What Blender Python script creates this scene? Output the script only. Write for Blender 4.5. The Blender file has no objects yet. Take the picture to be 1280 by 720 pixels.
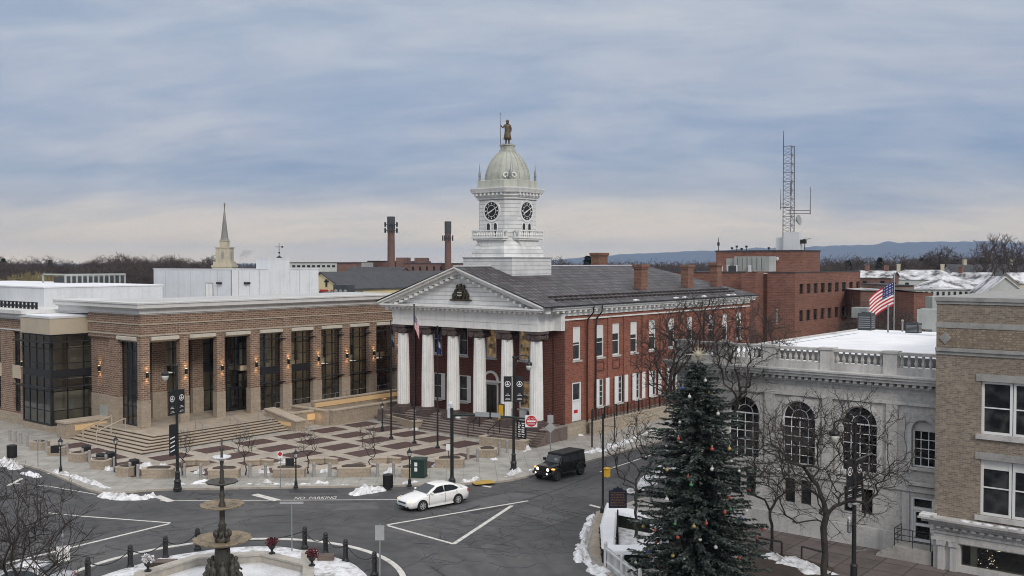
USE_HAZE=True
import bpy, math, random
from math import sin, cos, pi, radians, sqrt, atan2, hypot
from mathutils import Vector, Matrix, noise

scene = bpy.context.scene
COL = scene.collection
random.seed(7)

# ------------------------------------------------------------------ camera
CAM = Vector((0, 0, 16.0))
F, PITCH, YAW = 1240.0, radians(1.5), radians(39.0)      # focal length in photo pixels (1280 wide)
FWD = Vector((-sin(YAW) * cos(PITCH), cos(YAW) * cos(PITCH), -sin(PITCH)))
RIGHT = Vector((cos(YAW), sin(YAW), 0))
UP = RIGHT.cross(FWD)
cam_d = bpy.data.cameras.new('camera'); cam = bpy.data.objects.new('camera', cam_d); COL.objects.link(cam)
cam.location = CAM
cam.rotation_euler = (pi / 2 - PITCH, 0, YAW)
cam_d.sensor_width = 36; cam_d.lens = F / 1280 * 36
cam_d.clip_start = 0.5; cam_d.clip_end = 60000
scene.camera = cam

def ray(x, y): return FWD + RIGHT * ((x - 640) / F) + UP * ((360 - y) / F)
def at(x, y, z=0.0):                     # survey: photo point on the horizontal plane z
    d = ray(x, y); return CAM + d * ((z - CAM.z) / d.z)
def onx(x, y, X): d = ray(x, y); return CAM + d * (X / d.x)
def ony(x, y, Y): d = ray(x, y); return CAM + d * (Y / d.y)
def far(x, y, t): return CAM + ray(x, y) * t

# ------------------------------------------------------------------ materials
MATS = {}
def _nodes(name):
    m = bpy.data.materials.new(name); m.use_nodes = True
    nt = m.node_tree; b = nt.nodes['Principled BSDF']
    MATS[name] = m
    return m, nt, nt.nodes, nt.links, b
def _pos(nt):
    g = nt.nodes.new('ShaderNodeNewGeometry'); return g
def _noise(nt, vec, scale, detail=4, rough=.55):
    n = nt.nodes.new('ShaderNodeTexNoise'); n.inputs['Scale'].default_value = scale
    n.inputs['Detail'].default_value = detail; n.inputs['Roughness'].default_value = rough
    if vec: nt.links.new(vec, n.inputs['Vector'])
    return n
def _mixc(nt, fac, a, b, mode='MIX'):
    n = nt.nodes.new('ShaderNodeMix'); n.data_type = 'RGBA'; n.blend_type = mode
    for sock, v in ((n.inputs[0], fac), (n.inputs[6], a), (n.inputs[7], b)):
        if hasattr(v, 'is_output'): nt.links.new(v, sock)
        elif isinstance(v, (int, float)): sock.default_value = v
        else: sock.default_value = (*v, 1)
    return n.outputs[2]
def _ramp(nt, fac, stops):
    n = nt.nodes.new('ShaderNodeValToRGB'); e = n.color_ramp.elements
    while len(e) < len(stops): e.new(.5)
    for k, (p, c) in enumerate(stops):
        e[k].position = p; e[k].color = (*c, 1) if len(c) == 3 else c
    nt.links.new(fac, n.inputs[0]); return n.outputs[0]
def _math(nt, op, a, b=None, c=None):
    n = nt.nodes.new('ShaderNodeMath'); n.operation = op
    for i, v in enumerate((a, b, c)):
        if v is None: continue
        if hasattr(v, 'is_output'): nt.links.new(v, n.inputs[i])
        else: n.inputs[i].default_value = v
    return n.outputs[0]
def _bump(nt, b, h, strength, dist):
    n = nt.nodes.new('ShaderNodeBump'); n.inputs['Strength'].default_value = strength; n.inputs['Distance'].default_value = dist
    nt.links.new(h, n.inputs['Height']); nt.links.new(n.outputs[0], b.inputs['Normal'])
def mk(name, col, rough=.75, var=.18, scale=1.3, metallic=0, bump=0, spec=.5, streak=0, fine=9):
    m, nt, N, L, b = _nodes(name)
    g = _pos(nt)
    n1 = _noise(nt, g.outputs['Position'], scale); n2 = _noise(nt, g.outputs['Position'], scale * fine, 3)
    dark = tuple(c * (1 - var * 1.6) for c in col); lite = tuple(min(1, c * (1 + var * .8)) for c in col)
    f = _math(nt, 'ADD', _math(nt, 'MULTIPLY', n1.outputs[0], .6), _math(nt, 'MULTIPLY', n2.outputs[0], .4))
    c = _ramp(nt, f, [(.33, dark), (.5, col), (.67, lite)])
    if streak:                                   # rain-streaked dirt running down the face
        mp = N.new('ShaderNodeMapping'); mp.inputs['Scale'].default_value = (2.2, 2.2, .16); L.new(g.outputs['Position'], mp.inputs[0])
        s = _noise(nt, mp.outputs[0], 1.0, 5)
        c = _mixc(nt, _math(nt, 'MULTIPLY', _ramp(nt, s.outputs[0], [(.5, (0, 0, 0)), (.72, (1, 1, 1))]), streak), c, tuple(x * .45 for x in col))
    L.new(c, b.inputs['Base Color'])
    b.inputs['Roughness'].default_value = rough; b.inputs['Metallic'].default_value = metallic
    b.inputs['Specular IOR Level'].default_value = spec
    if bump: _bump(nt, b, n2.outputs[0], .6, bump)
    return m
def wallvec(nt, vscale=1.0):                     # (along the wall, height) for any axis-aligned wall
    g = _pos(nt); sp = nt.nodes.new('ShaderNodeSeparateXYZ'); sn = nt.nodes.new('ShaderNodeSeparateXYZ')
    nt.links.new(g.outputs['Position'], sp.inputs[0]); nt.links.new(g.outputs['True Normal'], sn.inputs[0])
    u = _math(nt, 'ADD', _math(nt, 'MULTIPLY', sp.outputs[0], _math(nt, 'ABSOLUTE', sn.outputs[1])),
              _math(nt, 'MULTIPLY', sp.outputs[1], _math(nt, 'ABSOLUTE', sn.outputs[0])))
    cb = nt.nodes.new('ShaderNodeCombineXYZ'); nt.links.new(u, cb.inputs[0]); nt.links.new(sp.outputs[2], cb.inputs[1])
    return g, cb.outputs[0]
def brick(name, c1, c2, mortar, bw=.24, bh=.085, ms=.012, rough=.9, stain=.3, bump=.01, offset=.5):
    m, nt, N, L, b = _nodes(name)
    g, uv = wallvec(nt)
    t = N.new('ShaderNodeTexBrick'); L.new(uv, t.inputs['Vector'])
    t.offset = offset
    t.inputs['Scale'].default_value = 1; t.inputs['Brick Width'].default_value = bw; t.inputs['Row Height'].default_value = bh
    t.inputs['Mortar Size'].default_value = ms; t.inputs['Mortar Smooth'].default_value = .1; t.inputs['Bias'].default_value = 0
    t.inputs['Color1'].default_value = (*c1, 1); t.inputs['Color2'].default_value = (*c2, 1); t.inputs['Mortar'].default_value = (*mortar, 1)
    n = _noise(nt, g.outputs['Position'], .55, 5); n2 = _noise(nt, g.outputs['Position'], 6, 3)
    c = _mixc(nt, _math(nt, 'MULTIPLY', _ramp(nt, n.outputs[0], [(.42, (0, 0, 0)), (.7, (1, 1, 1))]), stain), t.outputs[0], tuple(x * .5 for x in c1))
    c = _mixc(nt, .35, c, _ramp(nt, n2.outputs[0], [(.3, (.45, .45, .45)), (.7, (1.4, 1.35, 1.3))]), 'MULTIPLY')
    L.new(c, b.inputs['Base Color']); b.inputs['Roughness'].default_value = rough
    b.inputs['Specular IOR Level'].default_value = .25
    _bump(nt, b, t.outputs['Fac'], -.5, bump)
    return m
def paving(name, c1, c2, joint, bw, bh, ms, ang, bump=.004, off=0.0):
    m, nt, N, L, b = _nodes(name)
    g = _pos(nt); mp = N.new('ShaderNodeMapping'); mp.inputs['Rotation'].default_value = (0, 0, ang); L.new(g.outputs['Position'], mp.inputs[0])
    t = N.new('ShaderNodeTexBrick'); L.new(mp.outputs[0], t.inputs['Vector']); t.offset = off
    t.inputs['Scale'].default_value = 1; t.inputs['Brick Width'].default_value = bw; t.inputs['Row Height'].default_value = bh
    t.inputs['Mortar Size'].default_value = ms; t.inputs['Color1'].default_value = (*c1, 1); t.inputs['Color2'].default_value = (*c2, 1); t.inputs['Mortar'].default_value = (*joint, 1)
    n = _noise(nt, g.outputs['Position'], .8, 6, .65); n2 = _noise(nt, g.outputs['Position'], 14, 3)
    c = _mixc(nt, .55, t.outputs[0], _ramp(nt, n.outputs[0], [(.3, (.55, .54, .53)), (.6, (1.15, 1.15, 1.15))]), 'MULTIPLY')
    c = _mixc(nt, .3, c, _ramp(nt, n2.outputs[0], [(.35, (.5, .5, .5)), (.65, (1.3, 1.3, 1.3))]), 'MULTIPLY')
    L.new(c, b.inputs['Base Color']); b.inputs['Roughness'].default_value = .85; b.inputs['Specular IOR Level'].default_value = .3
    _bump(nt, b, t.outputs['Fac'], -.5, bump)
    return m
def glass_dark(name, col=(.012, .014, .018), tint2=(.05, .05, .05), sc=.9, rough=.05):
    m, nt, N, L, b = _nodes(name)
    g = _pos(nt); v = N.new('ShaderNodeTexVoronoi'); v.inputs['Scale'].default_value = sc; L.new(g.outputs['Position'], v.inputs['Vector'])
    n = _noise(nt, g.outputs['Position'], 1.7, 3)
    f = _math(nt, 'MULTIPLY', n.outputs[0], _math(nt, 'ADD', v.outputs['Distance'], .3))
    L.new(_ramp(nt, f, [(.3, col), (.62, tint2)]), b.inputs['Base Color'])
    b.inputs['Roughness'].default_value = rough; b.inputs['Specular IOR Level'].default_value = .45
    n3 = _noise(nt, g.outputs['Position'], .7, 2); _bump(nt, b, n3.outputs[0], .12, .06)
    return m
def glass_clear(name, tint=(.6, .65, .68), refl=.12):
    m, nt, N, L, b = _nodes(name)
    N.remove(b); out = N['Material Output']
    t = N.new('ShaderNodeBsdfTransparent'); t.inputs[0].default_value = (*tint, 1)
    gl = N.new('ShaderNodeBsdfGlossy'); gl.inputs['Roughness'].default_value = .03; gl.inputs[0].default_value = (.9, .95, 1, 1)
    g = _pos(nt); n3 = _noise(nt, g.outputs['Position'], .6, 2); bp = N.new('ShaderNodeBump'); bp.inputs['Strength'].default_value = .12; bp.inputs['Distance'].default_value = .05
    L.new(n3.outputs[0], bp.inputs['Height']); L.new(bp.outputs[0], gl.inputs['Normal'])
    fr = N.new('ShaderNodeFresnel'); fr.inputs[0].default_value = 1.5
    mx = N.new('ShaderNodeMixShader'); L.new(_math(nt, 'ADD', fr.outputs[0], refl - .04), mx.inputs[0]); L.new(t.outputs[0], mx.inputs[1]); L.new(gl.outputs[0], mx.inputs[2])
    L.new(mx.outputs[0], out.inputs['Surface'])
    return m
def emit(name, col, strength):
    m, nt, N, L, b = _nodes(name)
    b.inputs['Base Color'].default_value = (*col, 1)
    b.inputs['Emission Color'].default_value = (*col, 1); b.inputs['Emission Strength'].default_value = strength
    return m
def lit_window(name, col, strength):             # a room with its lamps on behind the glass
    m, nt, N, L, b = _nodes(name)
    g = _pos(nt); v = _noise(nt, g.outputs['Position'], 1.6, 3)
    b.inputs['Base Color'].default_value = (.03, .03, .03, 1); b.inputs['Roughness'].default_value = .06
    L.new(_ramp(nt, v.outputs[0], [(.4, (.02, .015, .01)), (.62, col)]), b.inputs['Emission Color']); b.inputs['Emission Strength'].default_value = strength
    return m

brick('brick_red', (.36, .115, .07), (.21, .066, .046), (.25, .16, .125), bw=.42, bh=.15, ms=.022, stain=.35)
brick('brick_chimney', (.27, .125, .085), (.16, .075, .055), (.26, .19, .15), bw=.42, bh=.15, ms=.022, stain=.4)
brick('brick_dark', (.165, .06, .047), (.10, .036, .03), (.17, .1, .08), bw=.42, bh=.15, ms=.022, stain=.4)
brick('brick_brown', (.275, .17, .115), (.15, .085, .06), (.37, .31, .25), bw=.52, bh=.19, ms=.03, stain=.15)
brick('brick_tan', (.335, .275, .215), (.19, .155, .125), (.32, .29, .25), bw=.26, bh=.095, ms=.012, stain=.35)
brick('brick_office', (.245, .115, .082), (.165, .076, .057), (.25, .15, .12), bw=.7, bh=.24, ms=.03, stain=.3)
brick('brick_factory', (.20, .115, .095), (.145, .085, .072), (.22, .14, .12), bw=.9, bh=.35, ms=.04, stain=.35)
brick('brick_herring', (.38, .31, .235), (.20, .155, .115), (.22, .18, .14), bw=.2, bh=.12, ms=.025, stain=.1, offset=.25)
brick('stone_block', (.46, .40, .32), (.38, .33, .26), (.26, .23, .19), bw=.8, bh=.36, ms=.012, stain=.25)
brick('stone_beige', (.40, .335, .262), (.35, .295, .23), (.24, .20, .16), bw=.8, bh=.42, ms=.008, stain=.12)
brick('stone_bank', (.52, .512, .49), (.47, .465, .448), (.28, .278, .27), bw=1.3, bh=.52, ms=.008, stain=.4)
mk('stone_trim', (.53, .52, .50), .85, .16, .9, streak=.5)
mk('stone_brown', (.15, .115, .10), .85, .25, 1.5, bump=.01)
mk('lintel_cream', (.56, .52, .44), .7, .1, 1, streak=.3)
mk('stone_dark', (.095, .07, .065), .85, .25, 2)
mk('rim_silver', (.5, .5, .51), .35, .08, 3, metallic=.3)
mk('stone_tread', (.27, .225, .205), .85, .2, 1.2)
mk('riser_shaded_stone', (.10, .072, .052), .85, .2, 1.2)  # shade on the stair risers is put into this stone colour
mk('stone_grey', (.33, .325, .31), .9, .2, 1.2, streak=.3)
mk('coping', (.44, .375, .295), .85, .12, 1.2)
mk('white_paint', (.80, .80, .78), .55, .09, .8, streak=.34)
mk('white_wood', (.78, .79, .79), .6, .06, .7, streak=.14)
mk('white_metal', (.66, .68, .70), .5, .06, .5, streak=.18)
mk('white_roof', (.78, .79, .82), .8, .08, .5)
mk('cornice_metal', (.66, .655, .64), .5, .06, .8, streak=.2)
mk('dome_copper', (.43, .445, .39), .6, .14, 1.2, streak=.5)
mk('bronze', (.105, .072, .036), .5, .35, 3)
mk('gilt_bronze', (.045, .035, .018), .5, .6, 5)
mk('black_metal', (.014, .015, .016), .45, .2, 3)
mk('dark_green_metal', (.012, .028, .024), .45, .2, 3)
mk('green_cabinet', (.01, .035, .028), .5, .2, 2)
mk('frame_dark', (.018, .018, .02), .5, .15, 2)
mk('grey_metal', (.30, .31, .32), .5, .1, 2, metallic=.5)
mk('hvac_grey', (.36, .38, .36), .6, .1, .8, streak=.3)
mk('hvac_dark', (.05, .055, .06), .6, .2, 1.5)
mk('beige_panel', (.50, .43, .33), .7, .06, .8)
mk('interior_wall', (.74, .62, .44), .9, .1, .5)
mk('interior_dark', (.08, .07, .06), .9, .2, .5)
mk('roof_dark', (.06, .062, .068), .85, .2, 1)
mk('roof_tar', (.10, .10, .10), .9, .25, .4)
mk('roof_membrane', (.50, .50, .49), .8, .12, .3)
mk('tar_seal', (.02, .02, .021), .7, .2, .6)
mk('concrete', (.40, .385, .36), .9, .18, .8, bump=.004)
mk('kerb_stone', (.40, .36, .31), .9, .2, 1.3, bump=.004)
mk('bollard_steel', (.34, .33, .315), .5, .12, 4, metallic=.2)
mk('road_paint', (.62, .60, .56), .8, .25, 3)
mk('yellow_paint', (.45, .29, .06), .7, .2, 3)
mk('yellow_box', (.7, .40, .03), .6, .1, 3)
mk('paver_dark', (.085, .048, .042), .85, .2, 1.2, bump=.003)
mk('soil', (.06, .045, .035), 1, .3, 2, bump=.02)
mk('bark', (.045, .038, .034), .95, .3, 6, bump=.01)
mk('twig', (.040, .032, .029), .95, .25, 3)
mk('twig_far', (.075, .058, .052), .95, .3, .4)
mk('twig_pale', (.26, .215, .10), .95, .3, .4)
mk('conifer_far', (.018, .032, .022), .95, .35, .5)
mk('hedge_leaf', (.012, .02, .012), .9, .3, 5)
mk('tyre', (.012, .012, .012), .85, .1, 5)
mk('chrome', (.55, .55, .56), .25, .05, 3, metallic=1)
mk('car_white', (.86, .86, .85), .18, .03, 1, spec=.6)
mk('car_black', (.006, .006, .008), .16, .05, 1, spec=.6)
mk('car_silver', (.45, .46, .47), .25, .05, 1, metallic=.3)
mk('car_red', (.25, .015, .015), .2, .05, 1)
mk('car_glass', (.02, .025, .03), .05, .1, 1, spec=.7)
mk('plastic_black', (.012, .012, .013), .6, .2, 3)
mk('lamp_glass', (.62, .62, .58), .3, .05, 2)
mk('sign_back', (.42, .43, .44), .5, .08, 2, metallic=.3)
mk('mast_steel', (.10, .105, .12), .6, .1, 1)
mk('asphalt_patch', (.105, .105, .107), .85, .2, .9, fine=25)
mk('asphalt_dark', (.045, .045, .047), .8, .25, .9, fine=25)
mk('sign_red', (.50, .02, .025), .5, .05, 2)
mk('sign_white', (.8, .8, .8), .5, .03, 2)
mk('marker_blue', (.02, .025, .05), .5, .2, 3)
mk('marker_gold', (.28, .15, .08), .5, .2, 3)
mk('flag_red', (.50, .025, .035), .8, .1, 3)
mk('flag_white', (.78, .76, .76), .8, .05, 3)
mk('flag_blue', (.02, .03, .14), .8, .1, 3)
mk('banner_black', (.012, .013, .016), .7, .1, 3)
mk('fountain_iron', (.055, .05, .04), .5, .5, 3, bump=.01)
mk('fountain_bowl', (.25, .195, .125), .6, .55, 3, bump=.01)
mk('pool_wall', (.44, .41, .36), .8, .14, 1.5, streak=.3)
mk('planter_red', (.09, .014, .02), .8, .5, 12)
mk('ice', (.72, .73, .75), .4, .2, .8)
mk('yellow_siding', (.70, .60, .36), .8, .05, 1)
mk('pale_siding', (.50, .52, .50), .8, .1, .6)
mk('cream_stone', (.50, .455, .35), .8, .15, .5, streak=.3)
mk('spire_lead', (.24, .235, .22), .6, .25, .3, streak=.4)
mk('bulb_red', (.42, .07, .05), .3, .05, 3)
mk('bulb_white', (.62, .63, .60), .3, .05, 3)
mk('bulb_gold', (.42, .30, .10), .3, .05, 3)
mk('bulb_blue', (.05, .09, .26), .3, .05, 3)
mk('bulb_green', (.05, .22, .09), .3, .05, 3)
mk('star_gold', (.42, .38, .28), .5, .1, 3)
glass_dark('pane'); glass_dark('pane_bank', (.008, .009, .011), (.03, .03, .032)); glass_dark('pane_tan', (.012, .013, .015), (.06, .062, .065), 1.3)
glass_clear('glass_clear', (.68, .74, .77), .09); glass_clear('glass_bay', (.48, .53, .56), .13)
mk('blind', (.72, .72, .70), .8, .05, 1)
lit_window('pane_lit', (.42, .27, .12), .5)
emit('lamp_warm', (1, .62, .28), 6); emit('headlamp', (1, .95, .8), 1.6); emit('amber', (1, .42, .10), 1.6); emit('amber_strip', (.55, .38, .20), .22); emit('bulb_lit', (1, .85, .6), 1.2); emit('ceiling_fill', (1, .90, .74), .8); emit('shop_lamp', (1, .85, .45), 4)  # the ceiling emitter is an added glow for the judicial centre rooms
mk('door_dark', (.03, .022, .018), .4, .2, 2)

def mat_snow():
    m, nt, N, L, b = _nodes('snow')
    g = _pos(nt); n = _noise(nt, g.outputs['Position'], 2.2, 6, .65); n2 = _noise(nt, g.outputs['Position'], 22, 3)
    c = _ramp(nt, n.outputs[0], [(.33, (.30, .285, .27)), (.46, (.62, .615, .62)), (.58, (.83, .84, .87))])
    c = _mixc(nt, _ramp(nt, n2.outputs[0], [(.66, (0, 0, 0)), (.74, (.6, .6, .6))]), c, (.42, .40, .38))
    L.new(c, b.inputs['Base Color']); b.inputs['Roughness'].default_value = .7
    _bump(nt, b, n.outputs[0], .5, .06)
mat_snow()
def mat_patchy():
    m, nt, N, L, b = _nodes('roof_patchy_snow')
    g = _pos(nt); n = _noise(nt, g.outputs['Position'], .35, 6, .65)
    L.new(_ramp(nt, n.outputs[0], [(.40, (.085, .085, .09)), (.48, (.42, .42, .43)), (.6, (.70, .71, .73))]), b.inputs['Base Color']); b.inputs['Roughness'].default_value = .85
mat_patchy()
def mat_snow_roof():
    m, nt, N, L, b = _nodes('snow_roof')
    g = _pos(nt); n = _noise(nt, g.outputs['Position'], .5, 5, .6); n2 = _noise(nt, g.outputs['Position'], 5, 4)
    L.new(_ramp(nt, n.outputs[0], [(.3, (.74, .75, .77)), (.6, (.86, .87, .90))]), b.inputs['Base Color']); b.inputs['Roughness'].default_value = .75
    _bump(nt, b, n2.outputs[0], .3, .03)
mat_snow_roof()
def mat_asphalt():
    m, nt, N, L, b = _nodes('asphalt')
    g = _pos(nt); P = g.outputs['Position']
    big = _noise(nt, P, .16, 5, .6); mid = _noise(nt, P, 1.1, 5, .7); fine = _noise(nt, P, 28, 2)
    c = _ramp(nt, big.outputs[0], [(.34, (.066, .066, .068)), (.5, (.088, .088, .090)), (.66, (.112, .111, .110))])
    c = _mixc(nt, .5, c, _ramp(nt, mid.outputs[0], [(.3, (.55, .55, .55)), (.7, (1.3, 1.3, 1.3))]), 'MULTIPLY')
    c = _mixc(nt, .45, c, _ramp(nt, fine.outputs[0], [(.3, (.5, .5, .5)), (.7, (1.45, 1.45, 1.45))]), 'MULTIPLY')
    # cracks, thinned out by a large mask so they come in clusters
    dist = N.new('ShaderNodeMix'); dist.data_type = 'VECTOR'; dist.inputs[0].default_value = .22
    wob = _noise(nt, P, .9, 4); L.new(P, dist.inputs[4]); L.new(wob.outputs['Color'], dist.inputs[5])
    v = N.new('ShaderNodeTexVoronoi'); v.feature = 'DISTANCE_TO_EDGE'; v.inputs['Scale'].default_value = .62; v.inputs['Randomness'].default_value = 1
    L.new(dist.outputs[1], v.inputs['Vector'])
    msk = _noise(nt, P, .11, 3)
    ck = _math(nt, 'MULTIPLY', _ramp(nt, v.outputs['Distance'], [(.014, (1, 1, 1)), (.032, (0, 0, 0))]), _math(nt, 'MULTIPLY', _ramp(nt, msk.outputs[0], [(.5, (0, 0, 0)), (.6, (1, 1, 1))]), _ramp(nt, wob.outputs[0], [(.46, (0, 0, 0)), (.56, (1, 1, 1))])))
    v2 = N.new('ShaderNodeTexVoronoi'); v2.feature = 'DISTANCE_TO_EDGE'; v2.inputs['Scale'].default_value = .17; L.new(dist.outputs[1], v2.inputs['Vector'])
    ck2 = _ramp(nt, v2.outputs['Distance'], [(.004, (1, 1, 1)), (.009, (0, 0, 0))])
    m2 = _ramp(nt, _noise(nt, P, .3, 4).outputs[0], [(.52, (0, 0, 0)), (.6, (1, 1, 1))])
    cr = _math(nt, 'MAXIMUM', ck, _math(nt, 'MULTIPLY', ck2, m2))
    c = _mixc(nt, _math(nt, 'MULTIPLY', cr, .8), c, (.012, .012, .013))
    # polished wheel tracks: rings round the fountain island, lanes up the side street
    sp = N.new('ShaderNodeSeparateXYZ'); L.new(P, sp.inputs[0])
    r_ = _math(nt, 'SQRT', _math(nt, 'ADD', _math(nt, 'POWER', _math(nt, 'ADD', sp.outputs[0], 41.0), 2), _math(nt, 'POWER', _math(nt, 'ADD', sp.outputs[1], -28.3), 2)))
    up = _math(nt, 'GREATER_THAN', sp.outputs[1], 47.0)
    rr = N.new('ShaderNodeMix'); L.new(up, rr.inputs[0]); L.new(r_, rr.inputs[2]); L.new(_math(nt, 'ADD', sp.outputs[0], 60.2), rr.inputs[3])
    wv = _math(nt, 'COSINE', _math(nt, 'MULTIPLY', _math(nt, 'ADD', rr.outputs[0], _math(nt, 'MULTIPLY', wob.outputs[0], .8)), 3.4))
    tr = _math(nt, 'MULTIPLY', _ramp(nt, wv, [(.35, (0, 0, 0)), (.95, (1, 1, 1))]), _ramp(nt, big.outputs[0], [(.4, (.25, .25, .25)), (.6, (1, 1, 1))]))
    c = _mixc(nt, _math(nt, 'MULTIPLY', tr, .34), c, (.045, .045, .047))
    # salt film
    c = _mixc(nt, _math(nt, 'MULTIPLY', _ramp(nt, _noise(nt, P, .35, 6, .7).outputs[0], [(.55, (0, 0, 0)), (.75, (1, 1, 1))]), .35), c, (.17, .17, .172))
    L.new(c, b.inputs['Base Color'])
    b.inputs['Roughness'].default_value = .8; b.inputs['Specular IOR Level'].default_value = .35
    _bump(nt, b, fine.outputs[0], .4, .01)
mat_asphalt()
def mat_roof():
    m, nt, N, L, b = _nodes('roof_slate')
    g = _pos(nt); sp = N.new('ShaderNodeSeparateXYZ'); L.new(g.outputs['Position'], sp.inputs[0])
    cb = N.new('ShaderNodeCombineXYZ'); L.new(sp.outputs[1], cb.inputs[0]); L.new(_math(nt, 'MULTIPLY', sp.outputs[2], 3.1), cb.inputs[1])
    t = N.new('ShaderNodeTexBrick'); L.new(cb.outputs[0], t.inputs['Vector'])
    t.inputs['Scale'].default_value = 1; t.inputs['Brick Width'].default_value = .62; t.inputs['Row Height'].default_value = .8; t.inputs['Mortar Size'].default_value = .09
    t.inputs['Color1'].default_value = (.125, .122, .13, 1); t.inputs['Color2'].default_value = (.042, .039, .043, 1); t.inputs['Mortar'].default_value = (.02, .016, .016, 1)
    n = _noise(nt, g.outputs['Position'], 1.2, 5)
    c = _mixc(nt, .6, t.outputs[0], _ramp(nt, n.outputs[0], [(.35, (.6, .5, .45)), (.65, (1.4, 1.35, 1.35))]), 'MULTIPLY')
    L.new(c, b.inputs['Base Color']); b.inputs['Roughness'].default_value = .6
    _bump(nt, b, t.outputs['Fac'], -.8, .04)
mat_roof()
def mat_clap():
    m, nt, N, L, b = _nodes('clapboard')
    g = _pos(nt); sp = N.new('ShaderNodeSeparateXYZ'); L.new(g.outputs['Position'], sp.inputs[0])
    fr = _math(nt, 'FRACT', _math(nt, 'MULTIPLY', sp.outputs[2], 2.5))
    n = _noise(nt, g.outputs['Position'], 1.1, 5)
    c = _ramp(nt, n.outputs[0], [(.3, (.60, .61, .61)), (.6, (.78, .78, .77))])
    c = _mixc(nt, _ramp(nt, fr, [(.0, (.85, .85, .85)), (.14, (.7, .7, .7)), (.2, (0, 0, 0))]), c, (.33, .34, .35))
    L.new(c, b.inputs['Base Color']); b.inputs['Roughness'].default_value = .55
    _bump(nt, b, fr, .7, .05)
mat_clap()
def mat_ground():
    m, nt, N, L, b = _nodes('ground_winter')
    g = _pos(nt); n = _noise(nt, g.outputs['Position'], .012, 6, .6); n2 = _noise(nt, g.outputs['Position'], .12, 5)
    c = _ramp(nt, n.outputs[0], [(.35, (.07, .062, .05)), (.55, (.09, .08, .062)), (.62, (.35, .35, .36))])
    c = _mixc(nt, .4, c, _ramp(nt, n2.outputs[0], [(.3, (.6, .6, .6)), (.7, (1.2, 1.2, 1.2))]), 'MULTIPLY')
    L.new(c, b.inputs['Base Color']); b.inputs['Roughness'].default_value = 1
mat_ground()
def mat_hill():
    m, nt, N, L, b = _nodes('hill_forest')
    g = _pos(nt); n = _noise(nt, g.outputs['Position'], .004, 7, .65)
    L.new(_ramp(nt, n.outputs[0], [(.35, (.035, .036, .035)), (.65, (.075, .068, .06))]), b.inputs['Base Color']); b.inputs['Roughness'].default_value = 1
mat_hill()
def mat_needles():
    m, nt, N, L, b = _nodes('needles')
    g = _pos(nt); n = _noise(nt, g.outputs['Position'], 7, 4)
    L.new(_ramp(nt, n.outputs[0], [(.34, (.013, .021, .018)), (.5, (.036, .052, .044)), (.62, (.115, .135, .12))]), b.inputs['Base Color'])
    b.inputs['Roughness'].default_value = .7; b.inputs['Specular IOR Level'].default_value = .3
mat_needles()
D_ANG = atan2(.667, .745)
paving('sidewalk', (.40, .385, .35), (.36, .345, .315), (.25, .24, .22), 1.25, 1.25, .022, -D_ANG)
paving('sidewalk_plain', (.34, .33, .31), (.31, .30, .285), (.15, .14, .13), 1.5, 1.5, .02, 0)
paving('plaza_slab', (.45, .40, .335), (.41, .365, .305), (.36, .31, .25), 1.83, 1.04, .012, 0)
paving('terrace_slab', (.43, .37, .295), (.39, .335, .27), (.34, .28, .22), 1.0, 1.0, .012, 0)
paving('brick_walk', (.165, .14, .13), (.13, .11, .105), (.08, .07, .065), 1.6, 1.6, .05, 0)

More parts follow.
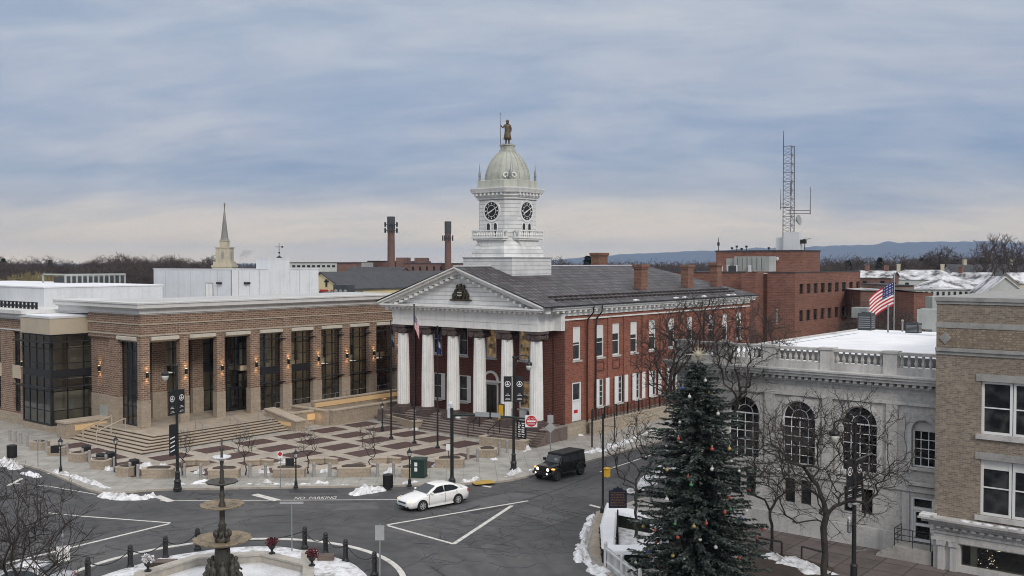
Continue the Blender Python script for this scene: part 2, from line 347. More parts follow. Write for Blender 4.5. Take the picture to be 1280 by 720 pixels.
# ------------------------------------------------------------------ mesh builder
class MB:
    def __init__(s): s.v = []; s.f = []; s.mi = []; s.m = 0; s.sm = []; s.smooth = False; s.X = None
    def add(s, p):
        p = Vector(p)
        if s.X is not None: p = s.X @ p
        s.v.append(p); return len(s.v) - 1
    def face(s, idx): s.f.append(tuple(idx)); s.mi.append(s.m); s.sm.append(s.smooth)
    def poly(s, pts): s.face([s.add(p) for p in pts])
    def box(s, x0, y0, z0, x1, y1, z1):
        x0, x1 = min(x0, x1), max(x0, x1); y0, y1 = min(y0, y1), max(y0, y1); z0, z1 = min(z0, z1), max(z0, z1)
        i = [s.add(p) for p in ((x0, y0, z0), (x1, y0, z0), (x1, y1, z0), (x0, y1, z0), (x0, y0, z1), (x1, y0, z1), (x1, y1, z1), (x0, y1, z1))]
        for q in ((3, 2, 1, 0), (4, 5, 6, 7), (0, 1, 5, 4), (1, 2, 6, 5), (2, 3, 7, 6), (3, 0, 4, 7)): s.face([i[k] for k in q])
    def obox(s, p, q, w, z0, z1):            # box along the segment p-q, width w
        p, q = Vector((p[0], p[1])), Vector((q[0], q[1])); d = (q - p).normalized(); n = Vector((-d.y, d.x)) * (w / 2)
        s.prism([p - n, q - n, q + n, p + n], z0, z1)
    def prism(s, poly, z0, z1, cap=True):
        a = sum(poly[i][0] * poly[(i + 1) % len(poly)][1] - poly[(i + 1) % len(poly)][0] * poly[i][1] for i in range(len(poly)))
        if a < 0: poly = list(reversed(poly))
        n = len(poly); b = [s.add((p[0], p[1], z0)) for p in poly]; t = [s.add((p[0], p[1], z1)) for p in poly]
        for i in range(n): s.face((b[i], b[(i + 1) % n], t[(i + 1) % n], t[i]))
        if cap: s.face(t); s.face(list(reversed(b)))
    def frust(s, cx, cy, hx0, hy0, z0, hx1, hy1, z1, cx1=None, cy1=None):
        cx1 = cx if cx1 is None else cx1; cy1 = cy if cy1 is None else cy1
        b = [s.add((cx + a * hx0, cy + c * hy0, z0)) for a, c in ((-1, -1), (1, -1), (1, 1), (-1, 1))]
        t = [s.add((cx1 + a * hx1, cy1 + c * hy1, z1)) for a, c in ((-1, -1), (1, -1), (1, 1), (-1, 1))]
        for i in range(4): s.face((b[i], b[(i + 1) % 4], t[(i + 1) % 4], t[i]))
        s.face(t); s.face(b[::-1])
    def loft(s, rings, close=True, caps=True):
        ids = [[s.add(p) for p in r] for r in rings]; n = len(rings[0])
        for a, b in zip(ids, ids[1:]):
            for i in range(n if close else n - 1): s.face((a[i], a[(i + 1) % n], b[(i + 1) % n], b[i]))
        if caps: s.face(ids[0][::-1]); s.face(ids[-1])
    def lathe(s, prof, c=(0, 0, 0), n=16, ang=0.0, caps=True, smooth=None):
        o = s.smooth
        if smooth is not None: s.smooth = smooth
        s.loft([[(c[0] + r * cos(ang + 2 * pi * k / n), c[1] + r * sin(ang + 2 * pi * k / n), c[2] + z) for k in range(n)] for r, z in prof], True, caps)
        s.smooth = o
    def tube(s, p, q, r0, r1=None, n=6, caps=True):
        r1 = r0 if r1 is None else r1; p, q = Vector(p), Vector(q); d = q - p
        if d.length < 1e-6: return
        d.normalize(); u = d.orthogonal().normalized(); w = d.cross(u)
        s.loft([[c + (u * cos(2 * pi * k / n) + w * sin(2 * pi * k / n)) * r for k in range(n)] for c, r in ((p, r0), (q, r1))], True, caps)
    def path(s, pts, r, n=6, r1=None):
        pts = [Vector(p) for p in pts]; rl = r if isinstance(r, list) else None; r1 = r if r1 is None else r1; rings = []; u = None
        for i, p in enumerate(pts):
            d = (pts[min(i + 1, len(pts) - 1)] - pts[max(i - 1, 0)]).normalized()
            u = d.orthogonal().normalized() if u is None else (u - d * u.dot(d)).normalized()
            w = d.cross(u); rr = rl[i] if rl else r + (r1 - r) * i / (len(pts) - 1)
            rings.append([p + (u * cos(2 * pi * k / n) + w * sin(2 * pi * k / n)) * rr for k in range(n)])
        s.loft(rings, True, True)
    def ball(s, c, r, n=8, sx=1, sy=1, sz=1):
        o = s.smooth; s.smooth = True; m = max(3, n // 2)
        rings = [[(c[0] + sx * r * sin(pi * (i + .02) / (m + .04)) * cos(2 * pi * k / n), c[1] + sy * r * sin(pi * (i + .02) / (m + .04)) * sin(2 * pi * k / n), c[2] - sz * r * cos(pi * (i + .02) / (m + .04))) for k in range(n)] for i in range(m + 1)]
        s.loft(rings); s.smooth = o
    def disc(s, c, nrm, r, n=20, th=.02):
        nrm = Vector(nrm).normalized(); s.tube(Vector(c), Vector(c) + nrm * th, r, r, n)
    def build(s, name, mats, parent=None):
        me = bpy.data.meshes.new(name); off = OFF.get(parent, Vector((0, 0, 0))) if parent else Vector((0, 0, 0))
        me.from_pydata([tuple(v - off) for v in s.v], [], s.f)
        for m in ([mats] if isinstance(mats, str) else mats): me.materials.append(MATS[m])
        me.polygons.foreach_set('material_index', s.mi); me.polygons.foreach_set('use_smooth', s.sm)
        me.update()
        o = bpy.data.objects.new(name, me); COL.objects.link(o)
        if parent: o.parent = parent; OFF[o] = off
        return o
def split(mb, name, mats, parent=None, setlab=None):      # every loose piece of the builder becomes an object of its own
    par = list(range(len(mb.v)))
    def fd(a):
        while par[a] != a: par[a] = par[par[a]]; a = par[a]
        return a
    for f in mb.f:
        for k in f[1:]: par[fd(k)] = fd(f[0])
    grp = {}
    for i, f in enumerate(mb.f): grp.setdefault(fd(f[0]), []).append(i)
    out = []
    for fs in grp.values():
        n = MB(); mp = {}
        for i in fs:
            for k in mb.f[i]:
                if k not in mp: mp[k] = len(n.v); n.v.append(mb.v[k])
            n.f.append(tuple(mp[k] for k in mb.f[i])); n.mi.append(mb.mi[i]); n.sm.append(mb.sm[i])
        out.append(n.build(name, mats, parent))
    return out
OFF = {}
def thing(name, label, cat, loc=(0, 0, 0), group=None, rz=0.0):
    o = bpy.data.objects.new(name, None); COL.objects.link(o); o.empty_display_size = .3
    o.location = loc; o.rotation_euler = (0, 0, rz); o['label'] = label; o['category'] = cat
    if group: o['group'] = group
    OFF[o] = Vector(loc)
    return o
def proto(name, label, cat, group=None):            # built at the origin, then moved
    return thing(name, label, cat, (0, 0, 0), group)
def place(o, loc, rz=0.0, s=None):
    o.location = loc; o.rotation_euler = (0, 0, rz)
    if s: o.scale = (s, s, s) if not hasattr(s, '__len__') else s
    return o
def tag(o, label=None, cat=None, group=None, kind=None):
    for k, v in (('label', label), ('category', cat), ('group', group), ('kind', kind)):
        if v: o[k] = v
    return o
def dup(root, loc, rz=0.0, label=None, s=None, group=None):
    def cp(o, par):
        c = o.copy(); COL.objects.link(c)
        if par: c.parent = par
        for ch in list(o.children): cp(ch, c)
        return c
    r = cp(root, None); place(r, loc, rz, s)
    if label: r['label'] = label
    if group: r['group'] = group
    return r
def struct(name, mb, mat): return tag(mb.build(name, mat), kind='structure')
def text_mesh(body, size, name, mat, parent, M, extrude=.002, align='CENTER'):
    cu = bpy.data.curves.new(name, 'FONT'); cu.body = body; cu.size = size; cu.align_x = align; cu.align_y = 'CENTER'; cu.extrude = extrude
    t = bpy.data.objects.new(name, cu); me = bpy.data.meshes.new_from_object(t); bpy.data.objects.remove(t)
    me.transform(M); me.materials.clear(); me.materials.append(MATS[mat])
    o = bpy.data.objects.new(name, me); COL.objects.link(o)
    if parent: o.parent = parent
    return o
# ------------------------------------------------------------------ facade helpers
# ax 'x': wall in a plane X = pl, u runs along Y;  ax 'y': wall in a plane Y = pl, u runs along X;  sg = sign of the outward normal; d = depth inward
def W(ax, pl, sg, u, z, d=0.0): return (pl - sg * d, u, z) if ax == 'x' else (u, pl - sg * d, z)
def wbox(mb, ax, pl, sg, u0, u1, z0, z1, d0, d1):
    a, b = W(ax, pl, sg, u0, z0, d0), W(ax, pl, sg, u1, z1, d1); mb.box(*a, *b)
def wquad(mb, ax, pl, sg, u0, u1, z0, z1, d=0.0):
    p = [W(ax, pl, sg, u, z, d) for u, z in ((u0, z0), (u1, z0), (u1, z1), (u0, z1))]
    if (ax == 'x') != (sg > 0): p.reverse()
    mb.poly(p)
def wpoly(mb, ax, pl, sg, uz, d=0.0):
    p = [W(ax, pl, sg, u, z, d) for u, z in uz]
    if (ax == 'x') != (sg > 0): p.reverse()
    mb.poly(p)
def wprism(mb, ax, pl, sg, uz, d0, d1):
    a = [W(ax, pl, sg, u, z, d0) for u, z in uz]; b = [W(ax, pl, sg, u, z, d1) for u, z in uz]
    mb.loft([a, b])
def arc(uc, zc, r, n=14, a0=0.0, a1=pi): return [(uc + r * cos(a0 + (a1 - a0) * k / n), zc + r * sin(a0 + (a1 - a0) * k / n)) for k in range(n + 1)]
def wall(mb, ax, pl, sg, u0, u1, z0, z1, holes=(), dep=.2):
    us = sorted({u0, u1, *[h[0] for h in holes], *[h[1] for h in holes]}); zs = sorted({z0, z1, *[h[2] for h in holes], *[h[3] for h in holes]})
    for a, b in zip(us, us[1:]):
        for c, e in zip(zs, zs[1:]):
            um, zm = (a + b) / 2, (c + e) / 2
            if any(h[0] < um < h[1] and h[2] < zm < h[3] for h in holes): continue
            wquad(mb, ax, pl, sg, a, b, c, e)
    for h in holes:
        a, b, c, e = h[:4]; ar = len(h) > 4 and h[4]; r = (b - a) / 2; zt = e - r if ar else e
        for (p, q) in (((a, c), (a, zt)), ((b, zt), (b, c)), ((b, c), (a, c))) + (() if ar else (((a, e), (b, e)),)):
            mb.poly([W(ax, pl, sg, *p), W(ax, pl, sg, *q), W(ax, pl, sg, *q, dep), W(ax, pl, sg, *p, dep)])
        if ar:
            pts = arc((a + b) / 2, zt, r)
            for p, q in zip(pts, pts[1:]):
                wpoly(mb, ax, pl, sg, [p, (p[0], e), (q[0], e), q][::-1])
                mb.poly([W(ax, pl, sg, *p), W(ax, pl, sg, *q), W(ax, pl, sg, *q, dep), W(ax, pl, sg, *p, dep)])
def window(par, ax, pl, sg, u0, u1, z0, z1, dep=.18, fm='white_wood', gm='pane', cols=2, rows=2, fw=.09, mw=.045, arch=False, sill='stone_trim', blind=0.0, splits=None, name='window'):
    mb = MB(); f0, f1 = dep - .07, dep + .03; r = (u1 - u0) / 2; uc = (u0 + u1) / 2; zt = z1 - r if arch else z1
    if arch:
        o, i = arc(uc, zt, r), arc(uc, zt, r - fw)
        for k in range(len(o) - 1): wprism(mb, ax, pl, sg, [o[k], o[k + 1], i[k + 1], i[k]], f0, f1)
        wbox(mb, ax, pl, sg, u0, u0 + fw, z0, zt, f0, f1); wbox(mb, ax, pl, sg, u1 - fw, u1, z0, zt, f0, f1); wbox(mb, ax, pl, sg, u0 + fw, u1 - fw, z0, z0 + fw, f0, f1)
        ri = r * .5; o, i = arc(uc, zt, ri), arc(uc, zt, ri - mw)
        for k in range(len(o) - 1): wprism(mb, ax, pl, sg, [o[k], o[k + 1], i[k + 1], i[k]], f0 + .02, f1)
        for a in (pi * .25, pi * .5, pi * .75):
            c, s_ = cos(a), sin(a); p0, p1 = (uc + ri * c, zt + ri * s_), (uc + (r - fw) * c, zt + (r - fw) * s_); n = (-s_ * mw / 2, c * mw / 2)
            wprism(mb, ax, pl, sg, [(p0[0] - n[0], p0[1] - n[1]), (p1[0] - n[0], p1[1] - n[1]), (p1[0] + n[0], p1[1] + n[1]), (p0[0] + n[0], p0[1] + n[1])], f0 + .02, f1)
        wbox(mb, ax, pl, sg, u0 + fw, u1 - fw, zt - mw, zt + mw, f0 + .01, f1)
    else:
        wbox(mb, ax, pl, sg, u0, u0 + fw, z0, z1, f0, f1); wbox(mb, ax, pl, sg, u1 - fw, u1, z0, z1, f0, f1)
        wbox(mb, ax, pl, sg, u0 + fw, u1 - fw, z0, z0 + fw, f0, f1); wbox(mb, ax, pl, sg, u0 + fw, u1 - fw, z1 - fw, z1, f0, f1)
    for k in range(1, cols):
        u = u0 + (u1 - u0) * k / cols; wbox(mb, ax, pl, sg, u - mw / 2, u + mw / 2, z0 + fw, (zt if arch else z1 - fw), f0 + .02, f1)
    zl = splits if splits else [z0 + (zt - z0) * k / rows for k in range(1, rows)]
    for z in zl: wbox(mb, ax, pl, sg, u0 + fw, u1 - fw, z - mw / 2, z + mw / 2, f0 + .015, f1 - .003)
    w = mb.build(name, fm, par)
    g = MB()
    zb = z1 - (z1 - z0) * blind
    if arch: wpoly(g, ax, pl, sg, [(u0, z0), (u1, z0)] + arc(uc, zt, r), dep)
    else: wquad(g, ax, pl, sg, u0, u1, z0, zb, dep)
    g.build('pane', gm, w)
    if blind:
        g = MB(); wbox(g, ax, pl, sg, u0 + fw * .5, u1 - fw * .5, zb, z1 - .01, dep - .035, dep); g.build('blind', 'blind', w)
    if sill:
        g = MB(); wbox(g, ax, pl, sg, u0 - .12, u1 + .12, z0 - .16, z0 - .003, -.1, dep); g.build('sill', sill, w)
    return w
# ================================================================== sky, sun, air
w = bpy.data.worlds.new('World'); scene.world = w; w.use_nodes = True
nt = w.node_tree; N = nt.nodes; L = nt.links; bg = N['Background']; bg.inputs['Strength'].default_value = 0.1
SUN_EL, SUN_AZ = 32.0, 118.0                       # azimuth: degrees from +Y towards +X
sky = N.new('ShaderNodeTexSky'); sky.sky_type = 'NISHITA'; sky.sun_disc = False
sky.sun_elevation = radians(SUN_EL); sky.sun_rotation = radians(SUN_AZ)
tc = N.new('ShaderNodeTexCoord'); sp = N.new('ShaderNodeSeparateXYZ'); L.new(tc.outputs['Generated'], sp.inputs[0])
zc = _math(nt, 'MAXIMUM', sp.outputs[2], 0.0)
dv = _math(nt, 'ADD', zc, .24)
cb = N.new('ShaderNodeCombineXYZ'); L.new(_math(nt, 'DIVIDE', sp.outputs[0], dv), cb.inputs[0]); L.new(_math(nt, 'DIVIDE', sp.outputs[1], dv), cb.inputs[1])
mp = N.new('ShaderNodeMapping'); mp.inputs['Rotation'].default_value = (0, 0, -YAW + .12); L.new(cb.outputs[0], mp.inputs[0])
mp2 = N.new('ShaderNodeMapping'); mp2.inputs['Scale'].default_value = (.75, 1.55, 1); L.new(mp.outputs[0], mp2.inputs[0])
n1 = _noise(nt, mp2.outputs[0], .8, 5, .5); n1.inputs['Distortion'].default_value = .6
n2 = _noise(nt, mp2.outputs[0], 3.0, 7, .6); n2.inputs['Distortion'].default_value = .4
n3 = _noise(nt, mp.outputs[0], .55, 3, .5)                # where the low break in the cloud lets the peach light through
warm = _ramp(nt, n3.outputs[0], [(.40, (0, 0, 0)), (.60, (1, 1, 1))])
low_w = _ramp(nt, zc, [(0, (1.75, 1.3, .66)), (.012, (1.5, 1.15, .64)), (.03, (1.2, .96, .62)), (.05, (.86, .745, .59)), (.072, (.42, .455, .53)), (.10, (.29, .375, .53)), (.14, (.30, .39, .55)), (.19, (.36, .44, .575)), (.26, (.42, .49, .595)), (.45, (.74, .77, .82)), (1, (1.2, 1.2, 1.22))])
low_c = _ramp(nt, zc, [(0, (1.55, 1.18, .66)), (.015, (1.15, .93, .62)), (.032, (.78, .69, .58)), (.05, (.44, .47, .535)), (.072, (.32, .395, .525)), (.10, (.27, .36, .52)), (.14, (.29, .38, .545)), (.19, (.35, .43, .57)), (.26, (.41, .48, .59)), (.45, (.74, .77, .82)), (1, (1.2, 1.2, 1.22))])
base = _mixc(nt, warm, low_c, low_w)
up_ = _ramp(nt, zc, [(0, (1.3, 1.02, .68)), (.025, (1.0, .83, .62)), (.045, (.80, .70, .60)), (.075, (.50, .525, .59)), (.13, (.49, .52, .60)), (.25, (.60, .62, .665)), (.5, (.92, .92, .94)), (1, (1.3, 1.3, 1.3))])
f = _ramp(nt, _math(nt, 'ADD', _math(nt, 'MULTIPLY', n1.outputs[0], .66), _math(nt, 'MULTIPLY', n2.outputs[0], .34)), [(.40, (0, 0, 0)), (.63, (1, 1, 1))])
c = _mixc(nt, f, base, up_)
n4 = _noise(nt, mp2.outputs[0], 9.0, 6, .62)
f2 = _ramp(nt, _math(nt, 'ADD', _math(nt, 'MULTIPLY', n2.outputs[0], .7), _math(nt, 'MULTIPLY', n4.outputs[0], .3)), [(.38, (.90, .915, .95)), (.64, (1.08, 1.065, 1.04))])
c = _mixc(nt, .9, c, f2, 'MULTIPLY')
c10 = _mixc(nt, 1.0, c, (10, 10, 10), 'MULTIPLY')
c = _mixc(nt, .93, sky.outputs[0], c10)
L.new(c, bg.inputs['Color'])
sl = bpy.data.lights.new('sun', 'SUN'); sl.energy = 1.5; sl.angle = radians(13); sl.color = (1, .93, .85)
so = bpy.data.objects.new('sun', sl); COL.objects.link(so)
sd = Vector((sin(radians(SUN_AZ)) * cos(radians(SUN_EL)), cos(radians(SUN_AZ)) * cos(radians(SUN_EL)), sin(radians(SUN_EL))))
so.rotation_euler = sd.to_track_quat('Z', 'Y').to_euler(); so.location = (40, -40, 80)

# ================================================================== ground and streets
m = MB(); R0 = 11200; m.smooth = True
rings = [0, 60, 200, 600, 1500, 4000, 9000, R0]
ids = []
for r in rings[1:]: ids.append([m.add((r * cos(2 * pi * k / 64), r * sin(2 * pi * k / 64) + 60, -.02 - (r / 1000.0) * .001)) for k in range(64)])
c0 = m.add((0, 60, -.02))
for k in range(64): m.face((c0, ids[0][k], ids[0][(k + 1) % 64]))
for a, b in zip(ids, ids[1:]):
    for k in range(64): m.face((a[k], b[k], b[(k + 1) % 64], a[(k + 1) % 64]))
struct('ground', m, 'ground_winter')
m = MB(); m.poly([(-320, -60, 0), (70, -60, 0), (70, 60, 0), (-32, 60, 0), (-32, 620, 0), (-48, 620, 0), (-48, 60, 0), (-320, 60, 0)])
struct('street', m, 'asphalt')
def fillet(pts, n=5, r=1.5):
    out = []
    for i, p in enumerate(pts):
        if i in (0, len(pts) - 1): out.append(Vector(p)); continue
        p, a, b = Vector(p), Vector(pts[i - 1]), Vector(pts[i + 1])
        t = min(r, (a - p).length * .45, (b - p).length * .45); s, e = p + (a - p).normalized() * t, p + (b - p).normalized() * t
        for k in range(n + 1): u = k / n; out.append(s * (1 - u) ** 2 + p * 2 * u * (1 - u) + e * u * u)
    return out
def ribbon(mb, pts, w0, w1, z0, z1, closed=False):   # strip between two offsets (left of travel positive), z0 to z1
    pts = [Vector((p[0], p[1])) for p in pts]; n = len(pts); a, b = [], []
    for i, p in enumerate(pts):
        q0 = pts[(i - 1) % n] if closed or i else p; q1 = pts[(i + 1) % n] if closed or i < n - 1 else p
        d0 = (p - q0).normalized() if (p - q0).length > 1e-6 else (q1 - p).normalized(); d1 = (q1 - p).normalized() if (q1 - p).length > 1e-6 else d0
        nn = Vector((-d0.y - d1.y, d0.x + d1.x)); nn.normalize(); k = 1 / max(.5, nn.dot(Vector((-d1.y, d1.x))))
        a.append(p + nn * w0 * k); b.append(p + nn * w1 * k)
    A = [[mb.add((q.x, q.y, z)) for q in s] for s, z in ((a, z1), (b, z1), (a, z0), (b, z0))]
    for i in range(n if closed else n - 1):
        j = (i + 1) % n
        mb.face((A[0][i], A[0][j], A[1][j], A[1][i])); mb.face((A[1][i], A[1][j], A[3][j], A[3][i])); mb.face((A[2][j], A[2][i], A[3][i], A[3][j])); mb.face((A[0][j], A[0][i], A[2][i], A[2][j]))
SW = .13
K1 = fillet([(-300, 36.2), (-75, 36.2), (-66.4, 35.1), (-64.4, 35.2), (-62.9, 38.1), (-48.2, 51.9), (-45.6, 55.2), (-45.1, 59.5), (-45.1, 420)], 5, 1.4)
K2 = fillet([(-34.8, 420), (-34.8, 54.2), (-35.3, 52.7), (-33.5, 49.2), (-30.9, 44.6), (-29.5, 43.2), (-28.2, 42.4), (-8, 30), (60, 30)], 5, 1.2)
m = MB(); m.prism([(p.x, p.y) for p in K1] + [(-300, 420)], -.01, SW); struct('sidewalk', m, 'sidewalk')
m = MB(); m.prism([(p.x, p.y) for p in K2] + [(60, 420)], -.01, SW); struct('sidewalk', m, 'sidewalk_plain')
m = MB(); ribbon(m, K1, 0.02, -.16, -.01, SW + .012); struct('kerb', m, 'kerb_stone')
m = MB(); ribbon(m, K2, 0.02, -.16, -.01, SW + .012); struct('kerb', m, 'kerb_stone')
m = MB(); m.prism([at(745, 642, 0).xy, at(757, 640, 0).xy, at(770, 700, 0).xy, at(800, 712, 0).xy, at(760, 716, 0).xy, at(737, 694, 0).xy], SW, SW + .004); 
struct('path', m, 'terrace_slab')
m = MB(); m.poly([(-31.2, 55, SW + .004), (-31.2, 51.2, SW + .004), (-21.5, 49.9, SW + .004), (-17, 46.5, SW + .004), (-4, 46.5, SW + .004), (-4, 55, SW + .004)][::-1])
for f_ in (0,): m.f = [tuple(reversed(q)) for q in m.f]
struct('pavement', m, 'brick_walk')
# plaza of the judicial building
PZ = [(-87, 41.2), (-68, 41.0), (-66.3, 42.4), (-52.0, 55.2), (-52.4, 60), (-56.5, 65.8), (-74, 67), (-74, 44), (-87, 44)]
m = MB(); m.prism(PZ, SW - .02, SW + .004); struct('plaza_paving', m, 'plaza_slab')
from mathutils.geometry import intersect_point_quad_2d
def inside(p, poly):
    c = False; n = len(poly)
    for i in range(n):
        a, b = poly[i], poly[i - 1]
        if (a[1] > p[1]) != (b[1] > p[1]) and p[0] < (b[0] - a[0]) * (p[1] - a[1]) / (b[1] - a[1]) + a[0]: c = not c
    return c
m = MB()
PZ2 = [(-86, 40.6), (-68, 40.4), (-52.2, 54.6), (-52.4, 60.3), (-56.3, 66.2), (-74.5, 67.2), (-75.4, 43.9), (-87, 43.9)]
for i in range(-4, 7):
    for j in range(-3, 6):
        cx, cy = -72.2 + 3.66 * i, 49.25 - .42 * i + 4.15 * j
        if not inside((cx, cy), PZ2): continue
        a, b, sk = 1.12, 1.52, .07
        m.poly([(cx - a - sk, cy - b, SW + .008), (cx + a - sk, cy - b - .13, SW + .008), (cx + a + sk, cy + b - .13, SW + .008), (cx - a + sk, cy + b, SW + .008)])
struct('plaza_paving_squares', m, 'paver_dark')

# ------------------------------------------------------------------ painted markings
def stripe(mb, pts, wd, z=.004): ribbon(mb, pts, wd / 2, -wd / 2, z - .003, z)
m = MB()
T1, T2, T3 = at(484, 656).xy, at(660, 626).xy, at(567, 680).xy
q = at(640, 632).xy
stripe(m, [T1, T2], .2); stripe(m, [T1 + Vector((.15, -.1)), T3], .2, .0055); stripe(m, [T3, q], .26, .007)
stripe(m, [at(200, 626).xy, at(503, 624.5).xy], .12)
for p, r_ in ((at(318, 618).xy, at(347, 625.5).xy), (at(196, 620).xy, at(214, 627).xy)): stripe(m, [p, r_], .55, .0065)
stripe(m, [at(60, 641).xy, at(100, 645).xy, at(213, 653.5).xy], .16); stripe(m, [at(212, 654.5).xy, at(25, 700).xy, at(-40, 716).xy], .22, .0055)
stripe(m, [at(79, 682.5).xy, at(79, 703).xy], .68)
stripe(m, [at(15, 604).xy, at(62, 608).xy, at(120, 618).xy], .11); stripe(m, [at(10, 607).xy, at(28, 598).xy], .3, .0065)
stripe(m, [at(750, 590).xy, at(815, 568.5).xy], .16)
stripe(m, [at(815, 568.5).xy, Vector((-42.0, 190))], .14, .0055)
stripe(m, [at(603, 607).xy, at(614, 609).xy], .3); stripe(m, [at(737, 631).xy, at(752, 635).xy], .25)
struct('road_markings', m, 'road_paint')
m = MB()
stripe(m, [at(650, 628).xy, at(700, 611).xy, at(800, 571).xy], .10, .003)
stripe(m, [at(640, 640).xy, at(720, 655).xy], .09, .003); stripe(m, [at(655, 628).xy, at(736, 650).xy], .07, .0035)
stripe(m, [at(600, 632).xy, at(560, 645).xy], .2, .003)
struct('tar_seams', m, 'tar_seal')
def ang_text(body, size, p, d, name, mat, z):
    a = atan2(d.y, d.x); M = Matrix.Translation((p.x, p.y, z)) @ Matrix.Rotation(a, 4, 'Z') @ Matrix.Diagonal((.68, 1.55, 1, 1))
    return tag(text_mesh(body, size, name, mat, None, M, .0005), kind='structure')
# patched and cracked asphalt
m = MB()
for q in (((560, 634), (640, 615), (672, 619), (596, 641)), ((640, 640), (668, 634), (712, 648), (690, 656)), ((405, 630), (470, 628), (474, 636), (410, 638))): m.prism([at(*p_).xy for p_ in q], -.001, .0012)
struct('asphalt_patch', m, 'asphalt_patch')
m = MB()
for q in (((250, 616), (292, 616.5), (290, 619.5), (246, 619)), ((360, 612), (420, 612), (424, 616), (362, 616)), ((586, 640), (628, 631), (634, 633), (594, 643)), ((60, 612), (100, 619), (96, 622), (52, 615))): m.prism([at(*p_).xy for p_ in q], -.001, .0016)
struct('asphalt_patch', m, 'asphalt_dark')
m = MB(); rng = random.Random(23); zi = [0]
def crack(p, a, L_, w_, lvl=0):
    pts = [Vector((p[0], p[1]))]; st = .35
    for k in range(int(L_ / st)):
        a += rng.gauss(0, .33); pts.append(pts[-1] + Vector((cos(a), sin(a))) * st * rng.uniform(.6, 1.3))
        if lvl < 2 and rng.random() < .16: crack(pts[-1], a + rng.choice((-1, 1)) * rng.uniform(.6, 1.4), L_ * rng.uniform(.25, .55), w_ * .75, lvl + 1)
    if len(pts) < 2: return
    zi[0] += 1; z = .0022 + zi[0] * .000006; ribbon(m, pts, w_ / 2, -w_ / 2, z - .003, z)
for px, py, n, L_ in ((640, 655, 9, 4), (690, 640, 8, 5), (660, 690, 9, 4), (600, 690, 5, 3), (700, 615, 6, 5), (560, 650, 5, 4), (520, 640, 4, 3), (430, 632, 4, 3), (420, 660, 3, 3), (150, 660, 6, 4), (110, 650, 4, 4), (250, 650, 3, 3), (60, 670, 4, 4), (740, 595, 4, 4), (200, 690, 4, 3), (540, 700, 5, 3), (330, 640, 3, 3)):
    for k in range(n): p_ = at(px + rng.gauss(0, 30), py + rng.gauss(0, 9)); crack((p_.x, p_.y), rng.random() * 6.28, L_ * rng.uniform(.5, 1.2), rng.uniform(.025, .055))
struct('road_cracks', m, 'tar_seal')
pa, pb = at(368, 623).xy, at(421, 622.2).xy
d_ = (pb - pa).normalized()
t_ = ang_text('NO  PARKING', .66, (pa + pb) / 2, d_, 'road_lettering', 'road_paint', .005)
m = MB(); p = at(605, 603.5, SW).xy; e1, e2 = Vector((.45, .89)), Vector((-.89, .45))
m.prism([p - e1 * .8 - e2 * .35, p + e1 * .8 - e2 * .35, p + e1 * .8 + e2 * .75, p - e1 * .8 + e2 * .75], SW - .01, SW + .016); struct('yellow_kerb_ramp', m, 'yellow_paint')
for (px, py, r_) in ((586, 654, .42), (610, 683, .42)):
    p = at(px, py); m = MB(); m.lathe([(r_, -.01), (r_, .004), (r_ * .8, .007)], (p.x, p.y, 0), 20)
    tag(m.build('manhole_cover', 'roof_tar'), 'dark round manhole cover inside the painted white triangle' if px == 586 else 'worn round manhole cover in the cracked asphalt below the white triangle', 'manhole cover')

# ------------------------------------------------------------------ distant ridges
def ridge(pts, dist, thick, seed):
    m = MB(); m.smooth = True; rows = []; n = 160
    for k in range(n + 1):
        x = pts[0][0] + (pts[-1][0] - pts[0][0]) * k / n
        for (xa, ya), (xb, yb) in zip(pts, pts[1:]):
            if xa <= x <= xb: u = (x - xa) / (xb - xa); u = u * u * (3 - 2 * u); y = ya + (yb - ya) * u; break
        d = ray(x, 330); d = Vector((d.x, d.y, 0)).normalized(); b = CAM + (d * dist)
        h = 16 + (327.6 - y) / F * dist + 6 * noise.noise((x * .05 + seed, 0, 0)) + 3 * noise.noise((x * .2 + seed, 1, 0))
        row = []
        for t, hh in ((-1, 0), (-.7, .22), (-.4, .55), (-.18, .86), (0, 1), (.3, .85), (1, 0)):
            row.append((b.x + d.x * t * thick, b.y + d.y * t * thick, h * hh * (1 + .1 * noise.noise((x * .06, t * 3 + seed, 2))) - 6))
        rows.append(row)
    m.loft(rows, False, False); return m
struct('hills', ridge([(620, 330), (690, 324), (740, 320.5), (800, 316), (880, 313), (960, 309.5), (1000, 308), (1075, 307), (1120, 303.5), (1230, 303.5), (1290, 306), (1420, 313), (1600, 325)], 9500, 1500, 3), 'hill_forest')
if False: struct('hills', ridge([(-300, 326), (-60, 321), (100, 322), (300, 324), (480, 326), (640, 327)], 12500, 1500, 9), 'hill_forest')

# ------------------------------------------------------------------ the air
m = MB(); m.box(-11400, -11400, -22, 11400, 11400, 222)
hm = bpy.data.materials.new('haze'); hm.use_nodes = True; hn = hm.node_tree
hn.nodes.remove(hn.nodes['Principled BSDF']); pv = hn.nodes.new('ShaderNodeVolumePrincipled')
pv.inputs['Color'].default_value = (.52, .70, 1.0, 1); pv.inputs['Density'].default_value = 1.0e-4; pv.inputs['Anisotropy'].default_value = .2
hn.links.new(pv.outputs[0], hn.nodes['Material Output'].inputs['Volume']); MATS['haze'] = hm
if USE_HAZE: tag(m.build('haze', 'haze'), kind='stuff')
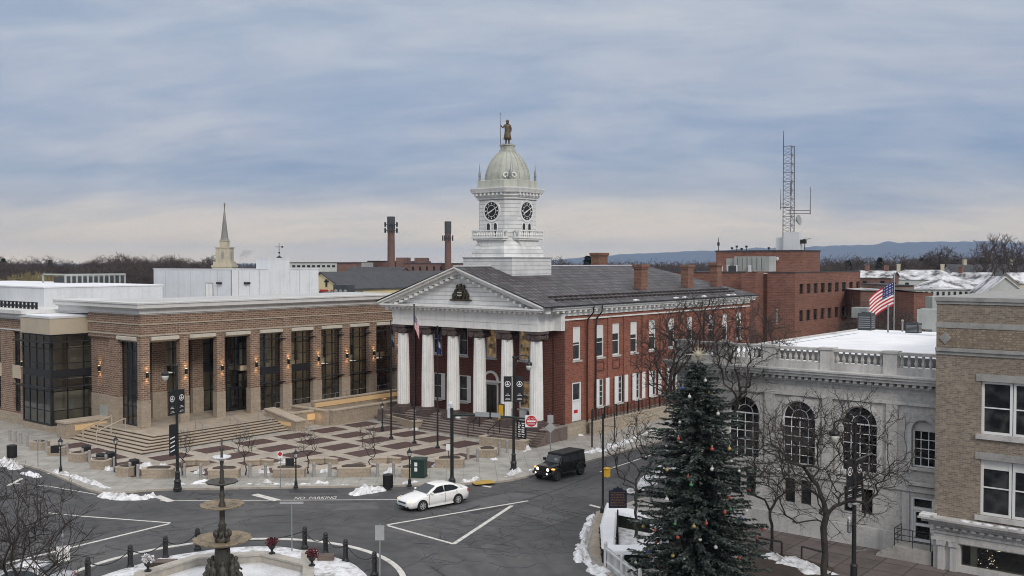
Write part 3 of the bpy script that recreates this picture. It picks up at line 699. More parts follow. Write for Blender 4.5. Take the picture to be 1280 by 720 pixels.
# ================================================================== judicial centre (brown brick, left)
JX, TZ = -81.0, 1.15
JC = thing('judicial_center', 'wide brown brick civic building with tall glass bays and a white cornice', 'building', (-84, 62, 0))
PY_ = [48.05 + 3.925 * k for k in range(9)]            # pier centres along the front
PWD = .56                                              # half width
ST, LZ, B2, B1, BT = 3.62, 9.0, 9.43, 10.43, 11.28
m = MB(); ms = MB()
def cols(mb, y0, y1, x0, x1, z0, z1): mb.box(x0, y0, z0, x1, y1, z1)
# free-standing and engaged piers, brick above a pale stone base
for k, y in enumerate(PY_):
    p = MB(); z0 = TZ - .02 if k < 5 else .1
    dx = .62 if k < 4 else 1.25; PWD = .43 if k < 3 else .54
    p.box(JX - dx, y - PWD, ST, JX, y + PWD, LZ + .02); p.m = 1
    p.box(JX - dx - .04, y - PWD - .04, z0, JX + .04, y + PWD + .04, ST - .06); p.box(JX - dx - .06, y - PWD - .06, ST - .06, JX + .06, y + PWD + .06, ST)
    p.m = 0
    p.build('pier', ['brick_brown', 'stone_beige'], JC)
PWD = .54
# spandrel wall over the openings with raised strips
YA, YB = PY_[0] - .43, 80.2
m.box(JX - 1.05, YA + .03, LZ + .02, JX - .06, YB, BT)
for k, y in enumerate(PY_): m.box(JX - .2, y - (.42 if k == 0 else PWD), LZ + .03, JX - .01, y + PWD, B1 - .01)
m.box(JX - .9, YA - .0, B1, JX, YB, BT)
# returns of the portico roof zone and the end wall
EX = -90.2
m.box(EX, YA, LZ + .02, JX - 1.05, YA + .6, BT)
m.box(EX, YA + .3, ST, -86.6, YA + .9, LZ + .02); m.box(-86.6, YA + .1, ST, -85.0, YA + .9, LZ + .021)
BX = -86.0
INP = ((51.4, 52.95), (55.75, 56.95), (59.3, 60.2))
for y0, y1 in INP: m.box(BX, y0, ST, BX + .5, y1, LZ + .02)
m.build('brick_wall', 'brick_brown', JC)
for y0, y1 in INP: ms.box(BX, y0, TZ, BX + .55, y1, ST)
ms.box(EX, YA + .25, .1, -86.65, YA + .9, ST); ms.box(-86.64, YA + .05, TZ, -84.95, YA + .92, ST)
split(ms, 'stone_base', 'stone_beige', JC)
q = MB(); q.box(-88.6, YA + .2, TZ, -87.2, YA + .3, 2.6); q.build('vent_grille', 'hvac_grey', JC)
m = MB()
for z in (B2, B1):
    m.box(JX - .5, YA - .07, z - .06, JX + .06, YB, z + .06); m.box(EX, YA - .07, z - .06, JX - .5, YA + .2, z + .06)
m.build('belt_course', 'coping', JC)
# slanted pale lintels over the bays
for a, b in zip(PY_, PY_[1:]):
    q = MB(); q.m = 0
    pr = [(JX - .55, LZ + .02), (JX - .55, LZ - .25), (JX + .12, LZ - .03), (JX + .12, LZ + .22), (JX - .06, LZ + .3)]
    q.loft([[(x, yy, z) for x, z in pr] for yy in (a + PWD + .03, b - PWD - .03)])
    q.build('lintel', 'lintel_cream', JC)
q = MB(); pr = [(YA + .5, LZ + .02), (YA + .5, LZ - .25), (YA - .12, LZ - .03), (YA - .12, LZ + .22), (YA, LZ + .3)]
q.loft([[(xx, y, z) for y, z in pr][::-1] for xx in (-85.0, JX - .75)]); q.build('lintel', 'lintel_cream', JC)
# cornice: three steps growing outward
m = MB()
for z0, z1, o in ((BT, BT + .12, .10), (BT + .12, BT + .5, .22), (BT + .5, BT + .62, .5), (BT + .62, BT + .98, .72), (BT + .98, BT + 1.12, .82)):
    m.box(JX - 9, YA - o, z0, JX + o, YB + .3, z1); m.box(JX - 14.5, YA - o + .001, z0, JX - 9, YA + 3, z1)
m.build('cornice', 'cornice_metal', JC)
# body of the building (hidden sides) and roof
m = MB(); m.box(-135, 52.5, 0, -92.2, 96, 11.2); m.box(-92.2, 80.25, 0, JX - 1.5, 96, 11.2); m.build('rear_wall', 'brick_brown', JC)
m = MB(); m.box(JX - 9, YA + .3, BT + 1.0, JX - .3, YB, BT + 1.125); m.box(-135, 53, 11.2, JX - 1.6, 96, 11.3); m.build('roof', 'roof_membrane', JC)
# interior seen through the glass
m = MB()
m.box(-92.1, 49.4, TZ - .3, JX - 1.3, 80.2, TZ - .02); m.box(-92.1, 57.2, 5.1, -86.6, 80.2, 5.6); m.box(-92.1, 60, 5.1, -83.6, 80.2, 5.6); m.box(-92.1, 49.4, 9.05, JX - 1.1, 80.2, 9.3)
m.box(-92.2, 49.4, TZ, -91.9, 61.5, 9.05)
for k in range(3, 8):
    a, b = PY_[k] + .3, PY_[k + 1] - .3; m.box(JX - 3.4, a + .2, TZ + .2, JX - 3.2, b - .9 + .3 * (k % 2), 4.7); m.box(JX - 3.0, a + .4 * (k % 3), 5.62, JX - 2.8, b - .5, 7.6 + .3 * (k % 2)); m.box(JX - 3.9, PY_[k] - .2, TZ, JX - .6, PY_[k] + .2, 9.05) if k > 3 else None
m.box(-89.6, 52, TZ, -89.3, 61, 4.6); m.box(-89.2, 54, 5.62, -88.9, 60, 8.2)
for y in (52, 57.1, 62, 66, 70, 74, 78): m.box(-91.9, y, TZ, -88.0, y + .3, 9.05)
m.build('interior', 'interior_wall', JC)
m = MB()
for y in (50.2, 53.6, 58.6, 63.3, 67.1, 71, 75): m.box(-91.85, y, TZ, -91.6, y + 1.1, 3.4); m.box(-91.85, y + .3, 5.7, -91.6, y + 1.5, 7.9)
for y in (60.5, 64.5, 68.4, 72.3, 76.2): m.box(-84.2, y, 5.62, -84.1, y + 3.2, 6.6)
m.build('interior_fittings', 'interior_dark', JC)
for k in range(3, 8):
    for z in (5.03, 8.98): c_ = MB(); c_.box(JX - 2.6, PY_[k] + 1.0, z, JX - 1.5, PY_[k + 1] - 1.0, z + .05); c_.build('ceiling_lamp_or_fill', 'ceiling_fill', JC)  # added glowing panels to brighten the dark rooms, no fixtures known here
for y in (53.5, 57.5):
    c_ = MB(); c_.box(-88.6, y, 5.03, -87.6, y + 1.6, 5.08); c_.build('ceiling_lamp_or_fill', 'ceiling_fill', JC)  # likewise added, to brighten the rooms behind the portico
# glazing: frame grid + clear pane
def curtain(par, ax, pl, sg, u0, u1, z0, z1, us, zs, gm='glass_clear', fw=.09, heavy=(), name='window'):
    fr = MB(); wbox(fr, ax, pl, sg, u0, u0 + fw, z0, z1, -.02, .1); wbox(fr, ax, pl, sg, u1 - fw, u1, z0, z1, -.02, .1)
    wbox(fr, ax, pl, sg, u0 + fw, u1 - fw, z0, z0 + fw, -.02, .1); wbox(fr, ax, pl, sg, u0 + fw, u1 - fw, z1 - fw, z1, -.02, .1)
    for u in us: wbox(fr, ax, pl, sg, u - .045, u + .045, z0 + fw, z1 - fw, -.015, .095)
    for z in zs: wbox(fr, ax, pl, sg, u0 + fw, u1 - fw, z - .04, z + .04, -.01, .09)
    for a, b in heavy: wbox(fr, ax, pl, sg, u0 + fw, u1 - fw, a, b, -.03, .08)
    o = fr.build(name, 'frame_dark', par); g = MB(); wquad(g, ax, pl, sg, u0, u1, z0, z1, .04); g.build('pane', gm, o); return o
curtain(JC, 'x', BX + .1, 1, 52.95, 55.75, TZ, LZ, [53.9, 54.8], [3.4, 5.2, 7.6])
curtain(JC, 'x', BX + .1, 1, 49.2, 51.4, TZ, LZ, [50.3], [3.4, 5.2, 7.6])
curtain(JC, 'x', BX + .1, 1, 56.95, 59.3, TZ, LZ, [58.1], [3.2, 7.9], heavy=[(5.0, 5.9)])
curtain(JC, 'y', YA + .5, -1, -85.0, -82.5, TZ, LZ, [-84.2, -83.4], [2.9, 5.1, 7.9])
dw = curtain(JC, 'x', -83.7, 1, 58.4, 61.4, TZ, LZ, [59.4, 60.4], [3.5, 4.0, 5.7, 7.3])
for a, b in ((58.7, 59.7), (59.8, 60.8)):
    d = MB(); wbox(d, 'x', -83.7, 1, a, a + .1, TZ + .02, 3.45, -.06, .0); wbox(d, 'x', -83.7, 1, b - .1, b, TZ + .02, 3.45, -.06, 0); wbox(d, 'x', -83.7, 1, a + .1, b - .1, 3.3, 3.45, -.06, 0); wbox(d, 'x', -83.7, 1, a + .1, b - .1, TZ + .02, TZ + .3, -.06, 0); wbox(d, 'x', -83.7, 1, a + .1, b - .1, 2.2, 2.26, -.06, 0)
    o = d.build('door', 'frame_dark', JC); g = MB(); wquad(g, 'x', -83.7, 1, a + .1, b - .1, TZ + .3, 3.3, -.03); g.build('pane', 'glass_clear', o)
m = MB(); m.box(-84.2, 58.3, LZ, -83.5, 61.4, LZ + .03); m.build('door_head', 'frame_dark', JC)
for k in range(3, 8):
    a, b = PY_[k] + PWD, PY_[k + 1] - PWD; z0 = TZ + .1 + .08 * (k - 3); uu = [a + (b - a) * .34, a + (b - a) * .67]
    zs = [2.6, 3.5, 6.2, 7.4] if k % 2 else [2.9, 3.7, 6.6, 7.8]
    o = curtain(JC, 'x', JX - .5, 1, a, b, z0, LZ, uu, zs, heavy=[(4.75, 5.5)] if k < 5 else [(5.05, 5.2)])
    f2 = MB()                                           # projecting sun shelves
    for z in (3.9, 8.25): f2.box(JX - .48, a + .05, z, JX + .15, b + .25, z + .07)
    split(f2, 'sun_shelf', 'frame_dark', JC)
    f3 = MB(); f3.box(JX - 1.2, a, .1, JX - .4, b, z0); f3.build('window_base', 'stone_beige', JC)
f4 = MB(); f4.box(JX - 3.2, 61.4, TZ, JX - .6, 61.62, LZ + .02); f4.build('portico_return', 'brick_brown', JC)
# ---------------- corner glass bay
GX, GY = -91.0, 44.4
BYZ0, BYZ1, BYT = .75, 9.25, 10.75
m = MB(); m.box(GX - 5.6, GY, -.01, GX + .02, GY + 6.4, BYZ0); m.build('bay_plinth', 'stone_beige', JC)
gb = curtain(JC, 'x', GX, 1, GY + .08, GY + 6.3, BYZ0, BYZ1, [GY + 1.6, GY + 3.2, GY + 4.8], [2.1, 3.9, 6.5, 7.9], 'glass_bay', fw=.16, heavy=[(4.2, 4.3), (5.2, 5.9)], name='glass_bay_front')
gb2 = curtain(JC, 'y', GY, -1, GX - 5.6, GX - .08, BYZ0, BYZ1, [GX - 4.2, GX - 2.8, GX - 1.4], [2.1, 3.9, 6.5, 7.9], 'glass_bay', fw=.16, heavy=[(4.2, 4.3), (5.2, 5.9)], name='glass_bay_side')
m = MB(); m.box(GX - .12, GY - .03, BYZ0, GX + .03, GY + .12, BYZ1)
for z in (4.25, 8.5): m.box(GX - 6.2, GY - .7, z, GX + .0, GY - .035, z + .08); m.box(GX + .035, GY - .7, z, GX + .7, GY + 4.6, z + .08)
split(m, 'sun_shelf', 'frame_dark', JC)
m = MB(); m.box(GX - 5.5, GY + .3, BYZ0, GX - .3, GY + 6.3, BYZ0 + .1); m.box(GX - 5.5, GY + .3, 5.0, GX - .4, GY + 6.3, 5.4); m.box(GX - 5.6, GY + 6.3, BYZ0, GX - .1, GY + 6.45, BYZ1); m.box(GX - 5.8, GY + .1, BYZ0, GX - 5.6, GY + 6.4, BYZ1)
m.box(GX - 2.2, GY + 1.0, BYZ0 + .1, GX - 1.9, GY + 4.6, 3.6); m.box(GX - 1.8, GY + 2.6, 5.4, GX - 1.5, GY + 6.2, 7.9); m.box(GX - 4.8, GY + 1.9, BYZ0 + .1, GX - 2.6, GY + 2.2, 3.3); m.box(GX - 4.9, GY + 1.6, 5.4, GX - 2.9, GY + 1.9, 7.2)
m.build('bay_interior', 'interior_wall', JC)
for z in (4.95, 9.18): c_ = MB(); c_.box(GX - 1.5, GY + 1.2, z, GX - .7, GY + 5.2, z + .045); c_.build('ceiling_lamp_or_fill', 'ceiling_fill', JC); c_ = MB(); c_.box(GX - 4.6, GY + .8, z, GX - 2.6, GY + 1.4, z + .045); c_.build('ceiling_lamp_or_fill', 'ceiling_fill', JC)  # added glow inside the bay, not known fittings
m = MB(); m.box(GX - 5.7, GY - .1, BYZ1, GX + .12, GY + 6.5, BYT); m.build('bay_cap', 'beige_panel', JC)
m = MB(); m.box(GX - 5.75, GY - .16, BYT, GX + .18, GY + 6.55, BYT + .2); m.build('bay_coping', 'white_metal', JC)
m = MB(); m.box(GX - 5.4, GY + .2, BYT + .2, GX - .2, GY + 6.2, BYT + .23); m.build('bay_roof', 'snow_roof', JC)
# ---------------- left wing beyond the bay
LXW, LYW = -97.0, 44.9
m = MB(); holes = [(-99.6, -98.2, 5.9, 9.2), (-99.6, -98.2, 1.3, 4.6), (-104, -102.4, 5.9, 9.2), (-104, -102.4, 1.3, 4.6)]
wall(m, 'y', LYW, -1, -112, LXW, 1.1, 10.4, holes, .3); m.box(-112, LYW + .35, 0, LXW - .01, 52, 10.35); wquad(m, 'x', LXW, 1, LYW, 51, 1.1, 10.4)
m.build('wing_wall', 'brick_brown', JC)
for h in holes: window(JC, 'y', LYW, -1, *h, dep=.25, fm='frame_dark', gm='pane', cols=2, rows=4, sill=None)
m = MB(); m.box(-99.75, LYW - .04, 4.6, -98.05, LYW + .2, 5.9); m.box(-104.2, LYW - .04, 4.6, -102.2, LYW + .2, 5.9); m.build('wing_panel', 'beige_panel', JC)
m = MB(); m.box(-112, LYW - .12, 0, LXW + .06, LYW + .3, 1.15); m.build('wing_plinth', 'stone_beige', JC)
m = MB()
for z0, z1, o in ((10.4, 10.6, .12), (10.6, 11.0, .4), (11.0, 11.35, .75)): m.box(-112, LYW - o, z0, LXW + o, 52, z1)
m.box(-112, LYW - .06, 9.3, LXW + .05, LYW + .2, 9.42)
m.build('wing_cornice', 'cornice_metal', JC)
m = MB(); m.box(-112, 46.2, 11.5, -97.4, 46.3, 11.75); m.box(-112, 46.2, 11.95, -97.4, 46.3, 12.05)
for k in range(18): m.box(-111.9 + k * .84, 46.15, 11.3, -111.75 + k * .84, 46.35, 12.05)
m.build('roof_railing', 'black_metal', JC)
# ---------------- white roof volumes
PX_ = -95.5
ym, yr = onx(289, 337, PX_).y, onx(398, 336, PX_).y; zt = onx(300, 337, PX_).z; xl_ = ony(192, 337, ym).x
ya, yb = onx(335, 324, PX_).y, onx(362, 324, PX_).y; z2 = onx(345, 323.5, PX_).z; xr_ = ony(320, 324, ya).x
m = MB(); m.box(xl_, ym, 11.1, PX_, yr, zt); m.box(xr_, ya, zt, PX_ - .01, yb, z2); m.build('penthouse', 'white_metal', JC)
m = MB()
for k in range(2, 26, 3): y = ym + (yr - ym) * k / 26; m.box(PX_ - .01, y - .015, 11.4, PX_ + .008, y + .015, zt - .1)
for k in range(1, 6): x = xl_ + (PX_ - xl_) * k / 6; m.box(x - .015, ym - .008, 11.4, x + .015, ym + .01, zt - .1)
m.box(PX_ - .06, ym - .02, 11.2, PX_ + .02, ym + .06, zt - .02); split(m, 'panel_seam', 'grey_metal', JC)
m = MB(); m.box(xl_ - .1, ym - .06, zt, PX_ + .06, ym + .3, zt + .09); m.box(PX_ - .3, ym + .3, zt, PX_ + .06, ya, zt + .09); m.box(PX_ - .3, yb, zt, PX_ + .06, yr, zt + .09); m.box(xr_ - .05, ya - .05, z2, PX_ + .05, yb + .05, z2 + .1); split(m, 'parapet_cap', 'white_metal', JC)
q = ony(262, 366, ym); d = MB(); d.box(q.x - .75, ym - .05, 11.3, q.x + .75, ym - .0, 13.6); dd = d.build('door_frame', 'grey_metal', JC); d = MB(); d.box(q.x - .66, ym - .07, 11.3, q.x - .03, ym - .05, 13.5); d.box(q.x + .03, ym - .07, 11.3, q.x + .66, ym - .05, 13.5); d.build('service_door', 'white_paint', dd)
q = ony(275, 354, ym); d = MB(); d.box(q.x - .35, ym - .3, q.z - .12, q.x + .35, ym - .0, q.z + .12); d.build('floodlight', 'plastic_black', JC)
q = onx(308, 354, PX_); d = MB(); d.box(PX_, q.y - .35, q.z - .12, PX_ + .3, q.y + .35, q.z + .12); d.build('floodlight', 'plastic_black', JC)
lowx = -92.5
ya, yb = onx(55, 359, -103).y, onx(203, 358, -103).y; zlo = onx(120, 358.5, -103).z
m = MB(); m.box(-140, ya, 11.25, -103, yb, zlo); m.build('roof_block', 'white_metal', JC)
m = MB(); m.box(-140, ya - .1, zlo, -102.9, yb + .1, zlo + .12); m.build('roof_block_coping', 'white_roof', JC)
# louvred plant screen on the roof
p0 = far(82, 356, 135); a = RIGHT; fx = Vector((0, 1, 0))
y0, y1 = onx(82, 350, -118).y, onx(156, 350, -118).y; zb, zt_ = 12.6, onx(120, 342, -118).z
m = MB()
n = 11
for k in range(n + 1): y = y0 + (y1 - y0) * k / n; m.box(-118.1, y - .1, zb, -117.95, y + .1, zt_)
m.box(-118.15, y0, zt_ - .25, -117.9, y1, zt_); m.box(-118.15, y0, zb, -117.9, y1, zb + .3); m.box(-124, y0, zt_ - .2, -118.1, y0 + .2, zt_); m.box(-124, y0, zb, -123.8, y0 + .2, zt_)
m.build('plant_screen', 'hvac_grey', JC)
m = MB()
for k in range(n):
    for j in range(8): z = zb + .4 + j * (zt_ - zb - .8) / 8; m.box(-118.06, y0 + (y1 - y0) * k / n + .12, z, -118.0, y0 + (y1 - y0) * (k + 1) / n - .12, z + .12)
m.build('louvre', 'hvac_dark', JC)
m = MB(); m.box(-123, y0 + 1, zb, -119, y1 - 1, zt_ - .4); m.build('plant_unit', 'hvac_dark', JC)
# weather vane on the penthouse
q = onx(349, 323.5, PX_ - 2)
WV = thing('weather_vane', 'slender dark weather vane on the stepped white penthouse', 'weather vane', (q.x, q.y, z2))
m = MB(); m.lathe([(.5, 0), (.42, .12), (.1, .35), (.035, .4), (.03, 1.9), (0.0, 1.95)], (q.x, q.y, z2), 8); m.ball((q.x, q.y, z2 + .75), .13); m.build('post', 'black_metal', WV)
m = MB(); m.tube((q.x - .35, q.y - .3, z2 + 1.45), (q.x + .35, q.y + .3, z2 + 1.45), .03); m.box(q.x + .2, q.y + .18, z2 + 1.35, q.x + .4, q.y + .3, z2 + 1.55); m.tube((q.x - .3, q.y + .3, z2 + 1.1), (q.x + .3, q.y - .3, z2 + 1.1), .025); m.build('arrow', 'black_metal', WV)
# ---------------- wall lights, lit
LI = []
def wall_light(ax, pl, sg, u, z):
    b = MB(); wbox(b, ax, pl, sg, u - .09, u + .09, z - .26, z + .26, -.22, -.02); wbox(b, ax, pl, sg, u - .05, u + .05, z - .1, z + .1, -.03, 0.0)
    o = b.build('wall_light', 'plastic_black', JC)
    g = MB(); wbox(g, ax, pl, sg, u - .07, u + .07, z + .262, z + .268, -.2, -.04); wbox(g, ax, pl, sg, u - .07, u + .07, z - .268, z - .262, -.2, -.04); g.build('bulb', 'lamp_warm', o)
    for s in (1, -1):
        p = W(ax, pl, sg, u, z + s * .30, -.13); ld = bpy.data.lights.new('wall_lamp', 'SPOT'); ld.energy = 24; ld.color = (1, .60, .26); ld.spot_size = radians(95); ld.spot_blend = .8; ld.shadow_soft_size = .05
        lo = bpy.data.objects.new('wall_lamp', ld); COL.objects.link(lo); lo.parent = JC; lo.location = Vector(p) - OFF[JC]; lo.rotation_euler = (0 if s < 0 else pi, 0, 0)
for k in range(0, 9):
    wall_light('x', JX, 1, PY_[k] + (0.1 if k < 8 else 0), 5.9)
wall_light('y', YA + .3, -1, -88.6, 6.0)
wall_light('y', LYW, -1, -97.6, 6.1)

# ================================================================== terrace, stairs and planter walls
TS = thing('entrance_stairs', 'broad pale stone stairs wrapping the corner of the brown brick building', 'stairs', (-78, 52, 0))
m = MB(); NR = 6
xo, yo, yend, xl = -74.9, 44.0, 59.1, -86.6
XT, YT = -76.9, 46.3
for k in range(NR):
    u = k / (NR - 1); x1 = xo + (XT - xo) * u; y1 = yo + (YT - yo) * u; z = SW + (TZ - SW) * (k + 1) / NR
    b = MB(); b.box(xl, y1, SW - .05 if k == 0 else SW + (TZ - SW) * k / NR - .02, x1, yend + .0 - .001 * k, z - .06); b.m = 1; b.box(xl, y1 - .05, z - .06, x1 + .05, yend - .001 * k, z); b.build('step', ['riser_shaded_stone', 'coping'], TS)
m = MB(); m.box(-87.6, YT + .3, TZ - .1, XT - .02, 80, TZ + .006); m.box(XT - .03, yend, TZ - .4, -80, 66, TZ + .004); m.build('terrace', 'terrace_slab', TS)
# cheek walls
m = MB(); m.box(-88.3, 43.6, -.01, -86.65, 48.2, 1.5); m.build('cheek_wall', 'stone_beige', TS)
m = MB(); m.box(-88.4, 43.5, 1.5, -86.55, 48.2, 1.66); m.build('cheek_coping', 'coping', TS)
m = MB(); m.loft([[(x, y, SW) for x, y in ((-73.9, 59.12), (-73.9, 60.2), (-78.6, 60.2), (-78.6, 59.12))], [(-73.9, 59.12, 1.0), (-73.9, 60.2, 1.0), (-78.6, 60.2, 1.75), (-78.6, 59.12, 1.75)]]); m.build('cheek_wall', 'stone_beige', TS)
m = MB(); m.loft([[(-73.8, 59.05, 1.0), (-73.8, 60.3, 1.0), (-78.6, 60.3, 1.75), (-78.6, 59.05, 1.75)], [(-73.8, 59.05, 1.14), (-73.8, 60.3, 1.14), (-78.6, 60.3, 1.89), (-78.6, 59.05, 1.89)]]); m.build('cheek_coping', 'coping', TS)
def rail(par, p, q, mat='grey_metal', h=.92, n=2, r=.028):
    p, q = Vector(p), Vector(q); b = MB(); b.path([p + Vector((0, 0, h)), q + Vector((0, 0, h))], r)
    for k in range(n + 1): s = p + (q - p) * k / n; b.tube(s - Vector((0, 0, .03)), s + Vector((0, 0, h)), r)
    return b.build('handrail', mat, par)
for t in (-84.6, -82.3): rail(TS, (t, YT + .5, TZ), (t, yo + .1, SW + .17), 'coping', r=.055)
for y in (50.6, 54.2, 57.4): rail(TS, (XT - .3, y, TZ), (xo - .1, y, SW + .17))
# planter / ramp walls between the stairs and the courthouse
RW = thing('ramp_walls', 'long tan retaining walls of the ramp beside the brown building', 'retaining wall', (-76, 68, 0))
A = at(407, 531, SW).xy; B = at(501, 513, SW).xy
m = MB(); m.obox(Vector((-74.1, 63.6)), Vector((-74.1, 75.5)), .5, -.01, 1.5); m.obox((-74.35, 63.3), (-79.5, 63.3), .5, -.01, 1.5)
m.obox((-76.2, 60.22), (-76.2, 63.04), .5, -.01, 1.4)
m.box(-80.2, 60.3, 0, -76.6, 80, 1.12); m.build('retaining_wall', 'stone_beige', RW)
m = MB(); m.obox((-74.1, 63.5), (-74.1, 75.6), .66, 1.5, 1.62); m.obox((-74.43, 63.3), (-79.5, 63.3), .66, 1.503, 1.623); m.obox((-76.2, 60.22), (-76.2, 62.96), .66, 1.4, 1.52); m.build('wall_coping', 'coping', RW)
m = MB(); m.obox((-77.4, 64.0), (-77.4, 79), .35, 1.0, 2.05); m.build('inner_wall', 'stone_beige', RW)
m = MB(); m.obox((-77.4, 64.0), (-77.4, 79), .5, 2.05, 2.17); m.build('inner_coping', 'coping', RW)
rail(RW, (-78.9, 60.6, 1.2), (-78.9, 79, 1.7), 'grey_metal', 1.0, 12, .022)
for y, zz in ((62.6, .95), (72.0, 1.75)):
    ld = bpy.data.lights.new('wall_lamp', 'POINT'); ld.energy = 5; ld.color = (1, .6, .22); ld.shadow_soft_size = .06
    lo = bpy.data.objects.new('wall_lamp', ld); COL.objects.link(lo); lo.parent = RW; lo.location = Vector((-75.2, y, zz)) - OFF[RW]
    b = MB(); b.box(-75.94, y - .5, .6, -75.86, y + .5, 1.2) if y < 63 else b.box(-75.6, y - .3, 1.66, -75.5, y + .3, 1.72); b.build('step_light', 'amber_strip', RW)
b = MB(); b.box(-77.2, 64.2, 1.5, -77.14, 78.6, 1.95); b.build('strip_light', 'amber_strip', RW)
b = MB(); b.box(-74.6, 59.06, .55, -78.0, 59.1, .9); b.build('strip_light', 'amber_strip', TS)
b = MB(); b.box(-86.64, 44.4, .8, -86.6, 47.4, 1.3); b.build('strip_light', 'amber_strip', TS)
# ================================================================== courthouse
CX, SX, FY, CY = -61.9, -52.2, 71.8, 69.6
CH = thing('courthouse', 'red brick courthouse with white columned portico and domed clock tower', 'building', (CX, 85, 0))
WXL = 2 * CX - SX
BY = 109.0
# side wall facing the street
up_ys = [(73.25, 74.5), (76.97, 78.3), (79.75, 81.05), (82.97, 84.25), (86.5, 87.8), (90.3, 91.6), (94.2, 95.5), (99.1, 100.4), (102.4, 103.7), (105.9, 107.2)]
gr_ys = [(77.25, 78.3), (80.55, 81.6), (83.75, 84.8), (86.9, 87.95), (90.4, 91.45), (94.3, 95.35), (99.2, 100.25), (102.5, 103.55)]
hs = [(a, b, 7.05, 10.12) for a, b in up_ys] + [(a, b, 2.4, 5.0) for a, b in gr_ys] + [(73.15, 74.6, 1.45, 5.05)]
m = MB(); wall(m, 'x', SX, 1, FY, BY, 1.45, 11.5, hs, .22)
for y0, y1 in ((FY, FY + .95), (75.1, 76.3), (78.8, 79.3), (81.6, 82.4), (85.0, 85.9), (88.5, 89.5), (92.4, 93.4), (97, 98.2), (108, BY)): m.box(SX - .1, y0, 1.45, SX + .14, y1, 10.75)
wall(m, 'y', BY, 1, WXL, SX, 0, 11.5); wall(m, 'x', WXL, -1, FY, BY, 0, 11.5)
m.build('side_wall', 'brick_red', CH)
m = MB()                                               # sunk panels between the storeys, framed in brick
for a, b in up_ys[1:]:
    for q in ((a, b, 5.75, 5.85), (a, b, 6.55, 6.65), (a, a + .1, 5.85, 6.55), (b - .1, b, 5.85, 6.55)): wbox(m, 'x', SX, 1, *q, -.05, .05)
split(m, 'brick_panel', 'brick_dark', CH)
for a, b in up_ys: window(CH, 'x', SX, 1, a, b, 7.05, 10.12, dep=.16, fw=.13, mw=.07, cols=1, splits=[8.45], blind=.37 + .06 * ((a * 7) % 3 - 1))
for a, b in gr_ys:
    window(CH, 'x', SX, 1, a, b, 2.4, 5.0, dep=.16, fw=.1, cols=2, splits=[3.3, 3.75, 4.35])
    for s0, s1 in ((a - .66, a - .06), (b + .06, b + .66)):
        q = MB(); wbox(q, 'x', SX, 1, s0, s1, 2.38, 5.02, -.2, -.145)
        for z0, z1 in ((2.5, 3.6), (3.75, 4.9)): wbox(q, 'x', SX, 1, s0 + .1, s1 - .1, z0, z1, -.225, -.2)
        q.build('shutter', 'white_wood', CH)
d = MB(); wbox(d, 'x', SX, 1, 73.15, 73.33, 1.47, 5.05, .05, .2); wbox(d, 'x', SX, 1, 74.42, 74.6, 1.47, 5.05, .05, .2); wbox(d, 'x', SX, 1, 73.33, 74.42, 4.9, 5.05, .05, .2); wbox(d, 'x', SX, 1, 73.33, 74.42, 3.32, 3.45, .05, .2); wbox(d, 'x', SX, 1, 73.33, 74.42, 1.47, 3.32, .12, .2)
dd = d.build('side_door', 'white_wood', CH); g = MB(); wquad(g, 'x', SX, 1, 73.33, 74.42, 3.45, 4.9, .15); g.build('pane', 'pane', dd)
g = MB(); wbox(g, 'x', SX, 1, 73.55, 74.15, 2.2, 2.5, .1, .118); g.build('notice', 'sign_red', dd)
m = MB(); wbox(m, 'x', SX, 1, FY - .0, BY, 10.75, 10.88, -.2, 0.0); wbox(m, 'x', SX, 1, 75.1, BY, 5.2, 5.2, 0, 0) if False else None; m.build('belt_course', 'white_paint', CH)
m = MB(); m.box(WXL, FY + .02, -.01, SX + .12, BY + .1, 1.45); m.build('stone_foundation', 'stone_block', CH)
# eave cornice with modillions, along the side
EZ = 11.5
m = MB(); wbox(m, 'x', SX, 1, FY + .0, BY + .1, EZ - .35, EZ, -.16, 0.05); wbox(m, 'x', SX, 1, 69.3, BY + .6, EZ + .2, EZ + .42, -.72, .1); wbox(m, 'x', SX, 1, 69.3, BY + .7, EZ + .42, EZ + .56, -.95, .1); wbox(m, 'x', WXL, -1, 69.3, BY + .7, EZ - .3, EZ + .56, -.9, .1); m.box(WXL - .6, BY, EZ, SX + .6, BY + .6, EZ + .5)
m.build('cornice', 'white_paint', CH)
m = MB(); wbox(m, 'x', SX, 1, FY, BY, EZ, EZ + .2, -.05, .05)
m.build('frieze_strip', 'white_paint', CH); m = MB()
for k in range(46): y = 70.0 + k * .86; wbox(m, 'x', SX, 1, y, y + .3, EZ - .02, EZ + .2, -.62, -.05)
split(m, 'modillion', 'white_paint', CH)
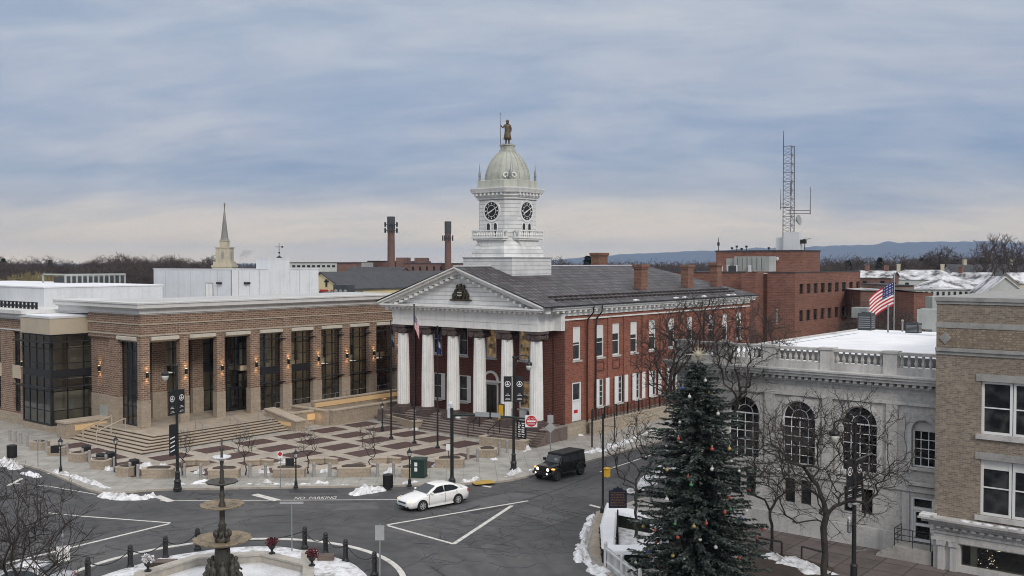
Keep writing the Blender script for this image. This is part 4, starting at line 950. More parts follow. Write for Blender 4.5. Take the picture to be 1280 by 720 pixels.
# front wall under the portico
fw_ = [(-58.2 - 3.32 * k + .08, -56.85 - 3.32 * k + .02) for k in range(4)]
fw_ = [(-57.35, -56.0), (-61.35, -60.05), (-64.9, -63.65), (-68.3, -67.05)]
hs = [(a, b, 6.9, 10.0) for a, b in fw_] + [(a, b, 2.4, 5.0) for a, b in (fw_[0], fw_[2], fw_[3])] + [(-61.5, -59.8, 1.45, 4.6)]
m = MB(); wall(m, 'y', FY, -1, WXL, SX, 1.45, 11.5, hs, .22)
for x0, x1 in ((SX - 1.0, SX + .14), (SX - 3.2, SX - 2.3), (-63, -62.2), (-66.5, -65.6), (WXL - .1, WXL + .9)): m.box(x0, FY - .14, 1.45, x1, FY + .05, 10.15)
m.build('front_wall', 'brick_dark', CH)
for i, (a, b) in enumerate(fw_):
    window(CH, 'y', FY, -1, a, b, 6.9, 10.0, dep=.16, fw=.13, cols=1, splits=[8.4], gm='pane_lit' if i < 2 else 'pane')
    if i != 1:
        window(CH, 'y', FY, -1, a, b, 2.4, 5.0, dep=.16, fw=.12, cols=1, splits=[3.7], gm='pane_lit' if i == 0 else 'pane')
        for s0, s1 in ((b + .05, b + .55),):
            if i: q = MB(); wbox(q, 'y', FY, -1, s0, s1, 2.4, 5.02, -.2, -.145); q.build('shutter', 'white_wood', CH)
d = MB(); wbox(d, 'y', FY, -1, -61.5, -61.3, 1.47, 4.6, 0, .2); wbox(d, 'y', FY, -1, -60.0, -59.8, 1.47, 4.6, 0, .2); wbox(d, 'y', FY, -1, -61.3, -60.0, 4.35, 4.6, 0, .2); dd = d.build('entrance', 'white_wood', CH)
q = MB(); wbox(q, 'y', FY, -1, -61.3, -60.68, 1.47, 4.35, .1, .18); wbox(q, 'y', FY, -1, -60.62, -60.0, 1.47, 4.35, .1, .18)
for a in (-61.2, -60.5):
    for z0, z1 in ((1.7, 2.7), (2.9, 4.2)): wbox(q, 'y', FY, -1, a, a + .42, z0, z1, .08, .1)
q.build('door', 'door_dark', dd)
q = MB(); wprism(q, 'y', FY, -1, arc(-60.65, 4.75, .95, 14), -.12, .05); wbox(q, 'y', FY, -1, -61.8, -59.5, 4.6, 4.75, -.3, .02); lu = q.build('fanlight_hood', 'white_paint', CH)
q = MB(); wprism(q, 'y', FY, -1, arc(-60.65, 4.8, .68, 12), -.14, -.12); q.build('fanlight', 'brick_dark', lu)
# portico floor, steps
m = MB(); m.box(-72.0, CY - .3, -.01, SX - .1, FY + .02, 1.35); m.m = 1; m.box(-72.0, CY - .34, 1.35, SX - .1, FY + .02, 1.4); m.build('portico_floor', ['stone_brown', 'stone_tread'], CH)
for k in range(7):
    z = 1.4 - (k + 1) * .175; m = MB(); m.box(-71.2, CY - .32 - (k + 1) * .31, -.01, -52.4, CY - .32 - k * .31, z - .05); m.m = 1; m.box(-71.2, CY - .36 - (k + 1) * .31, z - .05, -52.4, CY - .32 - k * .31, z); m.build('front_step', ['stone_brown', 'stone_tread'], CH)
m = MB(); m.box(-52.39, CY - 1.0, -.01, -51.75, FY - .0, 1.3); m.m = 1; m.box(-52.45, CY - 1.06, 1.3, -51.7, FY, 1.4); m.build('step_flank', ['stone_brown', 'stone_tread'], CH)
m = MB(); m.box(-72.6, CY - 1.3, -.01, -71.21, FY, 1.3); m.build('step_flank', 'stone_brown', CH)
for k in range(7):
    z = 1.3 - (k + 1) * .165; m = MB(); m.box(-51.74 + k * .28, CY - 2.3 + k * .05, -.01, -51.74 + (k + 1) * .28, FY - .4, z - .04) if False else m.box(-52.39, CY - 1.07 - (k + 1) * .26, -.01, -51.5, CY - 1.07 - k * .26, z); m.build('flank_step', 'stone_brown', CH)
# columns: pedestal, shaft (fluted), brown volute capital
colx = [CX + (k - 2.5) * 3.33 for k in range(6)]
for x in colx:
    s = MB(); n = 40; prof = [(1.98, .63), (2.3, .62), (5, .60), (7.5, .555), (9.0, .52)]
    s.smooth = False
    s.loft([[(x + (r - (.045 if k % 2 else 0)) * cos(2 * pi * k / n), CY + (r - (.045 if k % 2 else 0)) * sin(2 * pi * k / n), z) for k in range(n)] for z, r in prof])
    c = s.build('column', 'white_paint', CH)
    b = MB(); b.box(x - .8, CY - .8, 1.1, x + .8, CY + .8, 1.62); b.lathe([(.78, 1.62), (.80, 1.72), (.72, 1.8), (.74, 1.88), (.64, 1.99)], (x, CY, 0), 20); b.build('column_base', 'stone_dark', c)
    k_ = MB()
    for sx in (-1, 1):
        for sy in (-1, 1):
            k_.tube((x + sx * .58, CY + sy * .42, 9.32), (x + sx * .58, CY + sy * .62, 9.32), .30, .30, 14); k_.tube((x + sx * .58, CY + sy * .60, 9.32), (x + sx * .58, CY + sy * .66, 9.32), .12, .1, 8)
        k_.tube((x + sx * .58, CY - .45, 9.32), (x + sx * .58, CY + .45, 9.32), .2, .2, 10)
    k_.box(x - .6, CY - .55, 9.3, x + .6, CY + .55, 9.62); k_.box(x - .85, CY - .7, 9.62, x + .85, CY + .7, 9.86); k_.lathe([(.52, 8.98), (.6, 9.12), (.56, 9.3)], (x, CY, 0), 16)
    k_.build('capital', 'stone_dark', c)
# entablature, pediment
X0, X1 = -70.95, -52.85; Y0 = CY - .75
m = MB(); m.box(X0, Y0, 9.86, X1, FY - .05, 10.5); m.box(X0 - .03, Y0 - .04, 10.5, X1 + .03, FY - .05, 11.35); m.box(X0 - .08, Y0 - .08, 11.35, X1 + .08, FY - .04, 11.45)
m.box(X1, FY - .6, 9.86, SX + .16, FY - .02, 11.4)
m.build('entablature', 'white_paint', CH)
m = MB()
for k in range(33): x = X0 - .35 + k * (X1 - X0 + .4) / 32; m.box(x, Y0 - .62, 11.45, x + .26, Y0 + .1, 11.62)
for k in range(4): y = Y0 + .1 + k * .7; m.box(X1, y, 11.45, X1 + .6, y + .26, 11.62)
split(m, 'portico_modillion', 'white_paint', CH)
m = MB(); m.box(X0 - .9, Y0 - .75, 11.62, X1 + .95, FY, 11.78); m.box(X0 - 1.0, Y0 - .9, 11.78, X1 + 1.05, FY, 11.92); m.build('cornice', 'white_paint', CH)
RZ = 15.55; EL, ER, REZ = X0 - 1.15, X1 + 1.2, 12.0
sl_ = (RZ - REZ) / (CX - EL)
m = MB(); wpoly(m, 'y', Y0 + .1, -1, [(X0 - .9, 11.9), (X1 + .9, 11.9), (CX, 14.95)]); m.build('tympanum', 'clapboard', CH)
m = MB()
for sg in (-1, 1):
    xe = EL if sg < 0 else ER
    for dz0, dz1, yo_ in ((-.62, -.34, .35), (-.34, -.12, .8), (-.12, .0, 1.0)):
        wprism(m, 'y', Y0, -1, [(xe, REZ + dz0 + .1), (CX, RZ + dz0), (CX, RZ + dz1), (xe, REZ + dz1 + .1)], -yo_, .3)
m.build('raking_cornice', 'white_paint', CH)
m = MB()
for sg in (-1, 1):
    for k in range(1, 14):
        x = CX + sg * (k * .68); z = RZ - .72 - sl_ * abs(x - CX); m.box(x - .13, Y0 - .55, z - .16, x + .13, Y0 + .1, z + .06)
split(m, 'raking_modillion', 'white_paint', CH)
# coat of arms: two rearing horses, a shield and an eagle above, on a scroll
em = MB(); ey = Y0 + .1
def flip(p): return [(2 * CX - a, b) for a, b in p][::-1]
ox, oz = CX, 12.35
horse = [(.28, .18), (.45, .16), (.5, .5), (.62, .62), (.7, .3), (.82, .12), (1.02, .12), (.98, .22), (.88, .3), (.92, .62), (.86, .92), (.72, 1.02), (.66, 1.28), (.52, 1.42), (.40, 1.38), (.34, 1.2), (.44, 1.14), (.42, .96), (.26, 1.0), (.22, .9), (.4, .78), (.32, .5)]
VZ = .76; hp = [(ox + a * 1.08, oz + b * .8) for a, b in horse]
wprism(em, 'y', ey, -1, hp, -.22, .0); wprism(em, 'y', ey, -1, flip(hp), -.22, .0)
wprism(em, 'y', ey, -1, [(ox - 1.25, oz + .02), (ox + 1.25, oz + .02), (ox + 1.3, oz + .16), (ox + .5, oz + .2), (ox - .5, oz + .2), (ox - 1.3, oz + .16)], -.26, 0)
eag = [(0, 1.35), (.16, 1.45), (.46, 1.5), (.52, 1.85), (.4, 2.05), (.34, 1.75), (.14, 1.75), (.12, 2.05), (0, 2.14), (-.12, 2.05), (-.14, 1.75), (-.34, 1.75), (-.4, 2.05), (-.52, 1.85), (-.46, 1.5), (-.16, 1.45)]
wprism(em, 'y', ey, -1, [(ox + a, oz + b * VZ) for a, b in eag], -.2, 0)
eo = em.build('coat_of_arms', 'gilt_bronze', CH)
em = MB(); wprism(em, 'y', ey, -1, [(ox - .3, oz + 1.0), (ox - .32, oz + .55), (ox, oz + .2), (ox + .32, oz + .55), (ox + .3, oz + 1.0)], -.3, 0); em.build('shield', 'gilt_bronze', eo)
em = MB()
for z0 in (.5, .76): wbox(em, 'y', ey, -1, ox - .27, ox + .27, oz + z0, oz + z0 + .1, -.32, -.3)
em.build('shield_band', 'dome_copper', eo)
# main roof, hipped at the rear
RY0, RY1, HY = Y0 - .95, BY + .75, 101.5
m = MB(); e0, e1 = WXL - 1.0, SX + 1.0; ez = EZ + .6
P = lambda x, y, z: m.add((x, y, z))
a, b, c, d, r0, r1 = P(e0, RY0, ez), P(e1, RY0, ez), P(e1, RY1, ez), P(e0, RY1, ez), P(CX, RY0, RZ + .06), P(CX, HY, RZ + .06)
m.face((b, c, r1, r0)); m.face((d, a, r0, r1)); m.face((c, d, r1))
rf = m.build('roof', 'roof_slate', CH)
m = MB(); m.box(CX - .14, RY0, RZ + .03, CX + .14, HY, RZ + .13); m.build('ridge_cap', 'white_metal', rf)
m = MB()
for f_ in (.13, .2):
    zz = ez + (RZ - ez) * f_ + .1; xx = e1 + (CX - e1) * f_; m.tube((xx, 71, zz), (xx, 106, zz), .05, .05, 5)
    for k in range(44): m.box(xx - .12, 71.2 + k * .8, zz - .12, xx + .1, 71.5 + k * .8, zz + .06)
m.build('snow_guard', 'bark', rf)
m = MB()
wbox(m, 'x', SX, 1, RY0, RY1, EZ + .53, EZ + .66, -1.06, -.9)
m.build('gutter', 'black_metal', rf)
for y in (75.2, 76.4 + .2, 97.6):
    m = MB(); m.path([(SX + .95, y, EZ + .5), (SX + .9, y, EZ - .1), (SX + .3, y - .0, EZ - .75), (SX + .24, y, 10), (SX + .24, y, 1.3)], .07, 6); m.build('downpipe', 'black_metal', CH)
def chimney(x, y, w, dpt, z0, z1):
    b = MB(); b.box(x - dpt / 2, y - w / 2, z0, x + dpt / 2, y + w / 2, z1 - .45); b.box(x - dpt / 2 - .08, y - w / 2 - .08, z1 - .45, x + dpt / 2 + .08, y + w / 2 + .08, z1 - .3); b.box(x - dpt / 2 - .14, y - w / 2 - .14, z1 - .3, x + dpt / 2 + .14, y + w / 2 + .14, z1)
    b.build('chimney', 'brick_chimney', CH)
for y, zt_ in ((88.9, 15.75), (98.75, 15.7), (105.6, 15.95)): chimney(-54.7, y, 1.25, .9, 12.0, zt_)
chimney(-66.5, 98.7, 1.9, 1.1, 13.0, 17.1)
m = MB()
for px, py in ((795, 367), (856, 366), (880, 371), (845, 361), (910, 366), (917, 367)):
    q = onx(px, py, SX + .6); m.ball((q.x, q.y, ez + .15), .28, 7, 1.2, 1.8, .5)
split(m, 'snow_patch', 'snow', rf)
# ---------------- clock tower
TX, TY = -62.2, 76.1
def octo(a, c, z, cx=TX, cy=TY): return [(cx + x, cy + y, z) for x, y in ((-a + c, -a), (a - c, -a), (a, -a + c), (a, a - c), (a - c, a), (-a + c, a), (-a, a - c), (-a, -a + c))]
m = MB(); m.box(TX - 3.1, TY - 3.1, 13.2, TX + 3.1, TY + 3.1, 16.4); m.box(TX - 3.2, TY - 3.2, 16.4, TX + 3.2, TY + 3.2, 16.5)
tb = m.build('tower_base', 'clapboard', CH)
m = MB(); m.loft([octo(2.98, 1.0, 16.5), octo(2.92, .98, 17.15), octo(2.7, .92, 17.5), octo(2.5, .85, 17.95), octo(2.42, .82, 18.3)])
m.loft([octo(2.38, .8, 18.3), octo(2.34, .8, 22.35)]); ts = m.build('tower_shaft', 'clapboard', CH)
m = MB(); m.loft([octo(2.5, .84, 22.1), octo(2.5, .84, 22.3)]); m.loft([octo(2.62, .9, 22.3), octo(2.62, .9, 22.45)]); m.loft([octo(2.95, 1.0, 22.72), octo(3.0, 1.02, 22.85), octo(3.12, 1.06, 23.1), octo(3.12, 1.06, 23.16)]); m.loft([octo(2.7, .92, 22.4), octo(2.72, .93, 22.72)])
m.build('tower_cornice', 'white_paint', CH)
m = MB()
for sx, sy in ((0, -1), (1, 0), (0, 1), (-1, 0)):
    for k in range(-3, 4):
        u = k * .52; cx, cy = TX + sx * 2.78 + (u if sx == 0 else 0), TY + sy * 2.78 + (u if sy == 0 else 0); m.box(cx - .1, cy - .1, 22.46, cx + .1, cy + .1, 22.72)
for a in range(4):
    an = pi / 4 + a * pi / 2
    for t in (-.3, .3): cx, cy = TX + 2.86 * cos(an) - t * sin(an), TY + 2.86 * sin(an) + t * cos(an); m.box(cx - .1, cy - .1, 22.46, cx + .1, cy + .1, 22.72)
split(m, 'tower_bracket', 'white_paint', CH)
# per face: balcony, twin arched windows, clock
for ax, pl, sg, uc in (('y', TY - 2.36, -1, TX), ('x', TX + 2.36, 1, TY), ('y', TY + 2.36, 1, TX), ('x', TX - 2.36, -1, TY)):
    b = MB(); wbox(b, ax, pl, sg, uc - 1.95, uc + 1.95, 18.28, 18.46, -.68, .1); wbox(b, ax, pl, sg, uc - 1.85, uc + 1.85, 18.12, 18.28, -.58, .1)
    wprism(b, ax, pl, sg, [(uc - 1.6, 18.12), (uc - 1.2, 17.55), (uc + 1.2, 17.55), (uc + 1.6, 18.12)], -.35, .3)
    for u in (-1.9, -.02, 1.86): wbox(b, ax, pl, sg, uc + u - .02, uc + u + .08, 18.46, 19.02, -.66, -.54)
    for u in (-1.9, 1.78): wbox(b, ax, pl, sg, uc + u, uc + u + .12, 18.46, 19.02, -.12, 0)
    wbox(b, ax, pl, sg, uc - 1.97, uc + 1.97, 18.98, 19.1, -.7, -.5); wbox(b, ax, pl, sg, uc - 1.97, uc - 1.8, 18.98, 19.1, -.5, 0); wbox(b, ax, pl, sg, uc + 1.8, uc + 1.97, 18.98, 19.1, -.5, 0)
    bo = b.build('balcony', 'white_paint', CH)
    b = MB()
    for k in range(12):
        u = uc - 1.68 + k * .305
        if abs(u - uc) < .08: continue
        p = W(ax, pl, sg, u, 0, -.6); b.lathe([(.06, 18.46), (.07, 18.52), (.125, 18.64), (.055, 18.84), (.075, 18.98)], (p[0], p[1], 0), 6)
    split(b, 'baluster', 'white_paint', bo)
    for s in (-1, 1):
        w_ = MB(); c = uc + s * .44; pts = arc(c, 19.55, .29, 10); inn = arc(c, 19.55, .22, 10)
        for k in range(10): wprism(w_, ax, pl, sg, [pts[k], pts[k + 1], inn[k + 1], inn[k]], -.07, .02)
        wbox(w_, ax, pl, sg, c - .29, c - .22, 18.47, 19.55, -.07, .02); wbox(w_, ax, pl, sg, c + .22, c + .29, 18.47, 19.55, -.07, .02)
        w0 = w_.build('tower_window', 'white_paint', CH); g = MB(); wprism(g, ax, pl, sg, [(c - .22, 18.47), (c + .22, 18.47)] + inn, -.02, .02); g.build('pane', 'pane', w0)
    # clock
    cz = 20.95; ck = MB(); p0 = Vector(W(ax, pl, sg, uc, cz, -.0)); nv = Vector(W(ax, pl, sg, uc, cz, -1.0)) - Vector(W(ax, pl, sg, uc, cz, 0.0))
    ck.disc(p0 - nv * .02, nv, 1.06, 32, .1); co = ck.build('clock', 'white_paint', CH)
    f = MB(); f.disc(p0 + nv * .08, nv, .87, 32, .02); f.build('dial', 'banner_black', co)
    f = MB()
    def dial(a, r0, r1, wd, dd):
        q = [(uc + r * sin(a) + t * cos(a), cz + r * cos(a) - t * sin(a)) for r, t in ((r0, -wd), (r1, -wd), (r1, wd), (r0, wd))]; wprism(f, ax, pl, sg, q, -dd, -.1)
    sgn = 1 if (ax == 'y' and sg < 0) or (ax == 'x' and sg > 0) else -1
    for k in range(12): dial(sgn * k * pi / 6, .64, .80, .03 if k % 3 else .055, .112)
    dial(sgn * radians(62), -.12, .78, .04, .13); dial(sgn * radians(244), -.1, .54, .06, .125)
    i_ = arc(uc, cz, .52, 24, 0, 2 * pi); o_ = arc(uc, cz, .56, 24, 0, 2 * pi)
    for k in range(24): wprism(f, ax, pl, sg, [o_[k], o_[k + 1], i_[k + 1], i_[k]], -.11, -.1)
    f.build('clock_hands', 'white_paint', co)
# drum, dome, finials
m = MB(); m.loft([octo(2.55, .86, 23.16), octo(2.5, .85, 23.3), octo(2.48, .84, 23.92), octo(2.4, .8, 23.97)]); m.build('dome_drum', 'dome_copper', CH)
m = MB(); prof = [(2.2, 23.9), (2.22, 24.05), (2.16, 24.55), (2.02, 25.1), (1.78, 25.68), (1.45, 26.2), (1.08, 26.62), (.72, 26.92)]
m.smooth = True; m.lathe(prof, (TX, TY, 0), 40); m.smooth = False
for k in range(20):
    an = 2 * pi * k / 20; m.path([(TX + (r + .02) * cos(an), TY + (r + .02) * sin(an), z) for r, z in prof], .045, 4)
dm = m.build('dome', 'dome_copper', CH)
m = MB(); m.lathe([(.82, 26.85), (.82, 27.0), (.7, 27.05), (.7, 27.4), (.8, 27.44), (.8, 27.56)], (TX, TY, 0), 20); m.build('dome_cap', 'dome_copper', dm)
for sx, sy in ((1, 1), (1, -1), (-1, 1), (-1, -1)):
    f = MB(); f.lathe([(.13, 23.97), (.13, 24.2), (.08, 24.25), (.14, 24.5), (.1, 24.75), (.045, 25.1), (.01, 25.7)], (TX + sx * 1.95, TY + sy * 1.95, 0), 8); f.build('finial', 'grey_metal', CH)
f = MB(); an = atan2(-1, 1)
for s in (-1, 1):
    c = Vector((TX + 2.3 * cos(an) - s * .36 * sin(an), TY + 2.3 * sin(an) + s * .36 * cos(an), 24.3))
    f.path([c + Vector((-sin(an) * s * .3 * sin(t) * (1 - t / 9), cos(an) * s * .3 * sin(t) * (1 - t / 9), .32 * (1 - cos(t)) * .7 - .1)) for t in [i * .5 for i in range(12)]], .07, 5)
f.path([(TX + 2.28 * cos(an), TY + 2.28 * sin(an), 24.0 + t * .4) for t in range(4)], .07, 5, .02); f.build('scroll_ornament', 'white_paint', dm)
# ================================================================== statue on the dome
def skin_figure(name, joints, bones, mat, parent=None, sub=2):
    me = bpy.data.meshes.new(name); ks = list(joints); me.from_pydata([joints[k][:3] for k in ks], [(ks.index(a), ks.index(b)) for a, b in bones], [])
    o = bpy.data.objects.new(name, me); COL.objects.link(o)
    md = o.modifiers.new('s', 'SKIN'); me.skin_vertices.new() if not me.skin_vertices else None
    for i, k in enumerate(ks): r = joints[k][3]; r2 = joints[k][4] if len(joints[k]) > 4 else r; me.skin_vertices[0].data[i].radius = (r, r2)
    me.skin_vertices[0].data[0].use_root = True
    m2 = o.modifiers.new('u', 'SUBSURF'); m2.levels = sub; m2.render_levels = sub
    dg = bpy.context.evaluated_depsgraph_get(); dg.update(); nm = bpy.data.meshes.new_from_object(o.evaluated_get(dg))
    bpy.data.objects.remove(o); nm.materials.clear(); nm.materials.append(MATS[mat]); nm.polygons.foreach_set('use_smooth', [True] * len(nm.polygons))
    n = bpy.data.objects.new(name, nm); COL.objects.link(n)
    if parent: n.parent = parent
    return n
SZ = 27.55
ST_ = thing('statue', 'dark bronze standing figure with a long spear on top of the clock tower dome', 'statue', (TX, TY, SZ), rz=.7)
J = {'pelvis': (0, 0, 1.22, .21, .16), 'waist': (0, 0, 1.5, .2, .15), 'chest': (0, 0, 1.82, .25, .17), 'neck': (0, -.01, 2.06, .085), 'jaw': (0, -.05, 2.16, .1), 'crown': (0, -.02, 2.36, .12),
     'ls': (.27, 0, 1.95, .1), 'le': (.36, .03, 1.58, .08), 'lw': (.33, -.12, 1.3, .06), 'lh': (.31, -.18, 1.22, .06),
     'rs': (-.27, 0, 1.95, .1), 're': (-.46, -.05, 1.68, .08), 'rw': (-.62, -.14, 1.85, .06), 'rh': (-.66, -.16, 1.93, .06),
     'lk': (.14, -.02, .68, .11), 'la': (.15, .02, .14, .075), 'lf': (.16, -.17, .06, .06), 'rk': (-.13, -.06, .68, .11), 'ra': (-.15, -.02, .14, .075), 'rf': (-.17, -.2, .06, .06)}
Bn = [('pelvis', 'waist'), ('waist', 'chest'), ('chest', 'neck'), ('neck', 'jaw'), ('jaw', 'crown'), ('chest', 'ls'), ('ls', 'le'), ('le', 'lw'), ('lw', 'lh'), ('chest', 'rs'), ('rs', 're'), ('re', 'rw'), ('rw', 'rh'), ('pelvis', 'lk'), ('lk', 'la'), ('la', 'lf'), ('pelvis', 'rk'), ('rk', 'ra'), ('ra', 'rf')]
skin_figure('body', J, Bn, 'bronze', ST_)
m = MB(); OFF[ST_] = Vector((0, 0, 0)); m.smooth = True
m.loft([[(r * 1.0 * cos(2 * pi * k / 16) * (1 + .06 * (k % 2)), r * .8 * sin(2 * pi * k / 16) * (1 + .06 * (k % 2)) + .03, z) for k in range(16)] for z, r in ((.55, .40), (.8, .37), (1.1, .31), (1.45, .27), (1.75, .31), (1.98, .27), (2.06, .15))]); m.build('coat', 'bronze', ST_)
m = MB(); m.tube((-.68, -.17, 0), (-.72, -.17, 2.95), .03, .02, 6); m.lathe([(.0, 2.9), (.05, 3.0), (0, 3.2)], (-.72, -.17, 0), 6); m.build('spear', 'bronze', ST_)
m = MB(); m.lathe([(.14, 2.3), (.15, 2.38), (.11, 2.46), (.03, 2.5)], (0, -.01, 0), 10, smooth=True); m.lathe([(.12, 2.1), (.15, 2.2), (.14, 2.32)], (0, .05, 0), 10, smooth=True); m.build('hair', 'bronze', ST_)
m = MB(); m.box(-.5, -.4, -.0, .5, .4, .08); m.build('plinth', 'bronze', ST_)

# ================================================================== grey stone bank hall
BYF, BX0, BX1, BZ = 55.1, -31.2, -15.25, 9.75
BK = thing('stone_bank', 'grey limestone bank hall with tall arched windows and a roof balustrade', 'building', (-23, 58, 0))
ac = [-26.67, -23.22, -19.70]
hs = [(c - 1.02, c + 1.02, 4.2, 7.92, True) for c in ac] + [(-16.2 - .6, -16.2 + .6, 4.94, 7.5, True), (-30.2 - .6, -30.2 + .6, 4.94, 7.5, True), (-16.85, -15.6, .85, 3.35)]
for c in ac: hs += [(c - .82, c - .16, 1.95, 3.35), (c + .16, c + .82, 1.95, 3.35)]
m = MB(); wall(m, 'y', BYF, -1, BX0, BX1, 0, BZ, hs, .35); wall(m, 'x', BX0, -1, BYF, 88, 0, BZ); m.box(BX0, 88, 0, BX1, 88.3, BZ)
m.build('stone_wall', 'stone_bank', BK)
for c in ac:
    w0 = window(BK, 'y', BYF, -1, c - 1.02, c + 1.02, 4.2, 7.92, dep=.3, gm='pane_bank', fm='white_wood', fw=.07, mw=.035, cols=4, rows=5, arch=True, sill='stone_trim')
    s = MB(); o, i = arc(c, 6.9, 1.32, 16), arc(c, 6.9, 1.04, 16)
    for k in range(16): wprism(s, 'y', BYF, -1, [o[k], o[k + 1], i[k + 1], i[k]], -.07, .02)
    for u in (c - 1.32, c + 1.04): wbox(s, 'y', BYF, -1, u, u + .28, 4.2, 6.9, -.07, .02)
    s.build('arch_surround', 'stone_trim', w0)
    for a in (c - .82, c + .16): window(BK, 'y', BYF, -1, a, a + .66, 1.95, 3.35, dep=.25, gm='pane_bank', fm='frame_dark', fw=.05, cols=1, rows=2, sill=None)

for p in (-28.55, -24.95, -21.46, -17.85): s = MB(); wbox(s, 'y', BYF, -1, p - .3, p + .3, 3.901, 8.249, -.12, .02); s.build('pilaster', 'stone_bank', BK)
for c in (-16.2, -30.2):
    w0 = window(BK, 'y', BYF, -1, c - .6, c + .6, 4.94, 7.5, dep=.3, gm='pane_bank', fw=.07, mw=.035, cols=3, rows=4, arch=True)
    s = MB(); o, i = arc(c, 6.9, .85, 12), arc(c, 6.9, .62, 12)
    for k in range(12): wprism(s, 'y', BYF, -1, [o[k], o[k + 1], i[k + 1], i[k]], -.08, .02)
    for u in (c - .85, c + .62): wbox(s, 'y', BYF, -1, u, u + .23, 4.6, 6.9, -.08, .02)
    wprism(s, 'y', BYF, -1, arc(c, 6.9, .6, 10), .2, .28)
    s.build('arch_surround', 'stone_trim', w0)
m = MB()
wbox(m, 'y', BYF, -1, BX0 - .05, BX1, 3.6, 3.9, -.1, .02); wbox(m, 'y', BYF, -1, BX0 - .05, BX1, 8.25, 8.42, -.14, .02); wbox(m, 'y', BYF, -1, BX0 - .05, BX1, 0.1, 1.1, -.08, .02) if False else None
wbox(m, 'y', BYF, -1, BX0 - .05, -16.95, .1, 1.25, -.08, .02)
for z0, z1, o in ((9.1, 9.25, .12), (9.42, 9.6, .5), (9.6, 9.75, .62), (9.75, 9.85, .7)): m.box(BX0 - o, BYF - o, z0, BX1, BYF + .3, z1); m.box(BX0 - o, BYF + .3, z0, BX0 + .3, 88, z1)
m.build('cornice', 'stone_trim', BK)
m = MB()
for k in range(40): x = BX0 + .1 + k * .4; m.box(x, BYF - .4, 9.25, x + .2, BYF, 9.42)
split(m, 'dentil', 'stone_trim', BK)
m = MB()
piers = [-31.3, -28.5, -25.4, -21.9, -18.35]; pe = piers + [BX1 - .1]
for x in piers: m.box(x, BYF - .12, 9.85, x + .75, BYF + .45, 11.0); m.box(x - .06, BYF - .18, 11.0, x + .81, BYF + .5, 11.14)
for a, b in zip(pe, pe[1:]): m.box(a + .75, BYF - .05, 9.85, b, BYF + .38, 10.25); m.box(a + .75, BYF - .06, 10.92, b, BYF + .4, 11.08)
m.box(-31.2, BYF + .5, 9.85, -30.8, 87, 10.15)
bl = m.build('balustrade', 'stone_trim', BK)
m = MB()
for a, b in zip(pe, pe[1:]):
    n = int((b - a - .75) / .33)
    for k in range(n):
        x = a + .75 + (k + .5) * (b - a - .75) / n; m.lathe([(.06, 10.25), (.07, 10.32), (.115, 10.48), (.06, 10.72), (.08, 10.92)], (x, BYF + .17, 0), 6)
split(m, 'baluster', 'stone_trim', BK)
m = MB(); m.box(BX0 + .3, BYF + .46, 9.85, BX1, 88, 10.05); m.build('roof', 'snow_roof', BK)
hx0, hx1, hy0 = -27.2, -15.9, 57.6
m = MB(); m.frust((hx0 + hx1) / 2, 67, (hx1 - hx0) / 2 + .12, 9.1, 10.05, (hx1 - hx0) / 2 + .12, 9.1, 10.55); m.build('roof_curb', 'roof_tar', BK)
m = MB(); m.frust((hx0 + hx1) / 2, 67, (hx1 - hx0) / 2, 8.8, 10.55, (hx1 - hx0) / 2 - .45, 8.5, 10.62); m.build('raised_roof', 'snow_roof', BK)
d = MB(); wbox(d, 'y', BYF, -1, -16.85, -16.7, .87, 3.35, .05, .3); wbox(d, 'y', BYF, -1, -15.75, -15.6, .87, 3.35, .05, .3); wbox(d, 'y', BYF, -1, -16.7, -15.75, 3.22, 3.35, .05, .3); wbox(d, 'y', BYF, -1, -16.7, -15.75, 2.62, 2.75, .05, .3)
for u in (-16.7, -15.85): wbox(d, 'y', BYF, -1, u, u + .1, .9, 2.62, .1, .26)
for z in (.9, 1.75, 2.5): wbox(d, 'y', BYF, -1, -16.6, -15.85, z, z + .13, .1, .26)
dd = d.build('door', 'white_wood', BK); g = MB(); wquad(g, 'y', BYF, -1, -16.7, -15.75, .9, 3.22, .27); g.build('pane', 'pane_bank', dd)
s = MB(); wbox(s, 'y', BYF, -1, -17.25, -16.88, .85, 3.5, -.1, .02); wbox(s, 'y', BYF, -1, -17.3, -15.3, 3.42, 3.6, -.14, .02) if False else wbox(s, 'y', BYF, -1, -17.0, -15.4, 3.98, 4.14, -.25, .0)
s.build('door_surround', 'stone_trim', BK)
ss = MB(); ss.box(-17.3, 53.75, SW - .05, -15.35, BYF - .09, .85)
for k in range(3): ss.box(-17.3 - .3 * (k + 1), 53.75, SW - .05, -17.3 - .3 * k, BYF - .09, .66 - k * .2)
ss.build('door_stair', 'concrete', BK)
r = MB()
for p, q in (((-17.25, 53.8, .85), (-15.4, 53.8, .85)), ((-17.25, 53.8, .85), (-17.25, 54.9, .85))):
    for h in (.35, .62, .95): r.tube(Vector(p) + Vector((0, 0, h)), Vector(q) + Vector((0, 0, h)), .022)
    for t in (0, .5, 1): c_ = Vector(p).lerp(Vector(q), t); r.tube(c_, c_ + Vector((0, 0, .95)), .022)
r.build('stair_railing', 'black_metal', BK)
